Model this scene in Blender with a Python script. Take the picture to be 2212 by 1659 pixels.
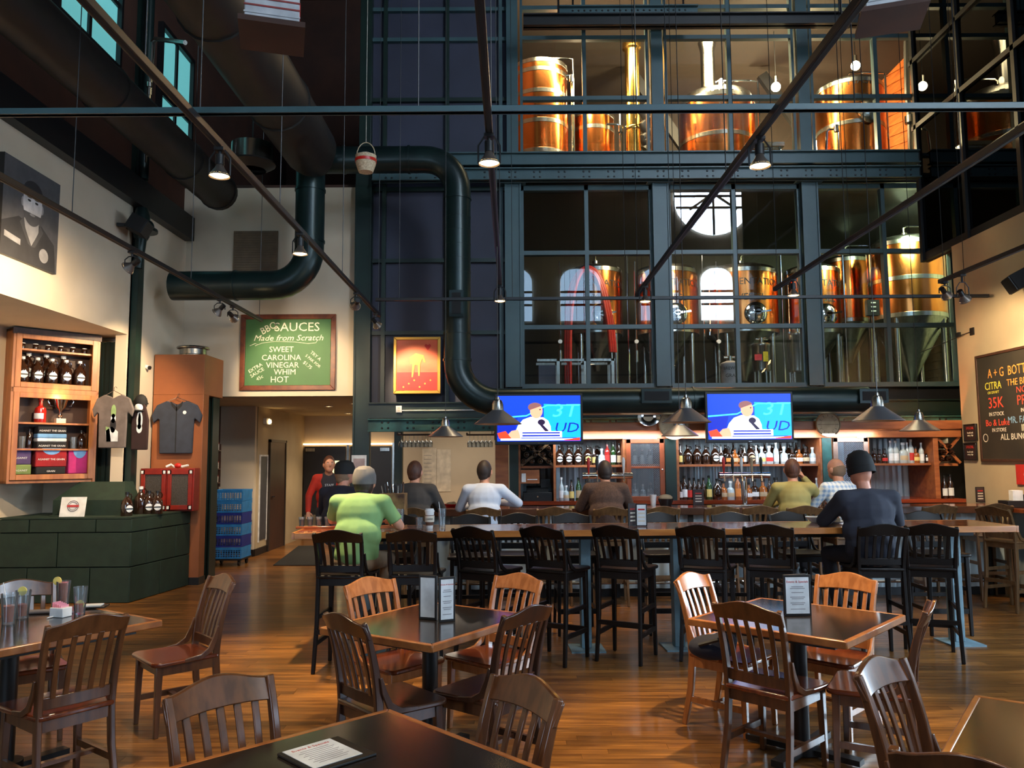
import bpy, math, random
from mathutils import Vector, Matrix
R_ = random.Random(7)
V = Vector
PI = math.pi
sc = bpy.context.scene
C = sc.collection
for o in list(bpy.data.objects): bpy.data.objects.remove(o)

# ---------------------------------------------------------------- camera
CAMH, FPX = 1.68, 1720.4
PITCH, ROLL = math.atan(161.5/FPX), -0.0061
cam_d = bpy.data.cameras.new('camera'); cam = bpy.data.objects.new('camera', cam_d); C.objects.link(cam)
cam_d.sensor_width = 36.0; cam_d.lens = 28.0; cam_d.clip_end = 200
RC = Matrix.Rotation(PI/2+PITCH, 3, 'X') @ Matrix.Rotation(ROLL, 3, 'Z')
cam.matrix_world = Matrix.Translation((0, 0, CAMH)) @ RC.to_4x4()
sc.camera = cam
def ray(px, py): return RC @ V(((px-1106)/FPX, -(py-829.5)/FPX, -1))
def atY(px, py, Y): r = ray(px, py); return V((0, 0, CAMH))+r*(Y/r.y)
def atZ(px, py, z): r = ray(px, py); return V((0, 0, CAMH))+r*((z-CAMH)/r.z)
def atX(px, py, x): r = ray(px, py); return V((0, 0, CAMH))+r*(x/r.x)
def zY(py, Y, px=1106): return atY(px, py, Y).z
def xY(px, Y, py=990): return atY(px, py, Y).x

# ---------------------------------------------------------------- world, exposure
w = bpy.data.worlds.new('world'); sc.world = w; w.use_nodes = True
w.node_tree.nodes['Background'].inputs[0].default_value = (.5, .65, .9, 1)
w.node_tree.nodes['Background'].inputs[1].default_value = .3
sc.view_settings.view_transform = 'Standard'; sc.view_settings.look = 'None'
sc.view_settings.gamma = 1; sc.view_settings.use_curve_mapping = False
sc.view_settings.exposure = 0.40
SPOT_W = 95.0      # each ceiling spot
SKY_E = 8.0       # daylight of the right-hand windows and the added rear panes
def lamp(kind, name, loc, energy, color, target=None, size=.1, angle=60, parent=None, sy=None, blend=.6):
    d = bpy.data.lights.new(name, kind); d.energy = energy; d.color = color
    if kind == 'SPOT': d.spot_size = math.radians(angle); d.spot_blend = blend; d.shadow_soft_size = size
    elif kind == 'AREA':
        d.size = size
        if sy: d.shape = 'RECTANGLE'; d.size_y = sy
    else: d.shadow_soft_size = size
    o = bpy.data.objects.new(name, d); C.objects.link(o); o.location = loc
    if target is not None: o.rotation_euler = (V(target)-V(loc)).to_track_quat('-Z', 'Y').to_euler()
    if parent: o.parent = parent
    return o
WARM = (1, .70, .40); WARM2 = (1, .58, .28); COOL = (.62, .82, 1)
# hall downlights
for x, y in ((-3.9, 13.0), (-3.3, 14.3), (-3.4, 16.5)):
    lamp('SPOT', 'hall_downlight', (x, y, 2.58), 60, (1, .75, .48), (x, y, 0), .05, 110)
lamp('AREA', 'kitchen_ceiling_light', (-.9, 13.6, 2.5), 26, (1, .86, .68), (-.9, 13.6, 0), 1.4)
lamp('AREA', 'kitchen_ceiling_light', (-2.9, 16.2, 2.5), 16, (1, .86, .68), (-2.9, 16.2, 0), 1.0)
# brewhouse work lamps and added fill lights
lamp('POINT', 'brewhouse_lamp', (4.3, 14.9, 7.35), 520, (1, .78, .42), size=.12)
lamp('POINT', 'brewhouse_lamp', (5.9, 15.6, 7.9), 420, (1, .78, .42), size=.12)
lamp('POINT', 'brewhouse_lamp', (1.2, 13.2, 8.2), 110, (1, .72, .40), size=.15)
lamp('AREA', 'brewhouse_low_fill', (3.0, 12.6, 5.8), 120, (1, .74, .42), (3.0, 14.6, 3.6), .8)  # added without a fixture, puts highlights on the lower tanks
lamp('AREA', 'brewhouse_right_fill', (6.7, 12.6, 5.6), 190, (.82, 1, .6), (8.2, 14.2, 3.4), .8)  # added fill that brightens the brick at the right
lamp('AREA', 'brewhouse_high_fill', (3.0, 12.35, 9.3), 520, (1, .76, .42), (3.0, 14.4, 7.2), 5.5, sy=.4)  # unseen fill above the glass, added for highlights on the kettles
lamp('AREA', 'window_daylight_right', (8.3, 6.9, 2.0), 330, COOL, (4.6, 10.0, .6), 1.6)
# strip lights under the top board of the back bar
for x, e in ((1.2, 18), (3.3, 20), (5.6, 60)):
    lamp('AREA', 'back_bar_strip_light', (x, 11.22, 1.99), e, (1, .72, .38), (x, 11.5, 1.2), 1.5, sy=.05)
lamp('AREA', 'bar_fill_light', (2.8, 10.95, 1.98), 34, (.84, .93, 1), (2.8, 11.6, 1.3), 4.5, sy=.1)  # added fill with no fixture, brightens the back bar

# ---------------------------------------------------------------- materials
def lin(c): return tuple(((x/255)/12.92 if x/255 <= .04045 else ((x/255+.055)/1.055)**2.4) for x in c)+(1,)
MATS = {}
def mat(name, rgb, rough=.6, metal=0., rgb2=None, scale=(8, 8, 8), ns=1.0, bump=0., emit=None, estr=1., spec=.5, coat=0., rnd=0., trans=0., alpha=1., detail=4):
    m = bpy.data.materials.new(name); m.use_nodes = True; nt = m.node_tree; N = nt.nodes; L = nt.links
    b = N['Principled BSDF']; b.inputs['Base Color'].default_value = lin(rgb); b.inputs['Roughness'].default_value = rough
    b.inputs['Metallic'].default_value = metal; b.inputs['Specular IOR Level'].default_value = spec
    b.inputs['Coat Weight'].default_value = coat; b.inputs['Coat Roughness'].default_value = .12
    b.inputs['Transmission Weight'].default_value = trans; b.inputs['Alpha'].default_value = alpha
    if rgb2 is None and metal < .5 and emit is None and trans == 0:
        rgb2 = tuple(max(0, c*.86) for c in rgb); 
    if rgb2 is not None or bump:
        tc = N.new('ShaderNodeTexCoord'); mp = N.new('ShaderNodeMapping'); mp.inputs['Scale'].default_value = scale
        nz = N.new('ShaderNodeTexNoise'); nz.inputs['Scale'].default_value = ns; nz.inputs['Detail'].default_value = detail
        L.new(tc.outputs['Object'], mp.inputs[0]); L.new(mp.outputs[0], nz.inputs['Vector'])
        if rgb2 is not None:
            mx = N.new('ShaderNodeMix'); mx.data_type = 'RGBA'; mx.inputs[6].default_value = lin(rgb); mx.inputs[7].default_value = lin(rgb2)
            rp = N.new('ShaderNodeMapRange'); rp.inputs[1].default_value = .35; rp.inputs[2].default_value = .65
            L.new(nz.outputs['Fac'], rp.inputs[0]); L.new(rp.outputs[0], mx.inputs[0]); out = mx.outputs[2]
            if rnd:
                g = N.new('ShaderNodeNewGeometry'); oi = N.new('ShaderNodeObjectInfo')
                ad = N.new('ShaderNodeMath'); ad.operation = 'ADD'; L.new(g.outputs['Random Per Island'], ad.inputs[0]); L.new(oi.outputs['Random'], ad.inputs[1])
                fr = N.new('ShaderNodeMath'); fr.operation = 'FRACT'; L.new(ad.outputs[0], fr.inputs[0])
                mr = N.new('ShaderNodeMapRange'); mr.inputs[3].default_value = 1-rnd; mr.inputs[4].default_value = 1+rnd*.5
                L.new(fr.outputs[0], mr.inputs[0]); hs = N.new('ShaderNodeHueSaturation'); L.new(out, hs.inputs['Color']); L.new(mr.outputs[0], hs.inputs['Value'])
                gp = N.new('ShaderNodeTexNoise'); gp.inputs['Scale'].default_value = .9; gp.inputs['Detail'].default_value = 5; L.new(g.outputs['Position'], gp.inputs['Vector'])
                m3 = N.new('ShaderNodeMapRange'); m3.inputs[1].default_value = .38; m3.inputs[2].default_value = .6; m3.inputs[3].default_value = .55; m3.inputs[4].default_value = 1.1; L.new(gp.outputs['Fac'], m3.inputs[0])
                h2 = N.new('ShaderNodeHueSaturation'); L.new(hs.outputs[0], h2.inputs['Color']); L.new(m3.outputs[0], h2.inputs['Value'])
                out = h2.outputs[0]
            L.new(out, b.inputs['Base Color'])
        if bump:
            bp = N.new('ShaderNodeBump'); bp.inputs['Strength'].default_value = bump; bp.inputs['Distance'].default_value = .01
            L.new(nz.outputs['Fac'], bp.inputs['Height']); L.new(bp.outputs[0], b.inputs['Normal'])
    if emit is not None:
        b.inputs['Emission Color'].default_value = lin(emit); b.inputs['Emission Strength'].default_value = estr
    MATS[name] = m; return m
def glassmat(name, tint=(255, 255, 255), refl=.06, rough=0.0, haze=0.):
    """thin clear pane: straight-through transparency with a Fresnel reflection"""
    m = bpy.data.materials.new(name); m.use_nodes = True; N = m.node_tree.nodes; L = m.node_tree.links; N.clear()
    o = N.new('ShaderNodeOutputMaterial'); mx = N.new('ShaderNodeMixShader'); t = N.new('ShaderNodeBsdfTransparent'); g = N.new('ShaderNodeBsdfGlossy')
    t.inputs[0].default_value = lin(tint); g.inputs['Roughness'].default_value = rough
    lw = N.new('ShaderNodeLayerWeight'); lw.inputs[0].default_value = .25
    mr = N.new('ShaderNodeMapRange'); mr.inputs[3].default_value = refl; mr.inputs[4].default_value = 1
    L.new(lw.outputs['Fresnel'], mr.inputs[0]); mr.inputs[1].default_value = .04
    L.new(mr.outputs[0], mx.inputs[0]); L.new(t.outputs[0], mx.inputs[1]); L.new(g.outputs[0], mx.inputs[2]); L.new(mx.outputs[0], o.inputs[0])
    if haze:
        df = N.new('ShaderNodeBsdfDiffuse'); df.inputs[0].default_value = (.8, .85, .88, 1); m2 = N.new('ShaderNodeMixShader'); m2.inputs[0].default_value = haze
        L.new(mx.outputs[0], m2.inputs[1]); L.new(df.outputs[0], m2.inputs[2]); L.new(m2.outputs[0], o.inputs[0])
    MATS[name] = m; return m
WALL = mat('cream_plaster', (196, 182, 160), .85, rgb2=(186, 172, 150), scale=(1.5, 1.5, 1.5), bump=.05)
WALL2 = mat('tan_plaster', (178, 160, 128), .85, rgb2=(168, 150, 120), scale=(1.5, 1.5, 1.5))
STEEL = mat('teal_painted_steel', (58, 84, 88), .42, rgb2=(50, 74, 78), scale=(2, 2, 2), bump=.05)
GSTEEL = mat('green_painted_steel', (18, 40, 34), .4, rgb2=(14, 32, 28), scale=(3, 3, 3))
PATINA = mat('patina_green_paint', (44, 96, 92), .55, rgb2=(24, 62, 60), scale=(5, 5, 5))
NAVY = mat('navy_panel', (46, 48, 66), .6, rgb2=(38, 40, 56), scale=(1, 1, 1))
DARKB = mat('dark_brown_wall', (66, 36, 22), .8, rgb2=(52, 28, 18), scale=(2, 2, 2))
DUCT = mat('dark_green_duct', (24, 42, 40), .33, .35, rgb2=(20, 34, 34), scale=(3, 3, 3))
DUCTB = mat('black_brown_duct', (40, 36, 32), .5, .2)
BLACK = mat('black_paint', (18, 17, 18), .45)
BLACKM = mat('matt_black', (12, 12, 13), .8)
RUBBER = mat('black_rubber_mat', (20, 20, 20), .9)
CHAIRW = mat('brown_lacquered_chair_wood', (96, 58, 32), .28, rgb2=(70, 40, 21), scale=(30, 30, 3), bump=.03, coat=.35)
CHAIRL = mat('lamplit_chair_wood', (168, 106, 60), .26, rgb2=(140, 84, 44), scale=(30, 30, 3), bump=.03, coat=.5)  # the brown chair wood again, lamplight put into a lighter colour
CHAIRD = mat('dark_lacquered_chair_wood', (66, 38, 24), .28, rgb2=(48, 27, 17), scale=(30, 30, 3), bump=.03, coat=.5)
STOOLW = mat('near_black_stool_wood', (16, 10, 8), .4, rgb2=(11, 7, 6), scale=(30, 30, 3), coat=.05, spec=.3)
STOOLT = mat('tan_stool_wood', (112, 82, 50), .45, rgb2=(90, 64, 38), scale=(30, 30, 3))
SEATR = mat('red_brown_seat_wood', (116, 52, 24), .22, rgb2=(84, 36, 18), scale=(25, 4, 25), coat=.6)
TOPB = mat('black_brown_laminate', (36, 28, 22), .17, rgb2=(30, 24, 18), scale=(6, 6, 6), coat=.4)
EDGEW = mat('orange_oak_edge', (168, 104, 52), .3, rgb2=(136, 78, 36), scale=(12, 12, 12), coat=.4)
BARW = mat('varnished_bar_wood', (150, 78, 40), .18, rgb2=(110, 48, 24), scale=(2, 14, 14), coat=.8)
BAREDGE = mat('golden_pine_edge', (190, 122, 58), .3, rgb2=(160, 96, 42), scale=(3, 20, 20), coat=.5)
SHELFW = mat('orange_shelf_wood', (158, 92, 48), .45, rgb2=(128, 68, 34), scale=(3, 16, 16))
CABW = mat('oak_cabinet_wood', (176, 112, 58), .42, rgb2=(146, 86, 42), scale=(14, 14, 2.5), bump=.04)
BOXW = mat('brown_laminate', (142, 82, 44), .5, rgb2=(130, 74, 40), scale=(3, 3, 3))
DOORW = mat('dark_walnut_door', (70, 42, 28), .5, rgb2=(56, 34, 22), scale=(20, 20, 2))
FLOORW = mat('amber_floor_board', (160, 106, 48), .3, rgb2=(108, 66, 28), scale=(2.2, 26, 2), bump=.03, rnd=.42, coat=.3)
FLOORB = mat('dark_floor_joint', (44, 26, 14), .7)
GREENB = mat('green_painted_block', (24, 46, 34), .7, rgb2=(18, 38, 28), scale=(8, 8, 8), bump=.25)
MORTAR = mat('dark_green_joint', (10, 22, 16), .9)
BRICKT = mat('tan_brick', (168, 160, 136), .8, rgb2=(148, 140, 116), scale=(6, 6, 6))
CORR = mat('galvanised_corrugated_sheet', (196, 210, 214), .34, .25, rgb2=(160, 178, 186), scale=(3, 3, 1))
CHROME = mat('polished_chrome', (220, 222, 226), .08, 1)
STAIN = mat('brushed_stainless', (176, 176, 170), .24, 1, rgb2=(150, 150, 146), scale=(30, 30, 1))
ALU = mat('spun_aluminium', (168, 170, 176), .34, .9)
COPPER = mat('polished_copper', (216, 136, 74), .2, 1, rgb2=(186, 108, 54), scale=(3, 3, 1.2))
BRASS = mat('golden_brass', (220, 176, 92), .2, 1)
WHITE = mat('white_paint', (228, 228, 226), .6)
PAPER = mat('white_paper', (222, 226, 228), .6)
PAPERW = mat('cream_paper', (220, 208, 188), .6)
BLUEG = mat('pale_blue_painted_post', (112, 142, 154), .5)
CRATEL = mat('light_blue_plastic', (40, 126, 190), .45)
CRATED = mat('dark_blue_plastic', (26, 44, 130), .45)
REDC = mat('red_painted_wood', (134, 30, 18), .45)
REDP = mat('red_plastic', (190, 30, 20), .4)
CHALKG = mat('green_chalkboard', (62, 108, 58), .6, rgb2=(54, 96, 52), scale=(1.2, 1.2, 1.2))
CHALKB = mat('black_chalkboard', (40, 36, 30), .6, rgb2=(52, 46, 36), scale=(2, 2, 2))
REDFR = mat('reddish_wood_frame', (112, 54, 24), .4, rgb2=(84, 38, 18), scale=(10, 10, 10))
GILT = mat('gilt_frame', (196, 150, 66), .35, .6)
CHALK = mat('white_chalk', (230, 230, 206), .9)
SKIN = mat('skin', (214, 150, 118), .5)
SKIN2 = mat('pink_skin', (208, 140, 112), .5)
HAIRB = mat('dark_brown_hair', (50, 32, 22), .6, rgb2=(30, 20, 14), scale=(60, 60, 10))
HAIRR = mat('reddish_brown_hair', (92, 50, 30), .6, rgb2=(62, 34, 22), scale=(60, 60, 10))
HAIRG = mat('short_grey_hair', (132, 104, 80), .7)
AMBER = mat('amber_glass', (40, 20, 10), .08, spec=.8, coat=.6)
GREENG = mat('green_bottle_glass', (24, 66, 26), .08, spec=.8, coat=.6)
CLEARB = mat('pale_spirit_glass', (170, 182, 186), .08, spec=.8, coat=.5)
WHISK = mat('whisky_amber', (150, 80, 28), .1, spec=.8, coat=.6)
REDG = mat('red_bottle', (160, 30, 24), .15, coat=.5)
TEA = mat('iced_tea', (196, 84, 26), .1, coat=.5)
LEMON = mat('lemon_slice', (236, 214, 110), .5)
BEER = mat('dark_beer', (90, 36, 12), .1, coat=.5)
GLASS = glassmat('clear_window_glass', (244, 250, 250), .06)
DGLASS = glassmat('dark_tinted_glass', (90, 80, 70), .06)
TUMB = glassmat('drinking_glass', (240, 244, 246), .06, haze=.055)
SKYP = mat('daylit_window_pane', (200, 220, 240), .5, emit=(196, 224, 255), estr=SKY_E)
SKYR = mat('bright_window_pane', (220, 235, 250), .5, emit=(214, 234, 255), estr=40)
SKYA = mat('arched_window_pane', (200, 220, 240), .5, emit=(170, 206, 240), estr=9)
SKYG = mat('teal_clerestory_pane', (120, 190, 190), .5, emit=(96, 176, 176), estr=.55)
BULB = mat('lit_lamp_lens', (255, 240, 210), .5, emit=(255, 214, 150), estr=26)
BULBW = mat('lit_work_bulb', (255, 250, 230), .5, emit=(255, 232, 180), estr=60)
STRIP = mat('lit_strip', (255, 240, 210), .5, emit=(255, 206, 140), estr=5)

# ---------------------------------------------------------------- mesh helpers
class B:
    def __init__(s): s.v = []; s.f = []
    def add(s, vs, fs):
        n = len(s.v); s.v += [tuple(v) for v in vs]; s.f += [tuple(i+n for i in f) for f in fs]; return s
    def box(s, x0, x1, y0, y1, z0, z1):
        return s.add([(x, y, z) for x in (x0, x1) for y in (y0, y1) for z in (z0, z1)],
                     [(0, 1, 3, 2), (4, 6, 7, 5), (0, 4, 5, 1), (2, 3, 7, 6), (0, 2, 6, 4), (1, 5, 7, 3)])
    def obox(s, c, a, b_, d):
        c = V(c); a = V(a); b_ = V(b_); d = V(d)
        if a.cross(b_).dot(d) < 0: a = -a
        return s.add([c+a*i+b_*j+d*k for i in (-1, 1) for j in (-1, 1) for k in (-1, 1)],
                     [(0, 1, 3, 2), (4, 6, 7, 5), (0, 4, 5, 1), (2, 3, 7, 6), (0, 2, 6, 4), (1, 5, 7, 3)])
    def bar(s, p, q, w_, h_, up=(0, 0, 1)):
        p = V(p); q = V(q); t = (q-p); u = V(up)
        sd = t.cross(u)
        if sd.length < 1e-6: sd = t.cross(V((1, 0, 0)))
        sd.normalize(); n = sd.cross(t).normalized()
        return s.obox((p+q)/2, t/2, sd*w_/2, n*h_/2)
    def rs(s, pts, w_, h_, side=(1, 0, 0)):
        """sweep a w x h rectangle along pts; w along side"""
        pts = [V(p) for p in pts]; side = V(side).normalized(); vs = []; fs = []
        if not isinstance(w_, (list, tuple)): w_ = [w_]*len(pts)
        if not isinstance(h_, (list, tuple)): h_ = [h_]*len(pts)
        for i, p in enumerate(pts):
            t = (pts[min(i+1, len(pts)-1)]-pts[max(i-1, 0)]).normalized(); n = side.cross(t).normalized()
            for a, b_ in ((-1, -1), (1, -1), (1, 1), (-1, 1)): vs.append(p+side*a*w_[i]/2+n*b_*h_[i]/2)
        for i in range(len(pts)-1):
            for k in range(4): fs.append((4*i+k, 4*i+(k+1) % 4, 4*i+4+(k+1) % 4, 4*i+4+k))
        fs.append((3, 2, 1, 0)); m = 4*(len(pts)-1); fs.append((m, m+1, m+2, m+3))
        return s.add(vs, fs)
    def tube(s, pts, r, n=8, cap=True):
        pts = [V(p) for p in pts]; vs = []; fs = []
        if not isinstance(r, (list, tuple)): r = [r]*len(pts)
        pu = None
        for i, p in enumerate(pts):
            t = (pts[min(i+1, len(pts)-1)]-pts[max(i-1, 0)]).normalized()
            if pu is None: pu = t.orthogonal().normalized()
            pu = (pu-t*pu.dot(t)).normalized(); q = t.cross(pu)
            for k in range(n): a = 2*PI*k/n; vs.append(p+(pu*math.cos(a)+q*math.sin(a))*r[i])
        for i in range(len(pts)-1):
            for k in range(n): fs.append((i*n+k, i*n+(k+1) % n, (i+1)*n+(k+1) % n, (i+1)*n+k))
        if cap: fs.append(tuple(range(n-1, -1, -1))); m = n*(len(pts)-1); fs.append(tuple(m+k for k in range(n)))
        return s.add(vs, fs)
    def cyl(s, p, q, r0, r1=None, n=14): return s.tube([p, q], [r0, r0 if r1 is None else r1], n)
    def lathe(s, prof, c=(0, 0, 0), n=20, axis='z'):
        vs = []; fs = []
        for (r, z) in prof:
            r = max(r, 1e-5)
            for k in range(n):
                a = 2*PI*k/n; x, y = r*math.cos(a), r*math.sin(a)
                p = (x, y, z) if axis == 'z' else (x, -z, y) if axis == 'y' else (z, x, y)
                vs.append((p[0]+c[0], p[1]+c[1], p[2]+c[2]))
        for i in range(len(prof)-1):
            for k in range(n): fs.append((i*n+k, i*n+(k+1) % n, (i+1)*n+(k+1) % n, (i+1)*n+k))
        return s.add(vs, fs)
    def ell(s, c, rx, ry, rz, n=14, m=9):
        vs = []; fs = []; c = V(c)
        for i in range(m+1):
            th = PI*i/m
            for k in range(n):
                a = 2*PI*k/n; st = max(math.sin(th), 1e-4); vs.append((c.x+rx*st*math.cos(a), c.y+ry*st*math.sin(a), c.z-rz*math.cos(th)))
        for i in range(m):
            for k in range(n): fs.append((i*n+k, i*n+(k+1) % n, (i+1)*n+(k+1) % n, (i+1)*n+k))
        return s.add(vs, fs)
    def cap(s, p, q, r0, r1=None, n=12):
        """tapered capsule"""
        p = V(p); q = V(q); r1 = r0 if r1 is None else r1; t = (q-p); L = t.length
        if L < 1e-6: return s.ell(p, r0, r0, r0)
        t /= L; pts = []; rr = []
        for a in (-80, -50, -22): pts.append(p+t*r0*math.sin(math.radians(a))); rr.append(r0*math.cos(math.radians(a)))
        pts += [p, q]; rr += [r0, r1]
        for a in (22, 50, 80): pts.append(q+t*r1*math.sin(math.radians(a))); rr.append(r1*math.cos(math.radians(a)))
        return s.tube(pts, rr, n)
    def prism(s, poly, d0, d1, plane='xy'):
        f = {'xy': lambda a, b_, d: (a, b_, d), 'xz': lambda a, b_, d: (a, d, b_), 'yz': lambda a, b_, d: (d, a, b_)}[plane]
        n = len(poly); vs = [f(a, b_, d0) for a, b_ in poly]+[f(a, b_, d1) for a, b_ in poly]
        return s.add(vs, [tuple(range(n)), tuple(range(2*n-1, n-1, -1))]+[(i, (i+1) % n, n+(i+1) % n, n+i) for i in range(n)])
    def xf(s, M, start=0):
        s.v[start:] = [tuple(M @ V(v)) for v in s.v[start:]]; return s
    def mesh(s, name, m):
        me = bpy.data.meshes.new(name); me.from_pydata(s.v, [], s.f)
        import bmesh
        bm = bmesh.new(); bm.from_mesh(me); bmesh.ops.recalc_face_normals(bm, faces=bm.faces); bm.to_mesh(me); bm.free()
        me.materials.append(m); me.polygons.foreach_set('use_smooth', [True]*len(me.polygons))
        me.set_sharp_from_angle(angle=math.radians(38)); return me
def obj(name, b, m, parent=None, loc=None, rz=None, bev=0, **props):
    me = b.mesh(name, m) if isinstance(b, B) else b
    o = bpy.data.objects.new(name, me); C.objects.link(o)
    if parent: o.parent = parent
    if loc is not None: o.location = loc
    if rz is not None: o.rotation_euler = (0, 0, rz)
    if bev:
        md = o.modifiers.new('bevel', 'BEVEL'); md.width = bev; md.segments = 2; md.limit_method = 'ANGLE'; md.angle_limit = math.radians(40)
    for k, v in props.items(): o[k] = v
    return o
def struct(name, b, m, parent=None, **k):
    o = obj(name, b, m, parent, **k)
    if parent is None: o['kind'] = 'structure'
    return o
def thing(name, label, cat, loc=(0, 0, 0), rz=0, group=None):
    o = bpy.data.objects.new(name, None); C.objects.link(o); o.empty_display_size = .1
    o.location = loc; o.rotation_euler = (0, 0, rz); o['label'] = label; o['category'] = cat
    if group: o['group'] = group
    return o
def tag(o, label, cat, group=None):
    o['label'] = label; o['category'] = cat
    if group: o['group'] = group
    return o
def dup(root, loc, rz=None, label=None, group=None):
    r = root.copy(); C.objects.link(r); r.location = loc
    if rz is not None: r.rotation_euler = (0, 0, rz)
    if label: r['label'] = label
    if group: r['group'] = group
    for ch in list(root.children):
        c = ch.copy(); C.objects.link(c); c.parent = r
        for g in ch.children:
            d = g.copy(); C.objects.link(d); d.parent = c
    return r
def text(s, size, m, parent, loc, rot=(PI/2, 0, 0), ext=.001, align='CENTER', sx=1., name='lettering', shear=0):
    cu = bpy.data.curves.new(name, 'FONT'); cu.body = s; cu.size = size; cu.extrude = ext; cu.align_x = align; cu.align_y = 'CENTER'; cu.shear = shear; cu.resolution_u = 2
    t = bpy.data.objects.new('tmp', cu); me = bpy.data.meshes.new_from_object(t); bpy.data.objects.remove(t); bpy.data.curves.remove(cu)
    me.name = name; me.materials.clear(); me.materials.append(m)
    o = bpy.data.objects.new(name, me); C.objects.link(o); o.parent = parent; o.location = loc; o.rotation_euler = rot; o.scale = (sx, 1, 1); return o
ORD = 'first second third fourth fifth sixth seventh eighth ninth tenth eleventh twelfth thirteenth fourteenth fifteenth sixteenth seventeenth eighteenth nineteenth twentieth'.split()
ORD += ['twenty-'+x for x in ORD[:9]]+['thirtieth']
def heading(dx, dy): return math.atan2(-dx, dy)     # rz that turns local +Y to (dx,dy)
def arc(c, r, a0, a1, n, u, v):
    c = V(c); u = V(u); v = V(v)
    return [c+u*r*math.cos(a0+(a1-a0)*i/n)+v*r*math.sin(a0+(a1-a0)*i/n) for i in range(n+1)]
# ================================================================ setting
D = 12.0                                   # plane of the glazed steel wall
XL, XR = -5.0, 6.25
TOPZ = 9.6
# floor: slab with boards; the nearest boards are pieces of their own, the rest one joined part
fl = struct('floor', B().box(-9, 13, -2.6, 18.2, -.2, -.004), FLOORB)
PW = .075
lens = (1.1, 1.5, 1.9); pm = [B().box(0, l-.002, 0, PW-.002, -.014, 0).mesh('plank', FLOORW) for l in lens]
cells = []
y = 3.6
while y < 18.1:
    hw = (1.06*y*.65+.3) if y < 9 else 6.9
    x = -hw-R_.random()*1.4 if y < 12 else -5.2-R_.random()
    xe = hw if y < 12 else 2.5
    while x < xe:
        k = R_.randrange(3); cells.append((y, x, k)); x += lens[k]
    y += PW
cnt = 0; rest = B()
for (y, x, k) in cells:
    if cnt < 300 and y > 4.1:
        o = obj('plank', pm[k], None, fl); o.location = (x, y, 0); cnt += 1
    else: rest.box(x, x+lens[k]-.002, y, y+PW-.002, -.014, 0)
obj('planks', rest, FLOORW, fl, kind='stuff')
struct('ceiling', B().box(-9, 13, -2.6, 18.2, 12.5, 12.7), DARKB)

# rear wall with daylit windows seen only as reflections, and two added panes
rw = struct('wall_rear', B().box(-9, 13, -2.9, -2.6, -.2, 12.5), WALL)
def win(name, poly, y, mun, d=1, sky=None):
    sky = sky or SKYP
    o = struct(name, B().prism([(a*1.0, b_) for a, b_ in poly], y, y+.05*d, 'xz'), sky)
    for p, q in mun: obj('muntin', B().bar((p[0], y+.07*d, p[1]), (q[0], y+.07*d, q[1]), .07, .07), BLACK, o)
    return o
YR = -2.59; DT = 2*D-YR
cx, cz, cr = (1552-1105)/1720*DT, CAMH+(991-2.5-413)/1720*DT, 87/1720*DT
circ = [(cx+cr*math.cos(2*PI*k/40), cz+cr*math.sin(2*PI*k/40)) for k in range(40)]
win('window_1', circ, YR, [((cx-cr, cz+.0), (cx+cr, cz+.0)), ((cx, cz-cr), (cx, cz+cr)), ((cx-cr*.95, cz-cr*.3), (cx+cr*.95, cz-cr*.3)),
    ((cx-cr*.6, cz-cr*.35), (cx, cz+.1)), ((cx+cr*.6, cz-cr*.35), (cx, cz+.1)), ((cx-.3, cz+.2), (cx+cr*.7, cz+cr*.7))], sky=SKYR)
for i, (p0, p1) in enumerate(((1062, 1150), (1212, 1300), (1388, 1470), (1520, 1590), (1646, 1700))):
    x0, x1 = (p0-1105)/1720*DT, (p1-1105)/1720*DT; z0, z1 = CAMH+(989-690)/1720*DT, CAMH+(989-575)/1720*DT; r = .45
    poly = [(x0, z0), (x1, z0)]+[(x1-r+r*math.cos(a), z1-r+r*math.sin(a)) for a in [PI/2*k/6 for k in range(7)]]+[(x0+r+r*math.cos(a), z1-r+r*math.sin(a)) for a in [PI/2+PI/2*k/6 for k in range(7)]]
    win('window_%d' % (i+2), poly, YR, [((x0, z0+.55*(z1-z0)), (x1, z0+.55*(z1-z0))), ((x0, z0+.3*(z1-z0)), (x1, z0+.3*(z1-z0)))], sky=SKYR if i > 2 else SKYA)
for i, x in enumerate((-4.2, 8.0)):  # low glowing panes added behind the camera to light the tables
    win('window_%d' % (i+7), [(x-.8, .9), (x+.8, .9), (x+.8, 3.4), (x-.8, 3.4)], YR, [((x, .9), (x, 3.4)), ((x-.8, 2.2), (x+.8, 2.2))])

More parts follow.
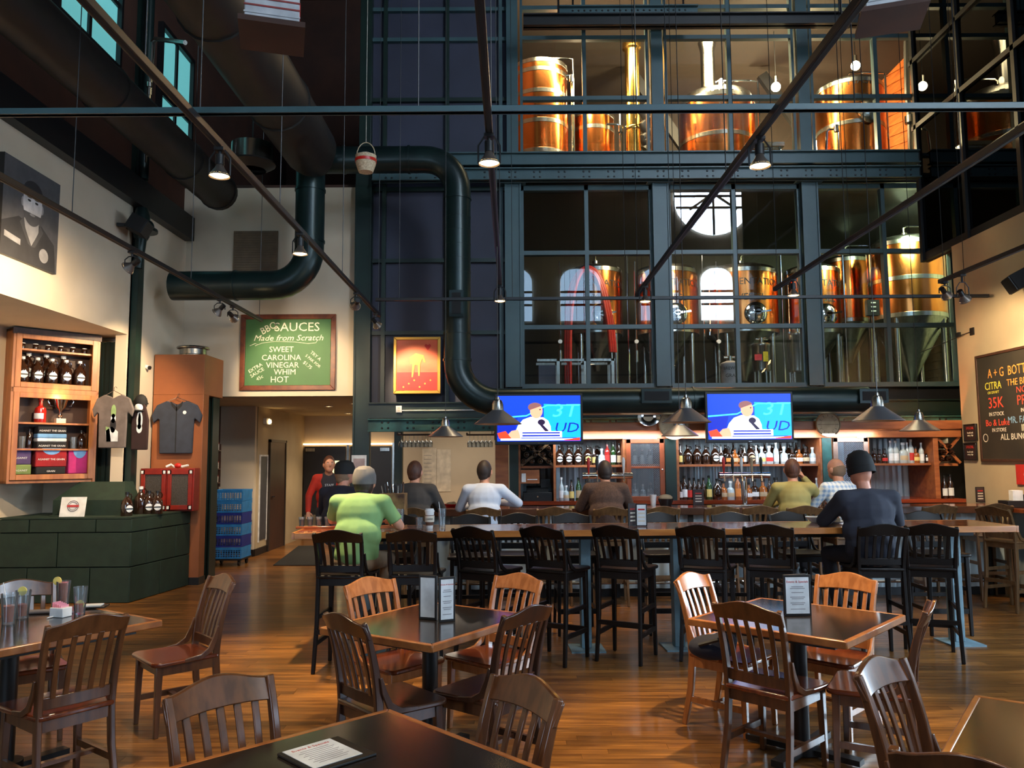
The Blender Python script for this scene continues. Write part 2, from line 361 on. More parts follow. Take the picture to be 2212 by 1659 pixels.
# left upper wall (overhangs the recess), dark beam, clerestory wall with windows
zl0, zl1 = 3.32, 5.03
struct('wall_left', B().box(XL-.15, XL, -2.6, 10.25, zl0, zl1+.05), WALL)
struct('wall_left_far', B().box(XL-.15, XL, 10.25, D+.15, 0, zl1+.05), WALL)
struct('wall_left_recess_soffit', B().box(-6.35, XL-.15, -2.6, 10.6, zl0, zl0+.1), WALL)
struct('wall_left_lower', B().box(-6.5, -6.2, -2.6, 10.6, -.2, zl0), WALL)
struct('wall_left_return', B().box(-6.5, XL-.15, 10.6, 10.75, -.2, zl0), WALL)
struct('trim_1', B().box(XL-.1, XL+.14, -2.6, D-.05, zl1, zl1+.36), BLACK)
struct('wall_left_clerestory', B().box(XL-.35, XL-.05, -2.6, D+.2, zl1+.3, 12.5), DARKB)
for i, (y0, y1, z0, z1) in enumerate(((8.4, 9.72, 6.7, 8.3), (10.95, 12.0, 6.0, 7.9), (5.6, 7.0, 6.7, 8.3))):
    o = struct('window_%d' % (9+i), B().box(XL-.06, XL-.03, y0, y1, z0, z1), SKYG)
    m = B()
    obj('frame', B().box(XL-.05, XL+.03, y0-.05, y1+.05, z0-.07, z0).box(XL-.05, XL+.03, y0-.05, y1+.05, z1, z1+.07).box(XL-.05, XL+.03, y0-.05, y0, z0, z1).box(XL-.05, XL+.03, y1, y1+.05, z0, z1), BLACK, o)
    obj('muntin', B().box(XL-.03, XL-.0, y0, y1, (z0+z1)/2-.03, (z0+z1)/2+.03), BLACK, o); obj('muntin', B().box(XL-.03, XL-.0, (y0+y1)/2-.03, (y0+y1)/2+.03, z0, z1), BLACK, o)

# back wall left part (carries the chalkboard) above the hall opening
zs = zY(856, D, 600); ztop = zY(405, D, 730)
struct('wall_back', B().box(XL-.1, -2.34, D, D+.16, zs, ztop).box(XL-.1, -4.62, D, D+.16, 0, zs), WALL)
struct('wall_back_upper', B().box(-9, 13, 17.9, 18.1, -.2, 12.5).box(-9, -5.2, 12.2, 17.9, -.2, 12.5), DARKB)
struct('ceiling_hall', B().box(-5.4, -2.2, D+.02, 17.9, zs, zs+.1), WALL2)
struct('ceiling_lobby_void', B().box(-5.4, -2.3, D+.16, 17.9, ztop, ztop+.1), DARKB)
struct('wall_hall_front', B().box(-5.6, xY(550, 14.2), 14.2, 14.3, -.2, zs), WALL)
xh = xY(552, 14.2)
struct('wall_hall_side', B().box(xh-.1, xh, 14.3, 17.5, -.2, zs), WALL2)
struct('wall_hall_end', B().box(xh, -1.4, 17.5, 17.65, -.2, zs), WALL)
struct('baseboard_hall', B().box(-5.1, xh+.012, 14.16, 14.2, 0, .12).box(xh, xh+.025, 14.2, 16.0, 0, .12), BLACK)
struct('wall_kitchen', B().box(-1.6, .2, 15.2, 15.3, -.2, 2.62).box(-1.62, -1.56, 15.3, 17.6, -.2, 2.62), WALL)
struct('wall_kitchen_side', B().box(.1, .2, D+.1, 15.2, -.2, 2.62), WALL)
struct('ceiling_kitchen', B().box(-2.3, .2, D+.1, 17.6, 2.6, 2.68), WALL2)

# right cream wall and dark glazed wall above it
zr = 4.64; YE = 11.08
struct('wall_right', B().box(XR, XR+.15, 7.6, YE, 0, zr), WALL2)
struct('wall_right_near', B().box(8.6, 8.8, -2.6, 7.6, -.2, 12.5).box(XR+.15, 8.6, 7.45, 7.6, -.2, 12.5), WALL2)
for i, y0 in enumerate(((1.0, 3.2), (6.3, 7.35))):
    o = struct('window_%d' % (12+i), B().box(8.55, 8.6, y0[0], y0[1], .6, 3.2), SKYP)
    obj('muntin', B().box(8.5, 8.55, sum(y0)/2-.03, sum(y0)/2+.03, .6, 3.2).box(8.5, 8.55, y0[0], y0[1], 1.87, 1.93), BLACK, o)
rg = struct('window_14', B().box(XR+.03, XR+.1, 3.0, D, zr, zr+.12), BLACK)
obj('backing_panel', B().box(XR+.12, XR+.16, 3.0, D, zr, 10.5), DARKB, rg)
for yy in (3.0, 4.3, 5.6, 6.9, 8.2, 9.5, 10.7, 11.9): obj('mullion', B().box(XR, XR+.1, yy-.035, yy+.035, zr, 10.5), BLACK, rg)
for zz in (5.7, 6.75, 7.8, 8.9): obj('mullion', B().box(XR, XR+.1, 3.0, D, zz-.035, zz+.035), BLACK, rg)
for i in range(7):
    y0 = (3.0, 4.3, 5.6, 6.9, 8.2, 9.5, 10.7, 11.9)
    for j, (z0, z1) in enumerate(((4.75, 5.66), (5.74, 6.71), (6.79, 7.76), (7.84, 8.86))):
        obj('pane', B().box(XR+.04, XR+.05, y0[i]+.035, y0[i+1]-.035, z0, z1), DGLASS, rg)

# ---------------------------------------------------------------- glazed steel wall
COLX = (-2.25, .03, 2.29, 4.57, 6.88)
Z = {k: zY(k, D) for k in (-60, 20, 85, 215, 345, 372, 378, 403, 408, 548, 562, 708, 718, 838, 842, 870, 905, 932)}
zc0 = 0.0
for i, x in enumerate(COLX):
    t = thing('steel_column', ('dark green steel column at the corner of the hall opening', 'teal steel column left of the hose-draped copper tank', 'teal steel column between the two middle copper tanks',
               'teal steel column left of the biggest copper tank', 'teal steel column behind the end of the cream wall')[i], 'column', (x, D, 0), group=None)
    m = GSTEEL if i == 0 else STEEL
    z0 = 0 if i == 0 else Z[838]
    b = B().box(-.05, .05, -.10, .06, z0, Z[345]).box(-.125, .125, -.14, -.10, z0, Z[403] if i else Z[345])
    obj('web', b, m, t, bev=.004)
    obj('upper_post', B().box(-.09, .09, -.10, .06, Z[372], TOPZ), m, t, bev=.004)
    obj('flange', B().box(-.125, -.10, -.16, .0, z0, Z[403]).box(.10, .125, -.16, .0, z0, Z[403]), m, t)
    if i: obj('cap_plate', B().box(-.2, .2, -.2, .02, Z[403]-.01, Z[403]+.015), m, t)
def girder(label, x0, x1, y, z0, z1, m, rivets=True, step=.42, name='steel_girder', pair=.09):
    t = thing(name, label, 'beam', ((x0+x1)/2, y, z0)); h = z1-z0; L = (x1-x0)/2
    if z0 > 8:
        for sx in (-.8, .8): obj('hanger_rod', B().cyl((sx*L, .02, h), (sx*L, .02, 12.5-z0), .015, n=6), BLACK, t)
    obj('web', B().box(-L, L, 0, .04, 0, h), m, t)
    obj('flange', B().box(-L, L, -.06, .1, -.0, .018), m, t); obj('flange', B().box(-L, L, -.06, .1, h-.018, h), m, t)
    if rivets:
        x = -L+.25; rv = B().lathe([(.0, .012), (.012, .010), (.018, 0)], n=8, axis='y').mesh('rivet', BLACK)
        while x < L-.1:
            for dx in (-pair/2, pair/2):
                for zz in (.28*h, .72*h): o = obj('rivet', rv, None, t); o.location = (x+dx, 0, zz)
            x += step
    return t
girder('wide plain teal beam under the upper row of copper kettles', -2.1, 6.2, D-.27, Z[372], Z[345], STEEL, False)
girder('teal riveted girder just under the wide plain beam', -2.1, 6.2, D-.27, Z[403], Z[378], STEEL, True, .375)
girder('green riveted girder above the kitchen opening and back bar', -2.13, 6.9, D-.22, Z[932], Z[905], PATINA, True, .375)
girder('dark green beam carrying the white outlet and conduit', -2.13, 6.9, D-.18, Z[905]+.01, Z[870], GSTEEL, False)
girder('dark beam crossing the very top behind the track rails', .2, 5.4, 11.2, 8.02, 8.2, BLACK, False)
girder('riveted blue steel plate at the very top edge', .75, 2.85, 11.5, 8.3, 8.5, STEEL, True, .18)
# navy panel bay
nb = struct('wall_navy_bay', B().box(-2.2, .0, D+.05, D+.1, Z[870], TOPZ), NAVY)
for px in (825, 965, 1085): x = xY(px, D); obj('mullion', B().box(x-.03, x+.03, D-.03, D+.05, Z[870], TOPZ), STEEL if px == 1085 else GSTEEL, nb)
for k in (20, 85, 215, 408, 562, 718): obj('mullion', B().box(-2.2, 0, D-.02, D+.05, Z[k]-.03, Z[k]+.03), GSTEEL if k > 100 else STEEL, nb)
# glazed bays
bays = [(COLX[1], COLX[2], 'window_15'), (COLX[2], COLX[3], 'window_16'), (COLX[3], COLX[4], 'window_17')]
for (a, b_, nm) in bays:
    a += .125; b_ -= .125; mx_ = (a+b_)/2
    wn = struct(nm, B().box(a, b_, D-.08, D+.06, Z[838]-.02, Z[838]+.05), STEEL)
    for (z0, z1) in ((Z[838], Z[403]), (Z[345], TOPZ)):
        obj('mullion', B().box(mx_-.03, mx_+.03, D-.05, D+.05, z0, z1), STEEL, wn)
        for xx in (a+.02, b_-.02): obj('frame', B().box(xx-.02, xx+.02, D-.05, D+.05, z0, z1), STEEL, wn)
    for k in (548, 708, 215, 85, 20): obj('mullion', B().box(a, b_, D-.045, D+.045, Z[k]-.032, Z[k]+.032), STEEL, wn)
    obj('frame', B().box(a, b_, D-.05, D+.05, Z[345], Z[345]+.05), STEEL, wn); obj('frame', B().box(a, b_, D-.05, D+.05, Z[403]-.08, Z[403]), STEEL, wn)
    rows = [(Z[838]+.05, Z[708]-.03), (Z[708]+.03, Z[548]-.03), (Z[548]+.03, Z[403]-.08), (Z[345]+.05, Z[215]-.03), (Z[215]+.03, Z[85]-.03), (Z[85]+.03, Z[20]-.03), (Z[20]+.03, TOPZ)]
    for (z0, z1) in rows:
        for (x0, x1) in ((a+.04, mx_-.03), (mx_+.03, b_-.04)):
            obj('pane', B().add([(x0, D, z0), (x1, D, z0), (x1, D, z1), (x0, D, z1)], [(0, 1, 2, 3)]), GLASS, wn)
# dark wall band behind the televisions
struct('wall_bar_band', B().box(0, 7, D+.05, D+.12, Z[905], Z[838]), BLACK)
struct('wall_bar_back', B().box(.0, 7, D+.02, D+.1, -.2, Z[905]), BLACK)
struct('wall_beyond_right', B().box(7.2, 7.3, 7.6, D, -.2, 5.0), BLACK)

# ---------------------------------------------------------------- brewhouse rooms behind the glass
struct('floor_brewhouse', B().box(-2.4, 9.2, D+.1, 17.9, 2.55, 2.7), BLACK)
struct('floor_mezzanine', B().box(-2.4, 8.3, D+.12, 17.9, 5.95, 6.1), BLACK)
struct('wall_brewhouse_left', B().box(-.35, -.2, D+.1, 17.9, 2.7, TOPZ), DARKB)
struct('wall_brewhouse_low', B().box(-.2, 9.2, 16.6, 16.8, 2.7, 5.95), mat('dark_olive_wall', (34, 36, 26), .7))
ORW = mat('orange_cedar_board', (188, 100, 44), .5, rgb2=(150, 74, 30), scale=(2, 2, 30))
struct('wall_brewhouse_high', B().box(-.2, 9.2, 17.3, 17.5, 6.1, TOPZ), mat('brown_brewhouse_wall', (34, 23, 15), .8))
struct('ceiling_brewhouse', B().box(-.4, 9.3, D+.05, 17.9, TOPZ, TOPZ+.1), mat('brown_roof_deck', (36, 23, 15), .8))
wb = struct('wall_brewhouse_right', B().box(8.3, 8.5, D+.1, 17.9, 2.7, TOPZ), BRICKT)
bm_ = B().box(0, .02, 0, .33, 0, .14).mesh('brick', BRICKT)
for r in range(13):
    for c in range(12):
        o = obj('brick', bm_, None, wb); o.location = (8.28, D+.3+c*.345+(.17 if r % 2 else 0), 2.75+r*.155)
cd = struct('wall_brewhouse_cedar', B().box(7.9, 8.25, 13.5, 17.3, 6.1, TOPZ), ORW)
for k in range(16):
    obj('plank', B().bar((7.88, 13.5, 6.3+k*.22), (7.88, 17.2, 7.1+k*.22), .03, .19, up=(0, 0, 1)), ORW, cd)
for k in range(3):
    tag(obj('roof_truss', B().bar((-.1+k*2.6, 15.5, TOPZ-.2), (1.2+k*2.6, 15.5, 7.4), .12, .2), BLACK), ('leftmost', 'middle', 'rightmost')[k]+' dark slanting roof brace behind the upper glass', 'brace')
# ================================================================ bar furniture built here, dining furniture
def seatpoly(wf, wb, d, r=.05):
    pts = []
    for (cx_, cy_, a0) in ((wf/2-r, d/2-r, 0), (-wf/2+r, d/2-r, PI/2), (-wb/2+r*.6, -d/2+r*.6, PI), (wb/2-r*.6, -d/2+r*.6, 3*PI/2)):
        rr = r if a0 < 2 else r*.6
        for k in range(5): a = a0+PI/2*k/4; pts.append((cx_+rr*math.cos(a), cy_+rr*math.sin(a)))
    return pts
def make_chair(hs, wood, seatm, name, label, cat, bh=.46):
    t = thing(name, label, cat); zt = hs+bh
    def yb(z): u = max(0, (z-hs)/bh); return -.185-.03*u-.075*u*u
    pz = [hs-.02+(zt-hs+.0)*k/6 for k in range(7)]
    s = B().prism(seatpoly(.45, .39, .43), hs-.028, hs, 'xy')
    obj('seat', s, seatm, t, bev=.009)
    for sx in (-1, 1):
        obj('leg', B().rs([(sx*.185, .175, 0), (sx*.178, .165, hs-.028)], [.028, .04], [.028, .042]), wood, t, bev=.004)
        pts = [(sx*.19, -.245, 0), (sx*.18, -.20, hs*.5), (sx*.178, -.185, hs-.03)]+[(sx*(.178+.012*k/6), yb(z), z) for k, z in enumerate(pz)]
        obj('leg', B().rs(pts, .028, [.034, .042, .046]+[.046, .044, .042, .038, .034, .03, .026]), wood, t, bev=.005)
        # bent bracket between seat side and post
        obj('bracket', B().rs([(sx*.208, .02, hs-.012), (sx*.206, -.08, hs-.004), (sx*.203, -.14, hs+.03), (sx*.2, -.172, hs+.10), (sx*.2, -.19, hs+.17)], .016, [.02, .03, .036, .03, .014]), wood, t, bev=.003)
        if hs < .6: obj('stretcher', B().bar((sx*.186, .165, hs*.36), (sx*.184, -.21, hs*.36), .02, .034), wood, t)
        else:
            for f in (.30, .56): obj('stretcher', B().bar((sx*.186, .168, hs*f), (sx*.184, -.215, hs*f), .02, .036), wood, t)
    ap = B().box(-.17, .17, .150, .172, hs-.085, hs-.028).box(-.17, .17, -.195, -.175, hs-.085, hs-.028).box(-.19, -.17, -.18, .16, hs-.085, hs-.028).box(.17, .19, -.18, .16, hs-.085, hs-.028)
    obj('seat_frame', ap, wood, t)
    if hs < .6:
        obj('stretcher', B().bar((-.18, -.03, hs*.36), (.18, -.03, hs*.36), .034, .02), wood, t)
    else:
        obj('footrest', B().bar((-.18, .172, hs*.30), (.18, .172, hs*.30), .024, .045), wood, t)
        obj('stretcher', B().bar((-.18, -.225, hs*.42), (.18, -.225, hs*.42), .02, .036), wood, t)
    # top rail: curved board with a raised hump
    vs = []; fs = []; n = 16; zr0 = zt-.105
    for i in range(n+1):
        u = -1+2*i/n; x = u*.205; cy = -.028*(1-u*u)
        top = zt-.022+.034*max(0, math.cos(u*PI*.62))**1.4-(.012*max(0, abs(u)-.85)/.15); bot = zr0+.012*(1-u*u)
        yt, yo = yb(zt)+cy, yb(zr0)+cy
        vs += [(x, yo-.011, bot), (x, yo+.011, bot), (x, yt+.010, top), (x, yt-.010, top)]
    for i in range(n):
        for k in range(4): fs.append((4*i+k, 4*i+(k+1) % 4, 4*i+4+(k+1) % 4, 4*i+4+k))
    fs += [(3, 2, 1, 0), (4*n, 4*n+1, 4*n+2, 4*n+3)]
    obj('top_rail', B().add(vs, fs), wood, t, bev=.005)
    obj('back_rail', B().rs([(-.18, yb(hs+.03), hs+.05), (0, yb(hs+.03)-.012, hs+.05), (.18, yb(hs+.03), hs+.05)], .06, .02, side=(0, 0, 1)), wood, t, bev=.004)
    for k in range(5):
        u = -.7+.35*k; x = u*.185
        cy = -.026*(1-u*u)
        pts = [(x*(.92+.08*j/5), yb(hs+.07+(zr0+.02-hs-.07)*j/5)+cy*(j/5)-.006, hs+.07+(zr0+.02-hs-.07)*j/5) for j in range(6)]
        obj('slat', B().rs(pts, .027, .011), wood, t, bev=.003)
    return t
proto = {}
def place_chair(kind, x, y, rz, label, group=None):
    if kind not in proto:
        K = {'brown': (.45, CHAIRW, SEATR, 'dining_chair', 'chair'), 'lamplit': (.45, CHAIRL, SEATR, 'dining_chair', 'chair'), 'dark': (.45, CHAIRD, CHAIRD, 'dining_chair', 'chair'),
             'black': (.76, STOOLW, STOOLW, 'bar_stool', 'bar stool'), 'tan': (.76, STOOLT, STOOLT, 'bar_stool', 'bar stool')}[kind]
        t = make_chair(K[0], K[1], K[2], K[3], label, K[4], .46 if K[0] < .6 else .36); proto[kind] = t
        t.location = (x, y, 0); t.rotation_euler = (0, 0, rz)
        if group: t['group'] = group
        return t
    return dup(proto[kind], (x, y, 0), rz, label, group)
def chair_at(kind, px, py, f, label, group='dining chairs', z=.865, back=.27):
    """px,py: middle of the top rail in the photograph; f: direction the sitter faces"""
    p = atZ(px, py, z); f = V((f[0], f[1])).normalized()
    return place_chair(kind, p.x+f.x*back, p.y+f.y*back, heading(f.x, f.y), label, group)

def table(name, label, corner, ea, eb, la, lb):
    """corner point, unit edge directions and lengths"""
    c = V(corner[:2]); a = V(ea).normalized(); b_ = V((-a.y, a.x)) if V((-a.y, a.x)).dot(V(eb)) > 0 else V((a.y, -a.x))
    ctr = c+a*la/2+b_*lb/2; rz = math.atan2(a.y, a.x)
    t = thing(name, label, 'table', (ctr.x, ctr.y, 0), rz)
    w_, d_ = la/2, lb/2; e = .028
    obj('tabletop', B().box(-w_+e, w_-e, -d_+e, d_-e, .725, .762), TOPB, t)
    ed = B()
    for s in (-1, 1):
        obj('edge_strip', B().prism([(-w_, s*d_), (w_, s*d_), (w_-e, s*(d_-e)), (-w_+e, s*(d_-e))], .722, .763), EDGEW, t, bev=.006)
        obj('edge_strip', B().prism([(s*w_, -d_), (s*w_, d_), (s*(w_-e), d_-e), (s*(w_-e), -d_+e)], .722, .763), EDGEW, t, bev=.006)
    obj('apron', B().box(-w_+.1, w_-.1, -d_+.1, d_-.1, .69, .724), BLACK, t)
    obj('pedestal', B().cyl((0, 0, .04), (0, 0, .69), .045), BLACK, t)
    obj('base', B().bar((-.33, 0, .03), (.33, 0, .03), .07, .035).bar((0, -.33, .03), (0, .33, .03), .07, .03).cyl((0, 0, .01), (0, 0, .07), .09), BLACK, t)
    return t, ctr, a, b_
T = .762
c0 = atZ(934, 1394, T); table('dining_table', 'square black-topped table in the middle of the room holding two upright menus', c0, (.55, .83), (-1, .6), .94, .80)
c1 = atZ(1829.5, 1387, T); table('dining_table', 'black-topped table at right with a blue reflection and one upright menu', c1, (.62, .67), (-1, 1), .92, .90)
c2 = atZ(351.6, 1339, T); table('dining_table', 'table at left edge crowded with iced tea glasses', c2, (-.50, -.74), (-1, .8), 1.22, .92)
c3 = atZ(840, 1530, T); table('dining_table', 'nearest table at bottom centre with a menu lying flat', c3, (.69, -.72), (-1, -1), 1.05, .92)
c4 = atZ(2103, 1500, T); table('dining_table', 'empty table cut off by the bottom right corner of the photo', c4, (.80, -.6), (-1, -1), .95, .95)
# dining chairs
chair_at('lamplit', 802, 1266, (.74, -.67), 'honey brown chair behind the middle table, left of its menus')
chair_at('lamplit', 1117, 1257, (-.65, -.76), 'honey brown chair behind the middle table, right of its menus')
chair_at('dark', 748, 1345, (.75, .66), 'dark chair with its back to us at the left of the middle table')
chair_at('dark', 1136, 1328, (-.78, .63), 'dark chair with its back to us at the right of the middle table')
chair_at('lamplit', 1499, 1255, (.72, -.70), 'lamplit brown chair left of the right-hand table, in front of the stools')
chair_at('lamplit', 1826, 1256, (-.72, -.69), 'honey brown chair behind the right-hand table, right of its menu')
chair_at('brown', 1614, 1320, (.72, .69), 'brown chair with its back to us in front of the right-hand table')
chair_at('brown', 1998, 1318, (-.86, .50), 'chair seen edge-on at the right end of the right-hand table')
chair_at('brown', 1911, 1455, (.67, -.75), 'chair tilted in perspective, left of the bottom right corner table')
chair_at('brown', 2105, 1668, (.6, .75), 'chair of which only the rail tip shows at the bottom right corner')
chair_at('brown', 480, 1498, (.74, -.67), 'brown chair with wide rail at the left of the nearest table')
chair_at('brown', 1128, 1499, (-.82, -.57), 'brown chair with a pale window gleam at the right of the nearest table')
chair_at('brown', 474, 1258, (-.74, -.67), 'brown chair pulled out alone on the floor, in side view')
chair_at('brown', 189, 1349, (-.80, .60), 'brown chair with its back to us at the left table of iced teas')
chair_at('brown', 45, 1272, (.62, -.78), 'brown chair behind the iced tea glasses at the left edge')

# community table and bar stools
LT = V((-1.84, 6.80)); RT = V((4.40, 7.07)); ax = (RT-LT).normalized(); ct = (LT+RT)/2+V((-ax.y, ax.x))*.33; Lh = (RT-LT).length/2
t = thing('community_table', 'long high varnished wooden table with pale posts, running the width of the bar', 'table', (ct.x, ct.y, 0), math.atan2(ax.y, ax.x))
for k in range(5): obj('plank', B().box(-Lh, Lh, -.33+.132*k+.001, -.33+.132*(k+1)-.001, 1.025, 1.07), BARW, t, bev=.003)
obj('front_edge', B().box(-Lh, Lh, -.352, -.331, 1.016, 1.071), BAREDGE, t, bev=.004); obj('back_edge', B().box(-Lh, Lh, .331, .352, 1.016, 1.071), BAREDGE, t, bev=.004)
obj('end_cap', B().box(Lh, Lh+.02, -.352, .352, 1.016, 1.071), BAREDGE, t); obj('end_cap', B().box(-Lh-.02, -Lh, -.352, .352, 1.016, 1.071), BAREDGE, t)
obj('under_rail', B().box(-Lh+.3, Lh-.2, -.05, .05, .96, 1.02), BLACK, t)
for px in (800, 1262, 1462, 2075):
    x = (xY(px, 7.2)-ct.x)
    p = obj('post', B().box(x-.045, x+.045, -.02, .10, .012, 1.0), BLUEG, t, bev=.004)
    obj('base_plate', B().box(x-.15, x+.15, -.16, .16, 0, .012), BLUEG, t)
near = [(732, 6.42, .08), (890, 6.45, .04), (1023, 6.66, .52), (1171, 6.68, .55), (1328, 6.70, .48), (1510, 6.68, .42), (1655, 6.70, .36), (1900, 6.66, .08), (2004, 6.68, .34)]
nl = ['holding the man in the green shirt', 'right of the man in the green shirt', 'third in the near row from the left', 'fourth in the near row from the left', 'fifth in the near row, under the white table card',
      'sixth in the near row, behind the lamplit brown chair', 'seventh in the near row from the left', 'holding the man in the black beanie', 'last of the near row at the right']
for (px, yb_, a), l in zip(near, nl):
    place_chair('black', xY(px, yb_)+.25*math.sin(a), yb_+.27*math.cos(a), -a, 'near-black slatted bar stool '+l, 'black stools along the near side of the high table')
far = [(860, 8.15), (1020, 8.1), (1114, 8.2), (1236, 8.2), (1420, 8.2), (1572, 8.15), (1700, 8.2), (1985, 8.1)]
fl_ = ['near the coffee cup', 'before the white-shirted man', 'right of the white-shirted man', 'left of the brown-jacketed man', 'right of the white table card', 'in front of the beer taps', 'in front of the tan-shirted man', 'right of the man in the beanie']
for i, ((px, yb_), l) in enumerate(zip(far, fl_)):
    place_chair('black', xY(px, yb_), yb_-.27, PI+.08*math.sin(i*2.3), 'dark stool back across the high table, '+l, 'dark stools across the high table')
barst = [(893, 9.25), (1041, 9.25), (1197, 9.25), (1320, 9.2), (1427, 9.25), (1553, 9.25), (1640, 9.25), (1735, 9.2), (1838, 9.2), (2022, 9.25), (2146, 9.4)]
bl = ['under the grey-jacketed man', 'under the white-shirted man', 'between the white-shirted and brown-jacketed men', 'under the brown-jacketed man', 'by the napkin cup', 'before the beer taps, first of two', 'before the beer taps, second of two',
      'under the tan-shirted man', 'under the man in the plaid shirt', 'empty, near the small wine bottles', 'at the bright end of the bar']
for i, ((px, yb_), l) in enumerate(zip(barst, bl)):
    place_chair('tan', xY(px, yb_), yb_+.27, .06*math.sin(i*1.7), 'tan wooden stool at the bar '+l, 'tan stools along the bar')
place_chair('tan', xY(2206, 8.7), 8.95, -1.2, 'tan wooden stool at the right edge of the photo, turned to the wall', 'tan stools along the bar')

# ---------------------------------------------------------------- bar counter
BX0, BX1 = -1.75, 6.1; BY = 9.78
t = thing('bar_counter', 'long bar with varnished wood top and corrugated metal front', 'bar', ((BX0+BX1)/2, BY, 0)); H = (BX1-BX0)/2
obj('counter_top', B().box(-H, H, 0, .62, 1.02, 1.07), BARW, t, bev=.005); obj('counter_edge', B().box(-H, H, -.022, -.001, .99, 1.075), mat('dark_bar_edge', (84, 52, 34), .3, coat=.5), t, bev=.004)
obj('body', B().box(-H+.1, H-.1, .13, .6, 0, 1.0), BLACK, t)
cs = [(-H+.1)+i*(2*H-.2)/220 for i in range(221)]
vs = []; fs = []
for i, x in enumerate(cs):
    yy = .10+.014*math.sin(i*PI/2*.9)
    vs += [(x, yy, .1), (x, yy, .98)]
for i in range(len(cs)-1): fs.append((2*i, 2*i+2, 2*i+3, 2*i+1))
obj('corrugated_front', B().add(vs, fs), CORR, t)
for k in range(9): x = -H+.3+k*(2*H-.6)/8; obj('front_post', B().box(x-.03, x+.03, .06, .2, 0, 1.0), BLACK, t)
obj('foot_rail', B().tube([(-H+.2, -.08, .2), (H-.2, -.08, .2)], .022), CHROME, t)
for k in range(8): x = -H+.4+k*(2*H-.8)/7; obj('rail_bracket', B().bar((x, .11, .2), (x, -.08, .2), .03, .02), CHROME, t)
t = thing('bar_counter', 'short return of the bar under the cream wall at right', 'bar', (XR, 9.0, 0))
obj('counter_top', B().box(-.42, -.01, -1.35, .75, 1.02, 1.07), BARW, t, bev=.005)
obj('corrugated_front', B().box(-.2, -.18, -1.3, .75, 0.05, 1.0), CORR, t); obj('body', B().box(-.18, -.01, -1.3, .75, 0, 1.02), BLACK, t)

# ---------------------------------------------------------------- back bar
BB = 11.1
t = thing('back_bar', 'tall orange wood back bar with shelves, uprights and corrugated backing', 'shelving', (0, BB, 0))
x0, x1 = xY(1068, BB), XR-.02
zc = zY(1083, BB); zsf = zY(1006, BB); ztp = zY(950, BB); zcr = zY(914, BB)
obj('counter', B().box(x0, x1, -.05, .8, zc-.05, zc), mat('red_brown_counter', (150, 62, 30), .25, rgb2=(120, 44, 20), scale=(2, 14, 14), coat=.5), t)
obj('base', B().box(x0+.02, x1, .0, .78, 0, zc-.05), BLACK, t)
obj('top_board', B().box(x0, x1, .0, .8, ztp, ztp+.04), SHELFW, t)
obj('fascia', B().box(x0, x1, -.03, .0, ztp, zcr-.12), SHELFW, t, bev=.004); obj('cornice', B().box(x0, x1, -.07, .02, zcr-.118, zcr), SHELFW, t, bev=.006)
vs = []; fs = []; n = 300
for i in range(n+1): yy = .74+.012*math.sin(i*PI/2*.92); x = x0+.3+(x1-x0-.32)*i/n; vs += [(x, yy, zc), (x, yy, ztp)]
for i in range(n): fs.append((2*i, 2*i+2, 2*i+3, 2*i+1))
obj('corrugated_backing', B().add(vs, fs), CORR, t)
def X_(px, y=BB): return xY(px, y, 1010)
for (a, b_) in ((1200, 1350), (1465, 1775), (1880, 2022)):
    obj('shelf', B().box(X_(a), X_(b_), .08, .72, zsf-.03, zsf), SHELFW, t, bev=.003)
obj('shelf', B().box(X_(1122), X_(1198), .08, .72, zsf-.04, zsf-.005), SHELFW, t); obj('shelf', B().box(X_(2028), x1-.01, .08, .72, zsf-.04, zsf-.005), SHELFW, t)
for px, w_ in ((1122, .03), (1198, .035), (1350, .05), (1435, .05), (1464, .04), (1776, .04), (1798, .04), (1876, .05), (2024, .07)):
    obj('upright', B().box(X_(px)-w_/2, X_(px)+w_/2, .0, .74, zc, ztp), SHELFW, t, bev=.003)
obj('corner_post', B().box(X_(1070), X_(1098), -.02, .7, 0, ztp), SHELFW, t)
for px, w_, m, l in ((1110, 20, GSTEEL, 0), (1449, 24, GSTEEL, 0), (1787, 20, PATINA, 0)):
    obj('painted_post', B().box(X_(px-w_/2), X_(px+w_/2), -.02, .1, zc-.0, ztp), m, t)
for (a, b_, m) in ((1126, 1196, STOOLT), (2029, 2090, SHELFW)):
    xa, xb = X_(a), min(X_(b_), x1)
    for (p, q) in (((xa, .04, zsf), (xb, .04, ztp)), ((xa, .04, ztp), (xb, .04, zsf))):
        obj('cross_board', B().bar(p, q, .03, .035), m, t)
obj('wine_backing', B().box(X_(1124), X_(1197), .3, .33, zsf, ztp), BLACK, t); obj('wine_backing', B().box(X_(2029), x1-.01, .3, .33, zc, ztp), BLACK, t)
obj('light_strip', B().box(X_(1345), X_(1418), -.085, -.072, ztp-.0, ztp+.012), STRIP, t)
obj('light_strip', B().box(X_(1850), X_(1868), -.085, -.072, ztp-.0, ztp+.012), STRIP, t)
